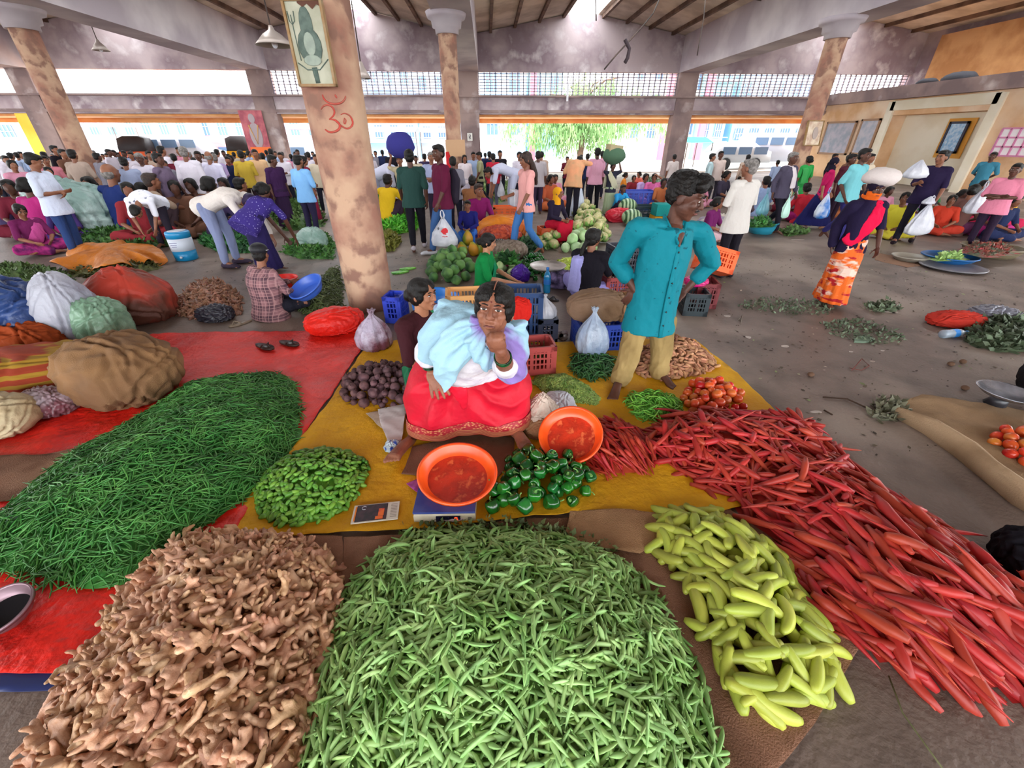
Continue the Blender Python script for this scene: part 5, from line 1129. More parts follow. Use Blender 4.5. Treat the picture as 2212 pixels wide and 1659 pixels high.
P_('man in white shirt with hands clasped behind his back', 446, 326, 10.8, pose('back'), 185, top='cfcbe0', bottom='26202e', skin='a', fat=1.15, sleeve=.9, hair='bald')
P_('dark-faced man in white shirt turned towards us', 424, 326, 11.6, pose('stand'), 20, top='d8d2e0', bottom='26202e', skin='b', sleeve=.9)
P_('man in tan shirt with his back to us near the far left column', 150, 322, 11, pose('fold'), 190, top='a89488', bottom='4a2a40', skin='a', fat=1.2)
P_('man in white cap and white shirt facing us, left crowd', 297, 330, 10.6, pose('fold', hp=R(10)), 10, top='d0c8d4', bottom='2a2a3a', skin='b', hair='grey')
P_('man in grey blue shirt seen from behind, left crowd', 262, 338, 10, pose('fold'), 200, top='9aa4c0', bottom='262638', skin='a', fat=1.1)
P_('person in dark grey and violet walking in the left crowd', 335, 330, 9.6, pose('walk'), 90, top='6a5a70', bottom='4a4a5a', skin='b', fat=1.15)
P_('person crouching in olive, in front of the white shirt men', 502, 384, 9.4, pose('squat'), 150, top='8a7a5a', bottom='3a2a30', skin='a')
P_('brown-haired person crouching above the blotchy white shirt', 302, 374, 9.2, pose('squat'), 140, top='a08a78', bottom='4a3a40', hcol=HENNA)
P_('person in navy top sitting behind the big clear bag', 226, 352, 9.6, pose('sit'), 170, top='1f2f66', bottom='7a2a30', skin='a', hair='bald')
P_('man in pink shirt in the crowd by the far left pier', 92, 336, 11.2, pose('stand'), 40, top='c87a88', bottom='4a2030', skin='a')
# centre
def shirt_open(t, J, HM): pass
P_('man in dark green t-shirt and black trousers walking away', 882, 322, 8.0, pose('walk'), 188, top='27443f', bottom='17161e', skin='b', fat=1.15, sleeve=.5, shoes='b0a8b0', vox=.01)
def satchel(t, J, HM):
    g = MB(); g.tube([J['hip'] + V3(0, .2, .0), J['hip'] + V3(0, .23, .3), J['chest'] + V3(0, .21, .08)], [(.15, .08), (.16, .09), (.12, .07)], 14, up=(0, 1, 0), rnd=True); robj('backpack', g, cloth('2a2430'), t, .012, 2, folds(.006, 20))
P_('man in maroon shirt and jeans with a backpack, walking past the pillar', 947, 312, 7.6, pose('walk', hy=R(20)), -60, top='5a1834', bottom='3c5c8c', skin='b', fat=1.15, sleeve=.6, extra=satchel, shoes='c8c8d0', vox=.01)
b = carrybag('big round white shopping bag with a red picture, held by the maroon shirt man', D(956, 470, 7.2), .42, .47, d=.35)
lg = MB(); p = D(962, 500, 7.0); c = Vector((0, -.08, -.16))
a_ = [(-.06, .0), (-.02, .045), (.03, .055), (.06, .02), (.055, -.02), (.02, -.03), (.03, -.055), (-.02, -.045), (-.04, -.02)]
lg.slab([(x, z) for x, z in a_], 0, .004); V, Q = lg.arr(); V = V[:, [0, 2, 1]] * [1, -1, 1] + [.02, -.079, -.2]; o = obj('red_picture', (V, Q), mat('print_red', 'd01f2a', .5), b, False)
lg = MB(); lg.ell((-.075, -.079, -.155), (.016, .004, .02)); obj('grey_dot', lg, mat('print_grey', '5a5a60', .5), b)
lg = MB()
for i in range(7): lg.box((-.02 + i * .014, -.081, -.285 + .004 * (i % 2)), (.009, .004, .008 + .004 * (i % 3)))
obj('red_lettering', lg, mat('print_red', 'd01f2a', .5), b, False)
P_('young person in navy jumper and blue jeans sitting near the papayas', 1010, 432, 8.0, pose('stool'), -10, top='1f1f66', bottom='2f5fb0', skin='a', hair='short', sleeve=.95)
def hb(t, J, HM):
    g = MB(); g.box((-.30, -.1, .96), (.24, .10, .28)); robj('handbag', g, BAGW, t, .012, 3)
P_('woman with long dark hair in pink top and blue jeans walking left', 1138, 327, 7.5, pose('walk', wL=(-.2, -.28, 1.0), hp=R(14)), -70, top='e0a09c', bottom='3f6ea8', skin='a', hair='long', hcol=HENNA, sleeve=.5, extra=hb, vox=.01, fat=1.05)
P_('woman in mustard head scarf, dark jacket and red skirt sitting on a crate', 1203, 404, 8.4, pose('stool', hy=R(20)), 40, top='231c30', bottom='b0122e', botkind='sari', skin='a', hair='scarf', hcol=cloth('d8981c'), sleeve=.9, vox=.01)
P_('man in tan and peach shirt bent forward, arm raised to his head', 1243, 338, 11.0, pose('fold', chest=(0, -.06, 1.2), neck=(0, -.2, 1.34), head=(0, -.34, 1.32), sL=(-.19, -.14, 1.32), sR=(.19, -.14, 1.32), wL=(-.06, -.36, 1.36), eL=(-.34, -.2, 1.3), hp=.8), 150, hgt=1.46, top=mat('tan_peach', 'c0946c', .85, 'e09a70', 3), bottom='1c1a24', skin='b', fat=1.25)
P_('man in pale pink shirt and black trousers with his back to us', 1292, 319, 12.2, pose('stand'), 178, top='d49ab0', bottom='17161e', skin='b', fat=1.15, sleeve=.7, shoes='c8c8d0')
def bundle(t, J, HM):
    pass
P_('woman in pale green sari balancing a green bundle and a box on her head', 1325, 350, 11.6, pose('load'), 10, top='2a2a38', bottom='9aa888', botkind='skirt', skin='b', hair='bun', extra=lambda t, J, HM: drape(t, J, cloth('b8b49a'), -1))
g = MB(); g.ell((0, 0, 0), (.30, .26, .20)); V, Q = g.arr(); o = obj('bundle', (V + .03 * wob(V, 9, 2)[:, None], Q), cloth('4a6650')); o.location = D(1326, 337, 11.6); tag(o, 'round green cloth bundle on the head of the pale green sari woman', 'bundle')
g = MB(); g.box((0, 0, 0), (.34, .26, .16)); o = obj('carton', g, cloth('a89a78'), None, False); o.location = D(1327, 321, 11.6); o.rotation_euler = (0, .12, .2); tag(o, 'open tan carton on top of the green bundle', 'box')
P_('man in yellow ochre wrap carrying a dark violet bundle on his head', 862, 336, 11, pose('load'), 0, top='b8a888', bottom='6a5a50', skin='a')
g = MB(); g.ell((0, 0, 0), (.33, .28, .27)); V, Q = g.arr(); o = obj('bundle', (V + .03 * wob(V, 9, 2)[:, None], Q), cloth('37357c')); o.location = D(864, 314, 11); tag(o, 'round violet blue bundle carried on a head behind the green t-shirt', 'bundle')
P_('man in pale blue grey shirt with arms folded behind the maroon shirt man', 930, 328, 10.6, pose('fold'), 10, top='9aa0c0', bottom='2c2434', skin='a', hair='grey')
P_('person in yellow wrap crouching to the right of the thick column', 830, 376, 10.6, pose('squat'), 160, top='d8b020', bottom='3a2a3a', skin='b')
P_('man in white bent over behind the yellow wrap', 818, 352, 11.6, pose('bend'), 70, top='c8c8dc', bottom='b0b0c8', skin='b', hgt=1.13)
P_('seated child in magenta top right of the maroon shirt man', 1033, 396, 9.4, pose('sit'), 30, top='7a1a5a', bottom='6a184e', skin='a', hcol=HENNA)
P_('man in brown shirt sitting low behind the magenta child', 1018, 380, 10.6, pose('squat'), 170, top='8a5a3a', bottom='3a2a30')
P_('man in red shirt and grey trousers with his back to us, far centre', 1065, 331, 13.4, pose('stand'), 180, top='b8283c', bottom='5a5a6a', skin='a', fat=1.15, sleeve=.9)
P_('man in pale olive shirt leaning left, far centre', 1036, 328, 14, pose('walk', hp=R(20)), -80, top='a8ac84', bottom='26262e')
P_('man in light blue shirt facing us, far centre', 1022, 328, 14.6, pose('stand'), 10, top='a8bce0', bottom='2a2a3a')
P_('woman with a red and white garland by the square pier', 1003, 334, 13.6, pose('stand'), 10, top='d8ccd0', bottom='b8b0c0', botkind='skirt', hair='long')
P_('man in white tunic bending left beyond the pink top woman', 1100, 350, 12.6, pose('bend', hp=.6), -80, top='c4c6dc', bottom='c0c4dc', hgt=1.14, low=.3, skin='a')
P_('man in light grey shirt seen from behind right of the pink top woman', 1163, 326, 12, pose('stand'), 185, top='a8a0a4', bottom='3a2a40', skin='b', fat=1.15)
P_('woman in orange sari crouching behind the mustard scarf', 1190, 376, 12.6, pose('sit'), 30, top='b85a3a', bottom='c86a40', botkind='sari', hair='bun')
P_('child in bright blue shirt crouching by the blue crate', 1343, 398, 11.4, pose('squat'), 20, top='2a8ac0', bottom='26203a', skin='b')
P_('woman in pink sari sitting beyond the blue crate, hand on head', 1415, 374, 13.6, pose('sit', eR=(.32, -.05, .72), wR=(.12, -.12, .84)), -20, top='d86aa0', bottom='e080b0', botkind='sari', hair='bun', skin='a', extra=lambda t, J, HM: drape(t, J, cloth('e07ab0'), 1))
P_('person in lilac sitting left of the pink sari woman', 1396, 374, 13.8, pose('sit'), 10, top='b49ac8', bottom='a890c0', hair='bun', botkind='sari')
P_('woman in orange sitting far off near the bright street', 1352, 372, 16.5, pose('sit'), 70, top='e08a30', bottom='e0a050', botkind='sari', hair='bun')
P_('woman in coral red sitting far off near the bright street', 1382, 370, 16.8, pose('sit'), -60, top='e07060', bottom='e08070', botkind='sari', hair='bun')
# right
P_('elderly man in white untucked shirt and black trousers with his back to us', 1626, 343, 6.0, pose('fold', hy=R(20)), 195, top='cfcac4', bottom='1b1820', skin='a', hair='grey', fat=1.15, sleeve=.75, vox=.009, low=.2, shoes='2a2228')
P_('man in dark grey shirt with a white scarf round his neck', 1716, 328, 9.2, pose('walk'), 20, top='4a4456', bottom='1a1722', skin='b', fat=1.15, sleeve=.9, hair='grey',
   extra=lambda t, J, HM: (lambda g: (g.tube([J['neck'] + V3(-.07, .04, 0), J['neck'] + V3(0, -.09, -.03), J['neck'] + V3(.08, .03, 0)], .045, 10, rnd=True), g.tube([J['neck'] + V3(.02, -.11, -.04), J['chest'] + V3(.06, -.15, 0), J['hip'] + V3(.06, -.17, .1)], [(.06, .03), (.07, .02), (.08, .02)], 12, up=(0, 1, 0), rnd=True), robj('scarf', g, cloth('d8ccd0'), t, .012, 2, folds(.006, 40))))(MB()))
P_('woman in green sari standing by the right column with her back to us', 1752, 336, 12, pose('stand'), 190, top='2f9a4a', bottom='3fa85a', botkind='skirt', hair='bun', skin='a', extra=lambda t, J, HM: drape(t, J, cloth('3fa055'), 1))
P_('woman in black head cloth and magenta top walking right', 1806, 340, 9.6, pose('walk'), 60, top='b81a58', bottom='1c1c50', botkind='skirt', hair='scarf', hcol=cloth('1a1626'), skin='c')
P_('man in aqua blue shirt and indigo trousers walking towards the right', 1872, 320, 8.3, pose('walk', wL=(-.27, -.1, .86)), 20, top='74bcc4', bottom='2e2a62', skin='b', fat=1.2, sleeve=.5, vox=.01)
P_('man in dark red shirt just behind the aqua shirt man', 1843, 332, 9.8, pose('stand'), 20, top='4a1c2a', bottom='2a1a2a', skin='b', fat=1.1)
def veil(t, J, HM):
    drape(t, J, cloth('d01040'), 1, tail=.6); g = MB(); g.ell((0, .0, -.05), (.085, .10, .06)); g.ell((0, .03, -.10), (.10, .11, .05)); robj('orange_face_cloth', g.xf(HM), cloth('d8601c'), t, .012, 2)
    g = MB(); s, h = frame(J); limb(g, [J['sL'], J['eL'], J['wL']], [.085, .075, .06]); g.tube([J['neck'], J['chest'] - s * .1 + V3(0, -.06, 0), J['hip'] - s * .1 + V3(0, -.08, .1)], [.09, .12, .08], 12, rnd=True); robj('black_wrap', g, cloth('1c1430'), t, .012, 2)
m_or = mat('orange_zigzag_sari', 'd8601c', .7, 'd8b8a8', 3.2, .3, 20, .2, lo=.52, hi=.6, col3='a01820', ns3=5, lo3=.56, hi3=.6, stretch=(1, 1, 3))
P_('woman in orange, red and black sari walking with a white bundle on her head', 1900, 384, 4.75, pose('walk', aR=(.08, .12, .1), kR=(.09, .0, .47), fR=(.1, -.02, .03), aL=(-.08, -.08, .08), kL=(-.09, -.08, .48), fL=(-.09, -.24, .03), hp=R(10)), -10, top='1c1430', bottom=m_or, botkind='skirt', hair='scarf', hcol=cloth('1c1226'), skin='b', extra=veil, vox=.009, fat=.95)
g = MB(); g.ell((0, 0, 0), (.19, .15, .09)); V, Q = g.arr(); o = obj('bundle', (V + .03 * wob(V, 12, 4)[:, None], Q), cloth('cfc4c0')); o.location = D(1905, 382, 4.75); tag(o, 'soft white cloth bundle on the head of the orange sari woman', 'bundle')
P_('man in black shirt and black trousers striding with white bags', 2043, 324, 8.0, pose('walk', kL=(-.1, -.2, .5), aL=(-.1, -.36, .12), fL=(-.1, -.5, .06), aR=(.1, .36, .12), hy=R(-30), eL=(-.24, -.05, 1.1), wL=(-.15, -.28, 1.15)), -50, top='241a38', bottom='17131f', skin='a', fat=1.2, sleeve=.55, vox=.01, shoes='1a1018')
P_('man in teal shirt leaning by the pink barred window', 2150, 328, 11.6, pose('back'), -60, top='3c7a90', bottom='2a3a5a', skin='b')
P_('man in pink shirt cut by the right edge of the picture', 2203, 352, 7.3, pose('fold'), -60, top='d88098', bottom='2a1c30', skin='b', fat=1.2)
P_('woman in yellow sitting left of the striding black shirt man', 1962, 414, 8.5, pose('sit'), -50, top='d4c83c', bottom='d0c040', botkind='sari', hair='bun', skin='a')
P_('woman in orange red sitting under the white bag', 2062, 420, 8.8, pose('sit'), -40, top='c8402c', bottom='b83a2a', botkind='sari', hair='bun', skin='a')
P_('person in brown sitting bent over beside the hanging white bag', 2110, 398, 8.8, pose('sit', hp=R(25)), 120, top='6a4a44', bottom='5a2a4a', botkind='sari', hair='bun', skin='a')
P_('woman in yellow and orange sitting near the right edge', 2186, 384, 9.2, pose('sit'), -30, top='e8a830', bottom='c02a50', botkind='sari', hair='bun')
P_('woman in violet blouse sitting with cloth bags behind the teal man', 1553, 424, 8.4, pose('sit', hy=R(20)), 40, top='6a1f5a', bottom='b89aa0', botkind='sari', hair='bun', skin='a')
P_('woman in red sitting beside the magenta top woman', 1748, 394, 10.4, pose('sit'), 170, top='c02a3a', bottom='8a1a5a', botkind='sari', hair='bun')
P_('person in pale blue sitting behind the elderly white shirt man', 1659, 380, 11.4, pose('sit'), 170, top='8a9cc0', bottom='5a4a50', hair='short')
P_('man in pale blue green shirt standing far right of centre', 1540, 331, 13.6, pose('stand'), 70, top='a8c0c4', bottom='3a3a4a')
P_('man in cream shirt standing far right of centre', 1559, 326, 13.8, pose('stand'), 0, top='c8b4ac', bottom='4a4450', skin='b')
P_('dark-clothed person sitting far off right of centre', 1572, 368, 13.4, pose('sit'), 30, top='3a3444', bottom='3a3040', hair='bun', botkind='sari')
P_('man in white shirt by the square pier right of centre', 1458, 333, 15.5, pose('stand'), 180, top='c8bcb8', bottom='8a8090', fat=1.1)
# bags held on the right
carrybag('big white plastic bag swinging from the striding man', D(2010, 440, 7.7), .50, .55, d=.3, seed=3)
carrybag('white plastic carrier bag hanging beside the brown seated person', D(2128, 405, 8.0), .40, .46, d=.4, seed=6)
carrybag('puffy white plastic bag at the striding man\'s chest', D(1992, 345, 7.9), .42, .30, d=.6, seed=9, handles=False)
carrybag('small white plastic bag tucked at the striding man\'s waist', D(2012, 424, 7.6), .24, .13, d=.5, seed=2, handles=False)
carrybag('white bag in the hand of the far red shirt man', D(1082, 390, 13.2), .22, .45, d=.4, seed=4)
carrybag('white sack hanging from the pink shirt man', D(1252, 388, 11.6), .38, .95, cloth('c4ccdc'), d=.5, seed=5)
carrybag('white bag with orange and blue print behind the white shirt man\'s legs', D(1584, 518, 6.15), .22, .5, mat('print_bag', 'e0e0ea', .4, 'e07a2a', 7, .3, 20, lo=.55, hi=.6, col3='2a3a9a', ns3=8, lo3=.55, hi3=.6), d=.5, seed=7)
carrybag('turquoise plastic bag beside the grey shirt man', D(1658, 418, 9.6), .28, .45, plastic('7ab8c8'), d=.6, seed=8)
carrybag('pale mint bag hanging at the scarf man\'s hand', D(1706, 425, 9.0), .20, .42, plastic('b8e0d0'), d=.6, seed=1)
carrybag('blue and white bag by the magenta top woman', D(1790, 418, 9.2), .30, .5, mat('blue_white_bag', '2f7ad0', .4, 'd8e0f0', 5), d=.6, seed=5)
carrybag('white bag standing between the green sari and red seated woman', D(1722, 412, 10.6), .3, .4, d=.6, seed=2)
# ---- far crowd: copies of a few figures, each with its own clothes, kept apart by their colours
def proto(kind, **k):
    return person('x', (0, -60, 0), 0, 1, pose(kind), vox=.018, name='person', **k)
PT = [proto('stand', top='ffffff', bottom='222222', sleeve=.9), proto('fold', top='fffffe', bottom='222223', sleeve=.9), proto('back', top='fffffd', bottom='222224', sleeve=.9, hair='grey'),
      proto('walk', top='fffffc', bottom='222225'), proto('stand', top='fffffb', bottom='222226', botkind='skirt', hair='bun'), proto('sit', top='fffffa', bottom='222227', botkind='sari', hair='bun'), proto('carry', top='fffff9', bottom='222228', hair='short')]
PTH = [1.70, 1.70, 1.70, 1.70, 1.70, .92, 1.70]
HEX = {'white': 'd4ccd8', 'cream': 'cdbfa8', 'pale blue': '9fb0d0', 'dark violet': '3a2f50', 'navy': '20284a', 'maroon': '6a2030', 'pink': 'cc8aa0', 'grey': '7d7a86', 'red': '8c2c34', 'orange': 'a8623c', 'yellow': 'b89c40', 'green': '3a7a4a', 'brown': '6f4c3c', 'black': '201c24', 'lilac': 'a894c0', 'magenta': 'a82a70', 'teal': '2f7f86', 'beige': 'b8a090'}
def far(i, col, u, v, Y, rz, where, bcol='222230'):
    src = PT[i]; loc, sc = place(u, v, Y, PTH[i]); c = copy_tree(src); c.location = loc; c.rotation_euler = (0, 0, R(rz)); c.scale = (sc,) * 3
    kindw = ['standing person', 'person with folded arms', 'man, hands behind him', 'walking person', 'long-skirted woman', 'seated woman', 'person, arm bent'][i]
    c['label'] = '%s in %s %s' % (kindw, col, where); c['group'] = 'people in the far crowd'
    for ch in c.children:
        st = ch.name.split('.')[0]
        if st in ('shirt', 'blouse'): m = cloth(HEX[col])
        elif st in ('trousers', 'skirt', 'sari'): m = cloth(HEX[col] if i == 5 else bcol)
        elif st == 'body': m = SK['ab'[int(u) % 2]]
        else: continue
        ch.material_slots[0].link = 'OBJECT'; ch.material_slots[0].material = m
fc = [  # kind, colour, u, v, depth, turn, where
 (0, 'white', 466, 322, 16, 170, 'just left of the mustard shirt'), (1, 'white', 481, 325, 17, 20, 'between two white shirts left of the mustard shirt'), (2, 'lilac', 460, 332, 12.5, 190, 'behind the hands-clasped white shirt man'),
 (0, 'pale blue', 583, 321, 15, 180, 'behind the dark violet figure'), (1, 'white', 604, 329, 13, 10, 'between the violet figure and the light blue t-shirt'), (0, 'white', 641, 323, 17, 30, 'beyond the light blue t-shirt man'), (1, 'white', 664, 328, 15, 200, 'left of the thick column'), (0, 'cream', 680, 333, 12.4, 20, 'nearest the thick column on its left'),
 (3, 'white', 231, 322, 16, 90, 'far beyond the left column, first in line'), (0, 'pale blue', 243, 324, 17, 0, 'far beyond the left column, second in line'), (0, 'black', 112, 314, 14, 90, 'under the yellow panel'), (1, 'brown', 130, 322, 13, 80, 'right of the yellow panel'),
 (0, 'white', 344, 315, 13, 160, 'tall one behind the dark violet walker'), (1, 'pink', 384, 318, 15, 0, 'behind the tall white-clad man'), (0, 'maroon', 372, 332, 12.6, 200, 'left of the tall white-clad man'), (3, 'beige', 318, 326, 14, 60, 'right of the white cap man'), (0, 'white', 280, 328, 14.5, 10, 'left of the white cap man'), (1, 'orange', 310, 338, 13.6, 0, 'half hidden behind the white cap man'),
 (1, 'white', 8, 336, 12, 60, 'at the very left edge'), (4, 'pink', 20, 345, 9.8, 60, 'at the left edge behind the bright white shirt'), (0, 'grey', 205, 330, 13, 160, 'behind the left column'), (5, 'navy', 250, 372, 10.4, 20, 'left of the blotchy white shirt'), (5, 'maroon', 186, 380, 10.2, 0, 'at the foot of the left column'), (5, 'red', 270, 392, 8.8, 30, 'left above the blotchy white shirt'), (4, 'maroon', 100, 360, 9.6, 40, 'in the left crowd behind the clear bag'),
 (1, 'grey', 352, 346, 12, 10, 'under the dark violet walker'), (0, 'white', 416, 340, 14, 200, 'between the tall man and the hands-clasped man'), (6, 'navy', 490, 338, 13, 10, 'right of the hands-clasped man'), (4, 'red', 497, 335, 14.5, 0, 'beside the mustard shirt'), (0, 'cream', 565, 330, 14, 200, 'between the pale orange shirt and the violet figure'),
 (0, 'grey', 810, 326, 19, 0, 'first in the row right of the thick column'), (0, 'navy', 825, 324, 19, 180, 'second in the row right of the thick column'), (0, 'black', 842, 324, 17, 20, 'third in the row right of the thick column'), (3, 'white', 800, 332, 16, 60, 'partly behind the thick column edge'), (1, 'cream', 897, 336, 14, 20, 'right of the green t-shirt'), (5, 'green', 800, 385, 11, 0, 'at the right foot of the thick column'), (0, 'dark violet', 916, 332, 15, 170, 'between green t-shirt and maroon shirt'),
 (6, 'grey', 977, 338, 9.6, 190, 'right behind the maroon shirt man'), (0, 'navy', 1057, 327, 15, 180, 'left of the far red shirt'), (0, 'black', 1080, 325, 14.6, 10, 'right of the far red shirt'), (0, 'navy', 1048, 330, 19, 170, 'far behind the olive shirt'), (1, 'white', 1122, 328, 13.4, 20, 'left of the pink top woman'), (0, 'beige', 1170, 327, 14, 170, 'right behind the light grey shirt'),
 (0, 'navy', 1270, 332, 15, 180, 'between the tan and the pink shirts'), (4, 'dark violet', 1256, 334, 18, 0, 'far behind the tan shirt'), (0, 'grey', 1302, 326, 15, 160, 'right behind the pale pink shirt'), (1, 'maroon', 1226, 338, 16, 0, 'left behind the tan shirt'),
 (5, 'pink', 1200, 376, 14, 10, 'behind the mustard scarf'), (5, 'lilac', 1183, 384, 13.4, 10, 'behind the pink top woman'), (5, 'red', 1370, 378, 15, 0, 'between the two far orange women'), (5, 'orange', 1435, 384, 12.4, 0, 'behind the teal man, left'), (5, 'magenta', 1470, 386, 12, 10, 'behind the teal man'), (5, 'pink', 1520, 384, 13, 10, 'right of the teal man'),
 (0, 'beige', 1618, 334, 14, 170, 'far behind the elderly white shirt man'), (0, 'pale blue', 1682, 346, 15, 180, 'far left of the scarf man'), (5, 'brown', 1600, 380, 14, 0, 'left of the elderly man'), (0, 'brown', 1838, 334, 12, 30, 'far behind the aqua shirt'), (0, 'black', 1806, 332, 14, 20, 'far behind the black head cloth'), (1, 'cream', 1884, 332, 11, 10, 'right behind the aqua shirt'),
 (5, 'pink', 1925, 402, 10.4, 0, 'left of the yellow seated woman'), (5, 'lilac', 1990, 400, 10.6, 0, 'behind the striding man\'s legs'), (5, 'white', 2085, 408, 10, 10, 'between the two hanging white bags'), (5, 'red', 2150, 406, 9.6, 0, 'right of the brown seated person'), (5, 'magenta', 2172, 412, 8.6, 0, 'near the right edge, front row'), (5, 'navy', 2200, 420, 8.2, 0, 'right edge, front row'), (5, 'orange', 1850, 396, 10.6, 0, 'behind the aqua shirt man\'s legs'), (5, 'green', 2030, 394, 11.4, 10, 'far right, back row'), (5, 'maroon', 1700, 392, 12, 0, 'beyond the scarf man'), (5, 'beige', 2130, 388, 11, 10, 'back row beside the pink barred window')]
for r in fc: far(*r)
rr = random.Random(4); cs = list(HEX)
fcx = [(u, 327 + rr.uniform(-3, 6), rr.uniform(16, 22)) for u in range(165, 680, 17)] + [(u, 330 + rr.uniform(-3, 8), rr.uniform(13, 19)) for u in range(-40, 165, 14)]
for n_, (u, v, Y) in enumerate(fcx):
    far(rr.choice([0, 1, 2, 3, 6, 4]), rr.choice(['white', 'white', 'white', 'pale blue', 'cream', 'lilac', 'pink', 'grey', 'navy']), u + rr.uniform(-5, 5), v, Y, rr.choice([0, 20, 180, 200, 90]), 'back row of left crowd, number %d from left' % (n_ + 1))
for n_, u in enumerate(range(-25, 480, 36)):
    if 95 < u < 275: continue
    far(5, rr.choice(['maroon', 'navy', 'magenta', 'dark violet', 'brown', 'black']), u, 384 + rr.uniform(-6, 10), rr.uniform(8.8, 10.5), rr.choice([0, 30, 170]), 'low in front row of left crowd, number %d from left' % (n_ + 1))
def del_tree(o):
    for c in list(o.children): del_tree(c)
    bpy.data.objects.remove(o)
for p in PT: del_tree(p)
# ================================================================ crates, sacks, tubs, scales and litter
def crate(label, p, rz, w, d, h, col, open_=True, tilt=(0, 0), group=None, name='crate', wall_n=7, rows=4, extra=None):
    """slatted plastic crate: solid floor, corner posts, rims and a lattice on each side"""
    t = thing(name, label, 'crate', p); t.rotation_euler = (tilt[0], tilt[1], rz); m = plastic(col, rough=.5)
    if group: t['group'] = group
    g = MB(); g.box((0, 0, .012), (w - .02, d - .02, .024)); obj('crate_floor', g, m, t, False)
    g = MB(); th = .02
    for sx in (-1, 1):
        for sy in (-1, 1): g.box((sx * (w / 2 - .025), sy * (d / 2 - .025), h / 2), (.05, .05, h))
    for z, hh in ((h - .02, .045), (.03, .06)):
        g.box((0, -d / 2 + th / 2, z), (w, th, hh)); g.box((0, d / 2 - th / 2, z), (w, th, hh)); g.box((-w / 2 + th / 2, 0, z), (th, d, hh)); g.box((w / 2 - th / 2, 0, z), (th, d, hh))
    obj('crate_frame', g, m, t, False)
    for nm, L, ax, off in (('crate_side', w, 0, -d / 2), ('crate_side', w, 0, d / 2), ('crate_end', d, 1, -w / 2), ('crate_end', d, 1, w / 2)):
        g = MB(); n = max(5, int(L / .035))
        for k in range(1, n):
            q = -L / 2 + L * k / n; ww = .012 if k % 4 else .03
            s = (q, off * .97, h / 2) if ax == 0 else (off * .97, q, h / 2); sz = (ww, .012, h - .06) if ax == 0 else (.012, ww, h - .06); g.box(s, sz)
        for k in range(1, rows + 1):
            z = h * k / (rows + 1); s = (0, off * .97, z) if ax == 0 else (off * .97, 0, z); sz = (L - .06, .014, .014) if ax == 0 else (.014, L - .06, .014); g.box(s, sz)
        obj(nm, g, m, t, False)
    return t
def tub(label, p, r, h, col, tilt=(0, 0), inner=None, name='tub', rz=0, m=None, group=None):
    t = thing(name, label, 'basin', p); t.rotation_euler = (tilt[0], tilt[1], rz)
    g = MB(); g.lathe([(r * .70, 0), (r * .74, .004), (r * .9, h * .55), (r * .965, h - .006), (r * 1.01, h - .006), (r * 1.035, h - .010), (r * 1.04, h + .004), (r * .99, h + .009), (r * .955, h), (r * .88, h * .55), (r * .72, .012), (r * .68, .01)], 56, cap=True)
    obj('bowl', g, m or plastic(col), t)
    if inner: g = MB(); g.lathe([(r * .002, .0135), (r * .71, .0135), (r * .80, h * .3), (r * .79, h * .3), (.001, .016)], 48, cap=False); obj('dirty_inside', g, inner, t)
    return t
m_orange = mat('orange_plastic', 'ee5a1c', .3, 'e24a14', 4, 0, spec=.5)
m_dirt = mat('soiled_orange', 'c8361a', .45, 'a82c16', 12, .4, 60, col3='d8683c', ns3=22, lo3=.58, hi3=.7)
# weighing scale with the orange tub on it
sp = G(968, 1085, .016); sc_ = thing('weighing_scale', 'electronic weighing scale with blue plate and red digit, under the round tub', 'scale', sp, R(-2))
g = MB(); g.loft([[(x * q, y * q2, z) for x, y in ((-.165, -.145), (.165, -.145), (.165, .145), (-.165, .145))] for z, q, q2 in ((0, .97, .97), (.01, 1, 1), (.05, 1, .98), (.062, .97, .94))]); obj('scale_body', g, mat('scale_ivory', 'c8bea8', .5, 'b0a48c', 8), sc_, False)
g = MB(); g.box((0, .0, .075), (.33, .29, .014)); obj('scale_plate', g, mat('blue_steel', '28387e', .25, '404c88', 5, spec=.6), sc_, False)
g = MB(); g.box((0, 0, .068), (.31, .27, .01)); obj('plate_rim', g, mat('dark_rim', '1a1c2c', .4), sc_, False)
g = MB(); g.box((.02, -.147, .033), (.13, .008, .034)); dsp = obj('display', g, mat('display_dark', '14142a', .2), sc_, False)
g = MB()
for c, s in (((.062, -.1525, .046), (.012, .002, .0028)), ((.062, -.1525, .020), (.012, .002, .0028)), ((.056, -.1525, .033), (.0028, .002, .026)), ((.068, -.1525, .033), (.0028, .002, .026))): g.box(c, s)
obj('digit_zero', g, mat('led_red', 'ff3010', .4, emit=('ff3818', 3.0)), dsp, False)
g = MB(); g.box((.135, -.147, .033), (.02, .006, .016)); obj('switch', g, mat('switch_grey', '6a6458', .5), sc_, False)
q = G(994, 1018, .17); tub('round orange tub resting on the weighing scale', sp + V3(.055, .085, .083), .218, .075, None, (R(7), R(3)), m_dirt, m=m_orange)
q = G(1232, 930, .10); tub('round orange tub leaning on the carrots behind the capsicums', G(1234, 948, .13), .195, .07, None, (R(24), R(-14)), m_dirt, m=m_orange)
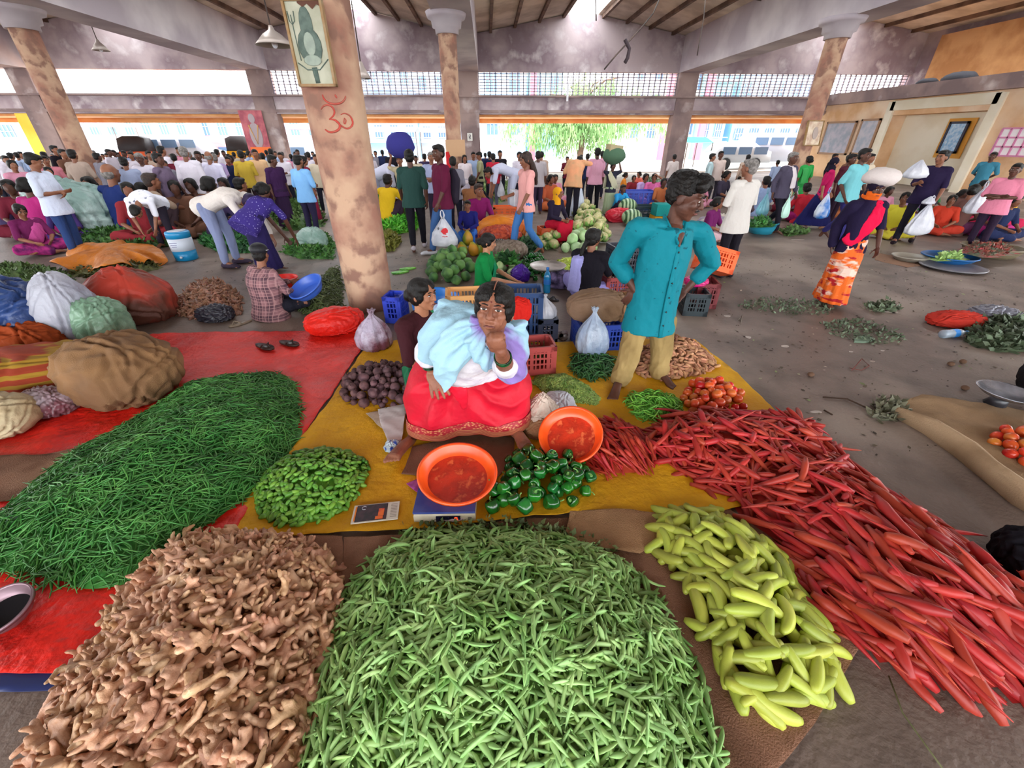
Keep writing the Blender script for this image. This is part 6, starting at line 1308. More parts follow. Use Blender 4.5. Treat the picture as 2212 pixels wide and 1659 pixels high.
# magazine
mg = thing('magazine', 'magazine page with a dark photograph and orange lettering lying on the yellow sheet', 'magazine', G(812, 1107, .036), R(5))
g = MB(); g.box((0, 0, 0), (.245, .125, .006)); obj('page', g, mat('paper_white', 'cfc8ba', .6), mg, False)
for nm, c, s, m in (('dark_photo', (-.022, .0, .004), (.165, .112, .002), mat('photo_dark', '1c0e18', .4, '3a1a28', 30)), ('orange_lettering', (-.107, -.0, .004), (.010, .10, .002), mat('letter_orange', 'e07a1c', .5)), ('red_flower', (.030, -.005, .0055), (.03, .05, .002), mat('photo_red', 'c01f30', .4, 'e06a20', 40)), ('orange_flower', (.022, -.042, .0055), (.04, .02, .002), mat('photo_orange', 'e0641c', .4))):
    g = MB(); g.box(c, s); obj(nm, g, m, mg, False)
g = MB(); g.tube([(-.065 + .012 * math.cos(a), .035 + .012 * math.sin(a), .0062) for a in np.linspace(.6, 5.4, 12)], .0016, 5); obj('white_swirl', g, BAGW, mg)
g = MB(); 
for k in range(9): g.box((.096, .045 - k * .011, .0036), (.034, .002, .0008))
obj('small_print', g, mat('print_brown', '6a5c50', .6), mg, False)
# limp and crumpled things
def lump(name, label, cat, p, r, m, amp=.12, f=5, seed=0, rz=0, fl=.0, top=None, vox=None, tilt=(0, 0), aniso=(1, 1, 1)):
    g = MB(); g.ell((0, 0, 0), r, 120, 72); V, Q = g.arr(); V0 = V / np.array(r)
    n = V0 / np.maximum(np.linalg.norm(V0, axis=1), 1e-6)[:, None]
    d = amp * (wob(V0, f, seed, aniso) + .6 * (1 - 2 * np.abs(wob(V0, f * 1.8, seed + 4, aniso)))); rs = np.random.default_rng(seed + 77)
    for k in range(16):                       # sharp creases, each along part of a plane
        q = rs.normal(size=3); q[2] *= .4; q /= np.linalg.norm(q); o_ = rs.uniform(-.5, .5); e_ = rs.normal(size=3); e_ /= np.linalg.norm(e_)
        x = V0 @ q - o_ + .05 * np.sin(V0 @ e_ * 7); d = d - amp * rs.uniform(.4, 1.1) * (np.exp(-(x / .03) ** 2) - .55 * np.exp(-((np.abs(x) - .09) / .05) ** 2)) * np.clip((V0 @ e_) * 2 + .6, 0, 1)
    V = np.sign(V) * np.abs(V / r) ** .88 * r; V = V + n * (d * min(r))[:, None]
    V[:, 2] = np.maximum(V[:, 2], -r[2] * .75)
    if top: k = np.clip((V[:, 2] / r[2] - .2) / .9, 0, 1)[:, None]; V[:, :2] *= (1 - k * (1 - top) ** 1)
    V[:, 2] += r[2] * .75
    o = obj(name, (V, Q), m); o.location = p; o.rotation_euler = (tilt[0], tilt[1], rz); return tag(o, label, cat)
def knotbag(label, p, w, h, m, seed=0, full=None, rz=0):
    """a filled thin plastic bag standing on the ground, gathered and knotted on top"""
    z = [0, .04, .15, .35, .52, .66, .76, .84, .90, .97, 1]; r = [.30, .42, .5, .5, .43, .31, .19, .10, .055, .085, .11]
    a = np.linspace(0, 2 * np.pi, 60, endpoint=False); rings = []
    for q, k in zip(z, r):
        f = 1 + (.03 + .10 * q) * np.sin(a * 9 + seed) + .04 * np.sin(a * 17 + seed * 2 + q * 5); rings.append(np.stack([np.cos(a) * k * w * f + .10 * w * q * q * math.cos(seed), np.sin(a) * k * w * f * .9, np.full(60, q * h) + (.02 * h * np.sin(a * 5) if q > .9 else 0)], -1))
    g = MB(); g.loft(rings); V, Q = g.arr(); V = V + (.02 * w * wob(V, 7 / w, seed))[:, None] * np.array([1, 1, .4])
    o = obj('plastic_bag', (V, Q), m); o.location = p; o.rotation_euler = (0, 0, rz); return tag(o, label, 'bag')
m_clear = mat('clear_bag', 'b4a8bc', .25, '6a3a4c', 5, .5, 30, .6, lo=.4, hi=.6, bdist=.03, alpha=.93)
m_blueb = mat('bluish_bag', 'b9c8dc', .25, '93a8c8', 3, .6, 22, .6, bdist=.03, alpha=.92)
knotbag('clear plastic bag of red onions beside the thick column', G(812, 752, 0), .34, .40, m_clear, 1)
knotbag('tall bluish white plastic bag standing on the yellow sheet in front of the blue crate', G(1277, 765, .03), .30, .46, m_blueb, 2)
knotbag('small white plastic bag on a dark crate behind the red crate', D(1178, 690, 3.9), .22, .26, BAGW, 4)
lump('cloth_bag', 'crumpled cream white plastic bag right beside the seller', 'bag', G(1168, 915, .02), (.115, .10, .14), mat('cream_bag', 'c8b8a8', .5, 'b09a8c', 4, .6, 22, bdist=.03), .14, 4, 3, .4, top=.45)
lump('plastic_bag', 'flat white bag lying behind the cream bag', 'bag', G(1208, 880, .02), (.12, .16, .05), BAGW, .12, 5, 8)
lump('jute_bag', 'brown jute bag lying behind the tilted orange tub', 'bag', G(1172, 935, .02), (.13, .11, .06), m_jute2, .12, 5, 5)
lump('white_sack', 'tall white plastic sack standing between blue and green sacks on the left', 'sack', G(185, 738, 0), (.25, .24, .40), mat('white_sack', 'a4a5b0', .45, '8c8e9c', 2, .5, 16, bdist=.03), .07, 3, 2, 0, top=.75)
lump('blue_sack', 'big dark blue sack at the left edge', 'sack', G(45, 745, 0), (.55, .40, .36), mat('blue_sack', '2c4478', .4, '1c2c54', 3, .5, 16, bdist=.03), .09, 4, 6)
lump('green_bag', 'translucent green bag right of the white sack', 'bag', G(243, 738, 0), (.20, .22, .26), mat('green_bag', '7c9c84', .35, '54745c', 4, .5, 18, bdist=.03), .09, 4, 7)
lump('jute_sack', 'half-empty brown jute sack slumped on the red tarp', 'sack', G(285, 845, .02), (.44, .32, .26), mat('jute_sack', '876340', .95, '6f5034', 2, .5, 180, col3='6a4a30', ns3=2.4, lo3=.6, hi3=.7), .10, 3.4, 12, -.3)
lump('clear_bag', 'small clear bag with something dark red inside at the left', 'bag', G(112, 888, .02), (.20, .13, .10), mat('clear_bag2', 'a89aa0', .3, '6a4048', 5, .4, 20), .12, 5, 9)
lump('cream_sack', 'cream coloured folded sack cut by the left edge', 'sack', G(5, 925, .02), (.26, .20, .14), mat('cream_sack', 'a08a68', .7, 'b0a080', 3, .4, 60), .08, 3, 4)
lump('blanket', 'heap of striped orange, red and brown blanket at the left edge', 'blanket', G(60, 835, .02), (.75, .34, .17), mat('striped_blanket', '8a3014', .9, '94701c', 3.2, .4, 50, tex='wave', lo=.5, hi=.7, col3='3a3222', ns3=1.3, lo3=.5, hi3=.6, stretch=(.15, .3, 1.6)), .09, 3, 5, .25)
lump('orange_bag', 'crumpled rust orange bag behind the striped blanket', 'bag', G(78, 770, .0), (.30, .2, .18), cloth('8a3a18'), .14, 4, 2)
lump('red_sack', 'upright red and brown sack leaning behind the white sack', 'sack', G(300, 690, 0), (.42, .30, .34), mat('red_sack', 'a83424', .6, '5c3428', 2, .5, 30, lo=.45, hi=.6), .08, 3, 3, .3, top=.55)
lump('red_bundle', 'bunched-up end of the red tarp by the thick column', 'tarpaulin', G(728, 712, .02), (.30, .20, .13), m_tarp, .08, 4.0, 4, .3)
lump('black_bag', 'small black plastic bag by the man in the checked shirt', 'bag', G(470, 690, 0), (.20, .11, .09), plastic('24222e'), .18, 5, 4)
lump('greens_bag', 'clear bag stuffed with green leaves left of the thick column', 'bag', G(680, 540, 0), (.26, .18, .22), mat('greens_bag', '7fa094', .35, 'a8c0b8', 5, .5, 18), .08, 5, 3)
lump('clear_sack', 'huge translucent grey green bag of goods behind the green heap', 'bag', G(188, 512, 0), (.80, .45, .60), mat('grey_clear_bag', '7a948e', .35, 'a0b4b0', 1.5, .6, 9, lo=.5, hi=.6, bdist=.06), .09, 3.6, 11)
lump('pink_cloth', 'pale pink crumpled cloth beside the magenta sari woman', 'cloth', G(105, 520, 0), (.48, .24, .15), cloth('a89098'), .16, 4.5, 2)
def drapecloth(name, label, cat, px, hmax, m, hem=.08, seed=0, nf=9):
    """a stiff sheet thrown over a heap, its scalloped hem standing off the ground"""
    poly = np.array([G(u, v, 0)[:2] for u, v in px]); c = poly.mean(0); NA, NR = 150, 30; rows = []
    for i in range(NR):
        q = i / (NR - 1); row = []
        for j in range(NA):
            f = j / NA * len(poly); k = int(f); p = poly[k] * (1 - f + k) + poly[(k + 1) % len(poly)] * (f - k); a = j / NA * 2 * math.pi
            w_ = math.sin(a * nf + seed + 1.5 * math.sin(a * 3)); x = c + (p - c) * q * (1 + .05 * q * w_); row.append((x[0], x[1], hem + hem * .9 * q * q * w_ + hmax * (1 - q ** 2.4)))
        rows.append(row)
    V = np.array(rows); V[:, :, 2] += .03 * wob(V.reshape(-1, 3), 7, seed).reshape(NR, NA) + .02 * (1 - 2 * np.abs(wob(V.reshape(-1, 3), 11, seed + 2))).reshape(NR, NA)
    W = V[::-1].copy(); W[:, :, 2] -= .012; g = MB(); g.loft(np.concatenate([V, W]), True, False); return tag(obj(name, g, m), label, cat)
drapecloth('orange_tarp', 'bright orange tarpaulin thrown over a heap on the left', 'tarpaulin', [(128, 590), (170, 552), (250, 540), (330, 548), (368, 572), (300, 585), (240, 600)], .17, mat('orange_tarp', 'c0701a', .45, 'a85e12', 2, .5, 14, bdist=.04), .09, 2, 6)
# leafy heaps: masses of small leaves nobody could count
def greens(name, label, px, hmax, c1, c2, n=2600, leaf=.05, z0=0.0, curl=1, group=None):
    m = mat('greens_' + c1, c1, .6, c2, 6, var=.25, mode='isl'); M_ = Mound(px, hmax, z0, .7); P = M_.sample(n, .01); z = M_.hh(P); Nn = M_.nrm(P); k = len(P)
    d = rng.normal(size=(k, 3)); d[:, 2] = np.abs(d[:, 2]) * .5; d /= np.linalg.norm(d, axis=1)[:, None]; s = np.cross(d, rng.normal(size=(k, 3))); s /= np.linalg.norm(s, axis=1)[:, None]
    L = leaf * rng.uniform(.6, 1.5, k)[:, None]; b = np.c_[P, z - .01 + rng.random(k) * .03]
    V = np.stack([b, b + d * L * .5 + s * L * .28, b + d * L + Nn * L * .15, b + d * L * .5 - s * L * .28], 1).reshape(-1, 3); Q = np.arange(k * 4).reshape(-1, 4)
    g = MB(); g.add(V, Q); g.add(*M_.core(.08, .01)); return tag(obj(name, g, m), label, 'greens', group, 'stuff')
greens('leafy_greens', 'long blurred heap of leafy greens in the left middle', [(120, 535), (150, 490), (230, 478), (300, 475), (360, 480), (400, 505), (385, 530), (250, 548)], .22, '2c4a22', '4a7a34', 4200, .08)
greens('leafy_greens', 'wilted greens showing under the orange tarpaulin', [(150, 598), (180, 570), (250, 560), (330, 565), (350, 580), (250, 605)], .1, '3a3c1c', '5a5c30', 900, .06)
greens('leafy_greens', 'dark greens heap behind the water drum', [(430, 525), (440, 500), (500, 498), (560, 515), (590, 545), (480, 548)], .2, '1f4a28', '3a7a3c', 2200, .07)
greens('leafy_greens', 'flat dull greens below the left crowd by the edge', [(-60, 640), (-40, 590), (60, 580), (130, 590), (170, 620), (60, 650)], .14, '3a4a26', '56703a', 2400, .07)
greens('leafy_greens', 'green bunches left of the clear greens bag', [(610, 545), (640, 515), (700, 505), (725, 530), (720, 560), (650, 560)], .15, '3a6a2c', '5a9040', 2000, .06)
greens('leafy_greens', 'tall green piles behind the light blue t-shirt man', [(580, 470), (600, 430), (650, 425), (690, 440), (700, 490), (620, 500)], .4, '3a5a2a', '5a7a3c', 2200, .1)
greens('lettuce', 'bright green coriander bunches just right of the thick column', [(815, 495), (825, 465), (880, 458), (905, 470), (900, 498), (850, 508)], .25, '3f9a1c', '6cc038', 2600, .08)
greens('leafy_greens', 'brownish wilted greens at the foot of the thick column', [(820, 540), (822, 508), (850, 505), (865, 525), (845, 545)], .2, '6a6a24', '8a8a3c', 1200, .07)
greens('leafy_greens', 'green vegetable piles in the far middle', [(1010, 425), (1030, 400), (1100, 400), (1120, 420), (1080, 440)], .35, '5a7a3c', '8aa060', 1800, .12)
greens('leafy_greens', 'greens on the far blue crates', [(1350, 415), (1370, 400), (1430, 400), (1440, 418)], .5, '5a7a5a', '9ab49a', 1200, .12)
greens('leaf_litter', 'strip of trampled leaves on the floor right of the teal man', [(1590, 662), (1640, 645), (1740, 648), (1800, 660), (1790, 685), (1700, 680), (1620, 672)], .008, '4a5640', '6a7a60', 520, .035)
greens('leaf_litter', 'trampled leaves on the floor below the orange sari woman', [(1770, 700), (1860, 690), (1930, 715), (1960, 740), (1880, 745), (1800, 725)], .008, '4a5640', '7a8a6c', 520, .035)
greens('leaf_litter', 'heap of wilted leaves at the right edge', [(2080, 740), (2110, 690), (2230, 690), (2260, 760), (2150, 760)], .09, '3a4430', '5c6c50', 1200, .06)
greens('leaf_litter', 'leaf scraps behind the orange sari woman', [(1860, 660), (1920, 650), (1950, 668), (1890, 680)], .01, '4a5640', '7a886c', 240, .05)
greens('leaf_litter', 'flat green leaf scraps in the right middle distance', [(1680, 500), (1720, 490), (1745, 505), (1700, 512)], .02, '3a5a2c', '5c7c40', 300, .08)
greens('leaf_litter', 'dried leaves by the end of the sacking on the right', [(1880, 905), (1890, 870), (1940, 868), (1960, 890), (1930, 915)], .03, '6a6a54', '8a8a74', 200, .05)
greens('pea_scraps', 'trampled pea stalks behind the pea pod heap', [(860, 1150), (960, 1128), (1100, 1128), (1240, 1150), (1340, 1190), (1330, 1205), (1100, 1150), (900, 1165)], .02, '4c5c34', '7a8c58', 700, .035)
# water drum
p = G(405, 560, 0); t = thing('water_drum', 'blue and white insulated water drum left of the checked shirt man', 'drum', p, R(10))
for nm, prof, m in (('drum_base', [(.15, 0), (.165, .01), (.17, .16)], plastic('1180b4')), ('label_band', [(.172, .16), (.174, .36)], mat('drum_label', 'c4ccd8', .5)), ('lid', [(.174, .36), (.176, .44), (.165, .46), (.02, .465)], plastic('1180b4'))):
    g = MB(); g.lathe(prof, 32); obj(nm, g, m, t)
g = MB(); g.lathe([(.13, .466), (.13, .47), (.05, .472)], 24); obj('lid_top', g, BAGW, t)
g = MB(); g.ell((0, -.18, .07), (.02, .03, .02)); obj('tap', g, BAGW, t)
g = MB()
for k in range(3): g.box((-.04, -.172 + .0006 * k, .30 - k * .03), (.11 - .02 * k, .006, .01))
obj('faded_lettering', g, mat('faded_print', '7a7a9c', .6), t, False)
# bowls by the man in the checked shirt
tub('bright red plastic bowl beyond the checked shirt man', G(617, 618, .12), .17, .11, 'd82018', name='bowl')
tub('blue plastic bowl tipped in the checked shirt man\'s hand', D(672, 632, 4.75), .2, .10, '3a62c0', (R(20), R(-20)), name='bowl')
g = MB(); g.box((0, 0, .05), (.25, .22, .10)); o = obj('hand_scale', g, mat('scale_grey', '8a8078', .5), None, False); o.location = G(620, 640, 0); tag(o, 'small grey scale under the red bowl', 'scale')
lay('green_chilli', 'dark green chilli in the heap left of the thick column', 'chilli', 'dark green chillies left of the thick column', Mound([(655, 640), (690, 610), (715, 585), (730, 580), (740, 620), (738, 680), (710, 690), (660, 680), (640, 665)], .25, 0, .6), 1500, .02, variants(chilli, 3),
    veg('dull_chilli', '3c4a22', '5c6a38'), veg('dull_chilli', '3c4a22', '5c6a38', True), nind=0, sc=(1, 1.5), lift=.004, raise_=.01, stuff_label='heap of dark green chillies left of the thick column', stuff_name='chilli_heap')
lay('ginger_root', 'x', 'ginger', 'small ginger heap', Mound([(378, 668), (395, 640), (430, 618), (480, 612), (520, 640), (520, 680), (440, 690), (385, 682)], .17, 0, .6), 420, .04, GP, veg('ginger_far', '7c5440', '9c7058'), veg('ginger_far', '7c5440', '9c7058', True), nind=0, lift=.008, raise_=.01,
    stuff_label='heap of ginger behind the man in the checked shirt', stuff_name='ginger_heap')
# sandals
def sandal(label, p, rz, col='2a1a16', k=1.0, group=None):
    t = thing('sandal', label, 'sandal', p, rz, group, k); g = MB(); g.loft([orel(V3(0, 0, z), V3(1, 0, 0), V3(0, 1, 0), .042, .125, 20) for z in (0, .016)]); V, Q = g.arr(); V[:, 0] *= 1 + .25 * (V[:, 1] < 0) ; obj('sole', (V, Q), plastic(col), t)
    g = MB(); g.tube([(-.042, .0, .016), (-.03, -.03, .045), (0, -.06, .05), (.03, -.03, .045), (.042, .0, .016)], .006, 6); g.tube([(0, -.06, .05), (0, -.085, .016)], .005, 6); obj('strap', g, plastic(col), t)
sandal('dark sandal lying on the red tarp, the left of the pair', G(572, 750, .035), R(60)); sandal('dark sandal lying on the red tarp, the right of the pair', G(625, 743, .035), R(65))
sandal('grey brown slipper between the small dark crate and the blue crate, left one', G(1204, 722, 0), R(5), '5c4a44'); sandal('grey brown slipper by the blue crate, right one', G(1218, 726, 0), R(-15), '5c4a44'); sandal('black sandal lying by the blue water bottle', G(1188, 648, 0), R(60), '231d1e'); sandal('pale strapped sandal by the checked shirt man', G(520, 700, 0), R(-40), '8a7a68')
# crates in the middle
BC = lambda *a, **k: crate(*a, **k)
crate('cream orange plastic crate standing on end behind the seller\'s left shoulder', G(1013, 735, 0), R(4), .40, .30, .52, 'e0a868')
crate('dark blue plastic crate standing on end behind the seller\'s head', G(1125, 728, 0), R(-3), .42, .32, .52, '1c3c6c')
t = crate('brick red open crate with green leaves inside, just right of the seller', G(1150, 795, .03), R(6), .36, .27, .26, 'a03c38')
greens('leafy_greens', 'few green leaves inside the brick red crate', [(1135, 770), (1150, 752), (1185, 755), (1180, 775)], .05, '4a5c2c', '6a8040', 160, .05, z0=.10)
crate('small dark crate under the white plastic bag', G(1180, 735, 0), R(0), .20, .2, .26, '1a2440')
crate('blue open crate behind the sitting maroon blouse woman, right of the column', G(860, 690, 0), R(-10), .20, .25, .30, '1c38b8')
crate('royal blue crate covered with brown sacking', G(1292, 745, 0), R(3), .50, .36, .28, '1c3c9c')
p = G(1284, 745, 0)
lump('jute_sack', 'folded brown jute sack lying over the royal blue crate', 'sack', p + V3(0, .05, .28), (.30, .20, .15), mat('sack_brown', '8c705a', .95, '74583f', 3, .5, 170), .07, 3, 4)
lump('jute_sack', 'pale sack crumpled at the right end of the covered crate', 'sack', G(1340, 738, 0) + V3(0, 0, .27), (.14, .18, .12), m_jute2, .15, 4, 6)
tub('bright blue basin tilted behind the maroon blouse woman', G(950, 682, .04), .30, .16, '1c70c4', (R(20), R(10)), name='basin'); tub('dark teal basin just behind the seller', G(962, 722, .0), .20, .18, '12506a', name='basin')
lump('red_cloth', 'folded red cloth on the dark blue crate beside the seller\'s head', 'cloth', D(1118, 690, 3.1), (.11, .08, .10), cloth('c4241c'), .1, 4, 4)
# water bottles
def bottle(label, p, k=1.0, rot=(0, 0, 0), col='5ab4e0', capc='2a70c0'):
    t = thing('water_bottle', label, 'bottle', p, 0, None, k); t.rotation_euler = rot; g = MB(); g.lathe([(.03, 0), (.036, .01), (.036, .06), (.034, .07), (.036, .08), (.036, .16), (.028, .19), (.014, .215), (.013, .23)], 20); obj('bottle_body', g, mat('bottle_' + col, col, .1, trans=.4, spec=.6), t)
    g = MB(); g.lathe([(.015, .228), (.015, .25), (.012, .252)], 14); obj('cap', g, plastic(capc), t); g = MB(); g.lathe([(.0368, .09), (.0368, .14)], 20, cap=False); obj('bottle_label', g, plastic(capc), t)
bottle('upright blue water bottle behind the covered crate', G(1181, 632, 0), 1.35, col='2a9ad8'); bottle('clear water bottle with a blue label lying on the floor at the right', G(2035, 722, .04), 1.25, (R(90), 0, R(96)), 'b8c8d8', '2a80d0')
# second row of sellers' goods
def mix_pile(name, lab, cat, grp, px, hmax, protos, m, rad, N, **k): return pile(name, lab, cat, grp, px if isinstance(px, Mound) else Mound(px, hmax, 0.0, .8), 0, protos, m, rad, N, **k)
mcab = veg('cabbage', '5c8a4a', '8ab070', ns=5, rough=.6, var=.2, bump=.3, bs=30)
mix_pile('cabbage', 'dark-leaved green cabbage in the pile left of the green blouse woman', 'cabbage', 'cabbages left of the green blouse woman', [(925, 610), (930, 575), (970, 562), (1010, 560), (1020, 590), (1005, 612), (960, 620)], .26, [round_veg(.085, .9, .06, 5), round_veg(.08, .85, .09, 4)], veg('dark_cabbage', '2f5a30', '6a9850', ns=5, rough=.6), .085, 40)
mix_pile('gourd', 'pale green round gourd beside the green blouse woman', 'gourd', 'pale gourds in front of the green blouse woman', [(1062, 600), (1065, 570), (1100, 562), (1125, 580), (1115, 602)], .15, [round_veg(.065, 1.2)], veg('pale_gourd', '8fb070', 'b0c890', ns=5), .065, 22)
mix_pile('capsicum', 'dark green capsicum in the pile between the two sitting women', 'capsicum', 'capsicums between the two sitting women', [(1120, 598), (1125, 565), (1165, 555), (1190, 575), (1195, 600), (1160, 608)], .16, variants(capsicum, 3), mc, .042, 60)
lay('banana_chilli', 'x', 'chilli', 'x', Mound([(1192, 588), (1200, 570), (1235, 560), (1245, 580), (1225, 595)], .12, 0, .6), 130, .03, variants(cuke, 3), veg('yellow_green', '9ab428', 'b8c840'), veg('yellow_green', '9ab428', 'b8c840', True), nind=0, sc=(.6, .9), lift=.01, stuff_label='yellow green long chillies heaped left of the black blouse woman', stuff_name='long_chilli_heap')
tub('pink bowl of green beans behind the pale gourds', G(1098, 572, .08), .15, .1, 'b0286c', name='bowl')
greens('green_beans', 'green beans piled in the pink bowl', [(1075, 570), (1080, 555), (1110, 555), (1115, 570)], .12, '1f4a24', '4a8a3c', 400, .08, z0=.16)
lump('violet_bag', 'small violet plastic bag beside the pale gourds', 'bag', G(1124, 606, 0), (.13, .1, .13), plastic('4c1c9c'), .14, 4, 3, top=.6)
t = thing('pan_scale', 'old metal pan balance between the two sitting women', 'scale', G(1182, 610, 0)); g = MB(); g.lathe([(.05, .2), (.24, .22), (.26, .25), (.25, .25), (.22, .235)], 28); obj('pan', g, mat('pan_tin', 'b0a8a4', .35, '8a827c', 6, metal=.4), t); g = MB(); g.tube([(0, 0, 0), (0, 0, .2)], [.07, .03], 8); obj('stand', g, cloth('7a3020'), t)
lump('flowered_cloth', 'crumpled printed skirt cloth beside the black blouse woman', 'cloth', G(1212, 618, 0), (.20, .16, .12), mat('print_cloth', '8c7aa8', .8, '2c2440', 9), .12, 4, 4)
papm = veg('papaya', '7a8a1c', 'c8882a', ns=3, lo=.45, hi=.6)
for k, (u, v, z, lab) in enumerate(((1000, 552, .11, 'green and orange papaya, bottom left of the small stack'), (1022, 552, .11, 'green and orange papaya, bottom middle of the small stack'), (1011, 548, .27, 'ripening papaya on top of the small stack'), (1036, 550, .11, 'papaya at the bottom right of the small stack'), (990, 560, .1, 'papaya lying left of the stack on the ground'))):
    g = curved(.26, .10, .01, 9, 14, 1, lambda t: math.sin(math.pi * min(max(t, .03), .97)) ** .5 * (.75 + .35 * t)); o = obj('papaya', g, papm); o.location = G(u, v, 0) + V3(0, 0, z); o.rotation_euler = (0, R(80 if k != 4 else 10), k); tag(o, lab, 'papaya', 'papayas by the navy jumper')
mcl = veg('cauliflower', 'c8bc8c', 'a8ac6c', ns=22, lo=.45, hi=.6, bump=1, bs=60, var=.12)
def cauli(i):
    g = MB(); g.ell((0, 0, .03), (.095, .095, .075), 22, 14); V, Q = g.arr(); V = V + .008 * wob(V, 60, i)[:, None]; return (lambda m: (m.add(V, Q), m)[1])(MB())
def cleaf(i):
    g = MB()
    for k in range(7): a = k * .9 + i; g.tube([(.03 * math.cos(a), .03 * math.sin(a), -.05), (.09 * math.cos(a), .09 * math.sin(a), -.02), (.115 * math.cos(a), .115 * math.sin(a), .045)], [(.02, .006), (.04, .006), (.015, .004)], 8)
    return g
mix_pile('cauliflower', 'creamy cauliflower in the heap behind the mustard scarf woman', 'cauliflower', 'cauliflowers heaped right of the mustard scarf woman', [(1150, 535), (1200, 515), (1235, 515), (1240, 480), (1240, 460), (1275, 455), (1305, 490), (1310, 520), (1300, 540), (1240, 530), (1180, 545)], .45, [cauli(0), cauli(1)], mcl, .1, 80, extra=('outer_leaves', [cleaf(0), cleaf(1)], veg('cauli_leaf', '4f7a34', '8aa858')), upright=.3)
mix_pile('cabbage', 'pale green cabbage at the front of the cauliflower heap', 'cabbage', 'pale cabbages in front of the cauliflowers', [(1215, 545), (1225, 522), (1275, 520), (1290, 535), (1270, 552)], .22, [round_veg(.105, .92, .02)], veg('pale_cabbage', '8fb87c', 'b8d4a4', ns=4, bump=.3, bs=20), .105, 22)
crate('orange crate the mustard scarf woman sits on', G(1188, 524, 0), R(10), .46, .32, .30, 'c8501c'); crate('orange crate beyond the pink top woman', G(1092, 478, 0), R(0), .60, .4, .35, 'e0621c')
lump('orange_sack', 'orange plastic sack left of the pink top woman', 'sack', G(1085, 515, 0), (.50, .35, .25), mat('orange_sack', 'd8801c', .5, 'c0601c', 2), .08, 3, 4); lump('red_mesh_sack', 'red mesh sack below the orange sack', 'sack', G(1080, 530, 0), (.42, .26, .20), mat('red_mesh', '8c2418', .5, 'c05030', 18), .08, 4, 6)
lump('printed_sack', 'grey brown sack with faded white lettering by the walking woman', 'sack', G(1098, 556, 0), (.34, .22, .16), mat('printed_sack', '6c5c50', .9, '8a7c70', 20), .06, 3, 9)
p = G(1100, 556, 0); g = MB()
for k in range(5):
    x = p.x - .12 + k * .07; g.box((x, p.y - .225, .11), (.012, .01, .07)); g.box((x + .018, p.y - .225, .11 + .025 * (k % 3 - 1)), (.03, .01, .012)) 
o = obj('faded_lettering', g, mat('white_ink', 'b8b0a8', .8), None, False); tag(o, 'faded white lettering on the grey brown sack', 'lettering')
lump('dark_basket', 'dark basket pattern bag under the red mesh sack', 'bag', G(1078, 545, 0), (.17, .12, .13), mat('diamond_cloth', '1c1c22', .7, '98948c', 9, tex='wave', lo=.4, hi=.5), .05, 3, 2)
greens('leafy_greens', 'dark green gourds and leaves behind the walking woman', [(1060, 555), (1130, 520), (1165, 530), (1160, 550), (1110, 560)], .18, '1f3c28', '4f7a4c', 900, .1)
greens('cabbage_leaves', 'pale loose cabbage leaves left of the cauliflowers', [(1140, 535), (1155, 515), (1195, 518), (1190, 540)], .14, '7aa85c', 'a8cc8c', 500, .12)
crate('bright blue crate far off behind the child in blue', G(1371, 452, 0), R(0), .9, .5, .5, '2a48b0'); crate('long dark crate row below the bright blue crate', G(1395, 470, 0), R(0), 1.2, .4, .3, '16323c')
lump('red_bag', 'red plastic bag with a melon inside in the open floor', 'bag', G(1336, 478, 0), (.34, .22, .17), plastic('c81c34'), .1, 4, 4)
for k, (u, v, lab) in enumerate(((1352, 462, 'striped watermelon on the red bag'), (1362, 476, 'striped watermelon beside the red bag'))):
    g = MB(); g.ell((0, 0, 0), (.24, .2, .18), 20, 12); o = obj('watermelon', g, mat('melon', '2f5230', .4, 'a0b890', 9, tex='wave', stretch=(.4, 2, .4))); o.location = G(u, v + 10, 0) + V3(0, 0, .18 + .12 * (k == 0)); tag(o, lab, 'watermelon')
g = MB(); g.box((0, 0, .28), (.55, .4, .26)); o = obj('carton', g, cloth('1f8a86'), None, False); o.location = G(1432, 478, 0); tag(o, 'teal box on top of a yellow box behind the teal man', 'box'); g = MB(); g.box((0, 0, .07), (.58, .42, .14)); o = obj('carton', g, cloth('c89a30'), None, False); o.location = G(1432, 478, 0); tag(o, 'yellow box under the teal box behind the teal man', 'box')
lump('white_bundle', 'white plastic bundle left of the teal man', 'bundle', G(1352, 560, 0), (.26, .2, .16), BAGW, .12, 4, 3)
# crates round the teal man
crate('maroon crate left of the teal man at the bottom of the stack', G(1335, 640, 0), R(8), .52, .36, .30, '8c2c2c'); crate('black crate standing on the maroon crate left of the teal man', G(1345, 640, 0) + V3(0, .02, .31), R(8), .46, .36, .34, '1c1c2c')
crate('dark green black crate at the right of the teal man', G(1492, 672, 0), R(-10), .28, .34, .26, '1c2a30'); crate('maroon crate behind the dark crate at the right', G(1512, 655, 0), R(-10), .26, .40, .30, '6c1c22')
crate('bright orange crate leaning on the maroon crate', G(1525, 640, 0) + V3(-.02, 0, .33), R(-8), .42, .30, .28, 'ee5a0c', tilt=(R(-20), R(14))); lump('pink_bag', 'bright pink plastic bag on the dark crate at the right', 'bag', G(1492, 660, 0) + V3(0, 0, .26), (.14, .12, .06), plastic('c0186c'), .1, 4, 3)
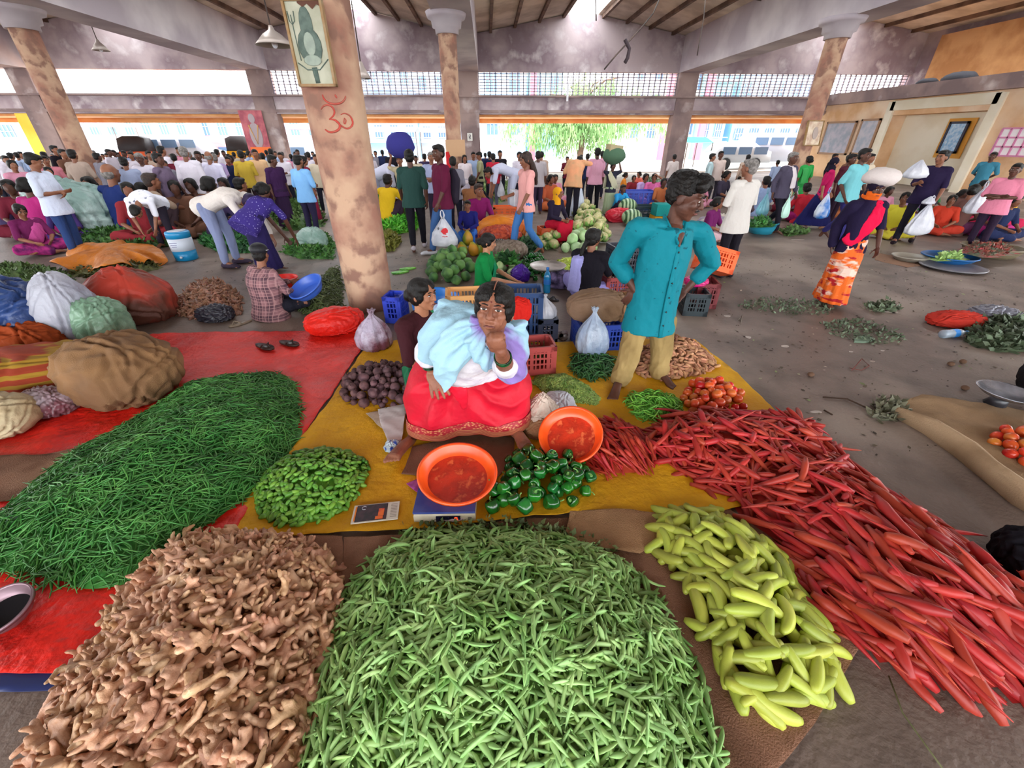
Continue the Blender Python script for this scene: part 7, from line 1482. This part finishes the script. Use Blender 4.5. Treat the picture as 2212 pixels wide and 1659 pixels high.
# blue tub of peppers and bundles on the right
tub('turquoise cloth-lined basket of greens by the elderly man', G(1642, 503, .0), .30, .22, '2a88a0', name='basket'); greens('leafy_greens', 'greens filling the turquoise basket', [(1620, 490), (1630, 478), (1660, 478), (1665, 490)], .12, '1f4a24', '3c7a34', 400, .08, z0=.2)
lump('cloth_bag', 'crumpled grey and cream cloth bags before the violet blouse woman', 'bag', G(1545, 500, 0), (.42, .26, .18), mat('grey_cream', '8a8090', .6, 'c8bca8', 3), .18, 4.5, 3)
for lab, u, v, r, h, col in (('wide tan tub of mixed vegetables at the right', 2135, 552, .42, .16, '7c7058'), ('blue oval tub with pale green slices at the right', 2045, 565, .36, .10, '1c5c98'), ('shallow metal pan left of the blue tub', 1962, 562, .25, .07, '8c8478'), ('flat metal plate under the blue tub', 2055, 580, .40, .04, '6c6a70')):
    tub(lab, G(u, v, 0), r, h, col, name='basin')
greens('mixed_vegetables', 'mixed green and red vegetables in the wide tan tub', [(2080, 545), (2100, 530), (2170, 530), (2190, 545), (2130, 555)], .05, '5c6450', 'a0423c', 500, .05, z0=.15); greens('cut_greens', 'pale green slices in the blue tub', [(2020, 562), (2035, 550), (2070, 550), (2080, 562)], .04, '8ab060', 'b0c880', 240, .06, z0=.09); greens('leafy_greens', 'white radishes and greens by the magenta top woman', [(1722, 480), (1735, 462), (1760, 465), (1765, 482)], .2, '4a6a34', 'b0c090', 500, .1)
sheet('cardboard', 'flat piece of brown cardboard beside the shallow pan', 'cardboard', [(1890, 545), (1960, 560), (2010, 572), (1960, 578), (1890, 562)], cloth('8c6c58'), 0, .004)
lump('red_cloth', 'red cloth dropped on the floor at the right', 'cloth', G(2060, 700, 0), (.30, .16, .07), cloth('b03024'), .2, 4, 5); lump('black_bag', 'grey and black crumpled plastic behind the lying bottle', 'bag', G(2140, 690, 0), (.26, .16, .08), plastic('6c6c78'), .22, 5, 7)
# foreground right: sacking, tomatoes, metal scale pan
sheet('jute_sheet', 'long rolled sacking on the floor at the right edge', 'sacking', [(1925, 880), (1990, 855), (2100, 870), (2280, 900), (2400, 1120), (2212, 1080), (2150, 1030), (2130, 990), (2020, 930), (1940, 905)], mat('sacking_tan', '9a7c5c', .95, '84684a', 3, .5, 150), 0, .02, 5)
g = MB(); g.tube([G(1935, 893, .02), G(2010, 925, .04), G(2090, 975, .05), G(2135, 1015, .05), G(2212, 1075, .05), G(2330, 1140, .05)], [(.06, .03), (.08, .05), (.08, .06), (.07, .05), (.08, .06), (.08, .06)], 14, up=(1, 0, 0), rnd=True); V, Q = g.arr(); V = V + .01 * wob(V, 16, 3)[:, None]; tag(obj('rolled_edge', (V, Q), mat('sacking_pale', 'b09474', .95, '94785a', 3, .4, 120)), 'thick rolled edge of the sacking at the right edge', 'sacking')
mix_pile('tomato', 'tomato on the sacking at the right edge', 'tomato', 'tomatoes at the right edge', [(2135, 965), (2150, 938), (2230, 930), (2300, 960), (2290, 1010), (2200, 1005)], .08, variants(tomato, 2), mt, .036, 70, z0=.05)
t = thing('metal_pan', 'shallow metal scale pan tilted at the right edge', 'pan', G(2170, 855, .10), R(-10)); t.rotation_euler = (R(8), R(8), R(-10)); g = MB(); g.loft([orel(V3(0, 0, z), V3(1, 0, 0), V3(0, 1, 0), a, b, 32) for z, a, b in ((0, .05, .03), (.005, .17, .10), (.04, .23, .13), (.045, .235, .135), (.042, .222, .124), (.015, .16, .09), (.01, .02, .01))]); obj('pan', g, mat('pan_steel', 'a8a8b0', .25, '84848c', 6, metal=.7), t); g = MB(); g.tube([(0, 0, -.1), (0, 0, .0)], [.07, .04], 10); obj('stand', g, plastic('2a2a30'), t)
lump('dark_cloth', 'dark cloth bundle cut by the right edge above the carrots', 'cloth', G(2215, 1235, 0), (.12, .16, .12), cloth('17151c'), .1, 4, 4); lump('dark_cloth', 'dark cloth hanging over the metal pan at the right edge', 'cloth', G(2245, 850, .0), (.16, .16, .22), cloth('1c1a1c'), .1, 4, 8)
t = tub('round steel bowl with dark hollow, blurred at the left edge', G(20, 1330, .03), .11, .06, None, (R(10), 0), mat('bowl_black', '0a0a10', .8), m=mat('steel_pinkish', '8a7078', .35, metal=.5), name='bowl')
# small things on the yellow sheet
sheet('paper', 'sheets of white paper lying beside the seller\'s left foot', 'paper', [(815, 885), (878, 872), (872, 935), (860, 965), (838, 960)], mat('white_paper', 'c8c0c0', .7), .035, .01, 12, .02); lump('wrapper', 'crumpled blue and white wrapper under the paper', 'wrapper', G(848, 968, .03), (.05, .05, .025), mat('wrapper_blue', 'b8c8d0', .4, '2040a0', 22, lo=.5, hi=.55), .25, 5, 5)
sheet('paper', 'old brown paper beside the white sheets', 'paper', [(792, 893), (820, 888), (838, 930), (825, 925)], mat('tan_paper', 'b09a88', .8), .032, .008, 12, .02)
sheet('purple_packet', 'torn purple packet by the weighing scale', 'packet', [(880, 1045), (912, 1030), (908, 1068), (895, 1060)], mat('purple_packet', '8c2a7a', .5, 'b04a9a', 20), .035, .008, 12, .015)
lump('crumpled_paper', 'crumpled pinkish paper under the front of the scale', 'paper', G(980, 1118, .03), (.07, .03, .014), mat('crumple_pink', 'b09c9c', .6), .3, 5, 3)
def strewn(name, cat, items, m, L=.07, r=.006):
    for k, (u, v, a, lab) in enumerate(items):
        g = curved(L * (1 + .3 * (k % 3)), r, .01 * (k % 3), 6, 6, .7); o = obj(name, g, m); o.location = G(u, v, .032); o.rotation_euler = (0, 0, R(a)); tag(o, lab, cat)
mp_ = veg('pea_pod', '4f7a30', '8ab062')
strewn('pea_pod', 'pea pod', [(1250, 1165, 80, 'loose pea pod on the pale jute corner'), (1278, 1180, -10, 'loose pea pod right of the jute corner'), (1408, 1250, -40, 'loose brown-tinged pod right of the pea heap'), (1540, 1620, -60, 'loose pod at the bottom right of the pea heap')], mp_, .08, .008)
def litter(name, lab, cat, u, v, m, sx, sy, rz, h=.004):
    g = MB(); g.slab([(sx * math.cos(a) * (1 + .2 * math.sin(3 * a + u)), sy * math.sin(a)) for a in np.linspace(0, 2 * math.pi, 9)[:-1]], 0, h); o = obj(name, g, m, None, False); o.location = G(u, v, .001); o.rotation_euler = (0, 0, R(rz)); tag(o, lab, cat)
wp = mat('litter_white', 'b0a49c', .7)
for u, v, sx, sy, rz, lab in ((1538, 630, .05, .04, 20, 'white paper scrap by the maroon crate'), (1722, 518, .13, .025, -5, 'long pale paper scrap in the middle distance'), (1915, 673, .14, .03, -15, 'long white strip on the floor by the orange sari woman'), (1571, 683, .04, .03, 0, 'small pale scrap right of the teal man'), (1616, 729, .03, .03, 10, 'small grey scrap on the open floor'), (1696, 748, .04, .025, 5, 'pinkish paper scrap on the open floor'), (1763, 890, .045, .015, 0, 'small white strip near the carrots'), (1838, 760, .02, .012, 0, 'tiny white fleck left of the lying bottle'), (1906, 758, .02, .012, 0, 'tiny white fleck nearer the lying bottle'), (1655, 588, .03, .02, 0, 'white fleck behind the teal man'), (335, 525, .06, .05, 0, 'pale scrap left of the water drum'), (1840, 1178, .01, .01, 0, 'pale crumb beside the carrots')):
    litter('paper_scrap', lab, 'litter', u, v, wp, sx, sy, rz)
def stick(lab, pts, r=.004, col='4a3a30', name='twig'):
    g = MB(); g.tube([G(u, v, .01) for u, v in pts], r, 5); tag(obj(name, g, cloth(col)), lab, 'twig')
stick('curved reddish twig on the open floor', [(1840, 800), (1862, 775), (1878, 790), (1860, 800), (1835, 795)], .004, '7a4a44'); stick('dark twig near the end of the sacking', [(1778, 858), (1830, 862), (1870, 880)], .006); stick('short dark twig right of the tomatoes', [(1780, 886), (1798, 896)], .006); stick('long thin stalk at the bottom right', [(1920, 1460), (1950, 1540), (2000, 1610), (2040, 1665)], .003, '6a6a4a', 'stalk'); stick('bent pale twig by the leaf strip', [(1596, 690), (1604, 680), (1600, 700)], .004, '8a8074')
gl = veg('leaf_bright', '4a9a30', '7cc050')
for u, v, lab in ((862, 590, 'bright cabbage leaf on the floor left of the cabbages'), (880, 582, 'second bright leaf behind the first'), (930, 628, 'pale leaf below the cabbages'), (1865, 735, 'big pale grey green leaf on the floor')):
    litter('leaf', lab, 'leaf', u, v, gl if u < 1000 else cloth('6a7c6a'), .13, .06, 20, .02)
for u, v, lab in ((2052, 790, 'small brown stone left of the metal pan'), (2078, 785, 'second brown stone left of the metal pan'), (2082, 842, 'dark stone below the metal pan'), (1750, 813, 'small dark stone on the open floor'), (2048, 1150, 'tiny stone right of the carrots')):
    g = MB(); g.ell((0, 0, .02), (.03, .025, .02)); o = obj('stone', g, cloth('6a5040')); o.location = G(u, v, 0); tag(o, lab, 'stone')
# crumbs, stalks and flakes trodden all over the floor
def crumbs(label, px, n, s, cols):
    m = mat('crumbs' + cols[0], cols[0], .8, cols[1], 2.2, var=.5, mode='isl', lo=.45, hi=.55); poly = [tuple(G(u, v, 0)[:2]) for u, v in px]; A = np.array(poly); lo, hi = A.min(0), A.max(0)
    P = lo + (hi - lo) * rng.random((n * 3, 2)); P = P[inside(P, poly) & (np.hypot(P[:, 0] - XBIG, P[:, 1] - 5) > .4)][:n]; k = len(P); a = rng.uniform(0, 6.28, k); L = s * rng.uniform(.3, 1.6, k)[:, None]; W = L * rng.uniform(.15, .7, k)[:, None]
    d = np.c_[np.cos(a), np.sin(a), rng.uniform(-.1, .1, k)]; e = np.c_[-np.sin(a), np.cos(a), rng.uniform(-.2, .2, k)]; c = np.c_[P, np.full(k, .008)]
    g = MB(); V = np.stack([c - d * L, c + e * W, c + d * L, c - e * W], 1).reshape(-1, 3); g.add(V, np.arange(k * 4).reshape(-1, 4)); V2 = V.copy(); V2[:, 2] -= .004; g.add(V2, np.arange(k * 4).reshape(-1, 4)); tag(obj('floor_crumbs', g, m, None, False), label, 'litter', None, 'stuff')
crumbs('dark crumbs and stalks trodden over the floor on the right', [(1480, 560), (1900, 540), (2212, 600), (2212, 900), (1900, 1010), (1560, 760)], 900, .014, ('3a2e26', '5c5040'))
crumbs('pale flakes of peel and paper over the floor on the right', [(1500, 560), (1900, 520), (2212, 600), (2212, 900), (1900, 1010), (1560, 760)], 170, .016, ('a89a8c', '7c8a5c'))
crumbs('litter and wet scraps on the floor around the thick column', [(380, 560), (700, 540), (900, 500), (1200, 520), (1200, 620), (900, 640), (400, 700)], 700, .018, ('4a4038', '8a8478'))
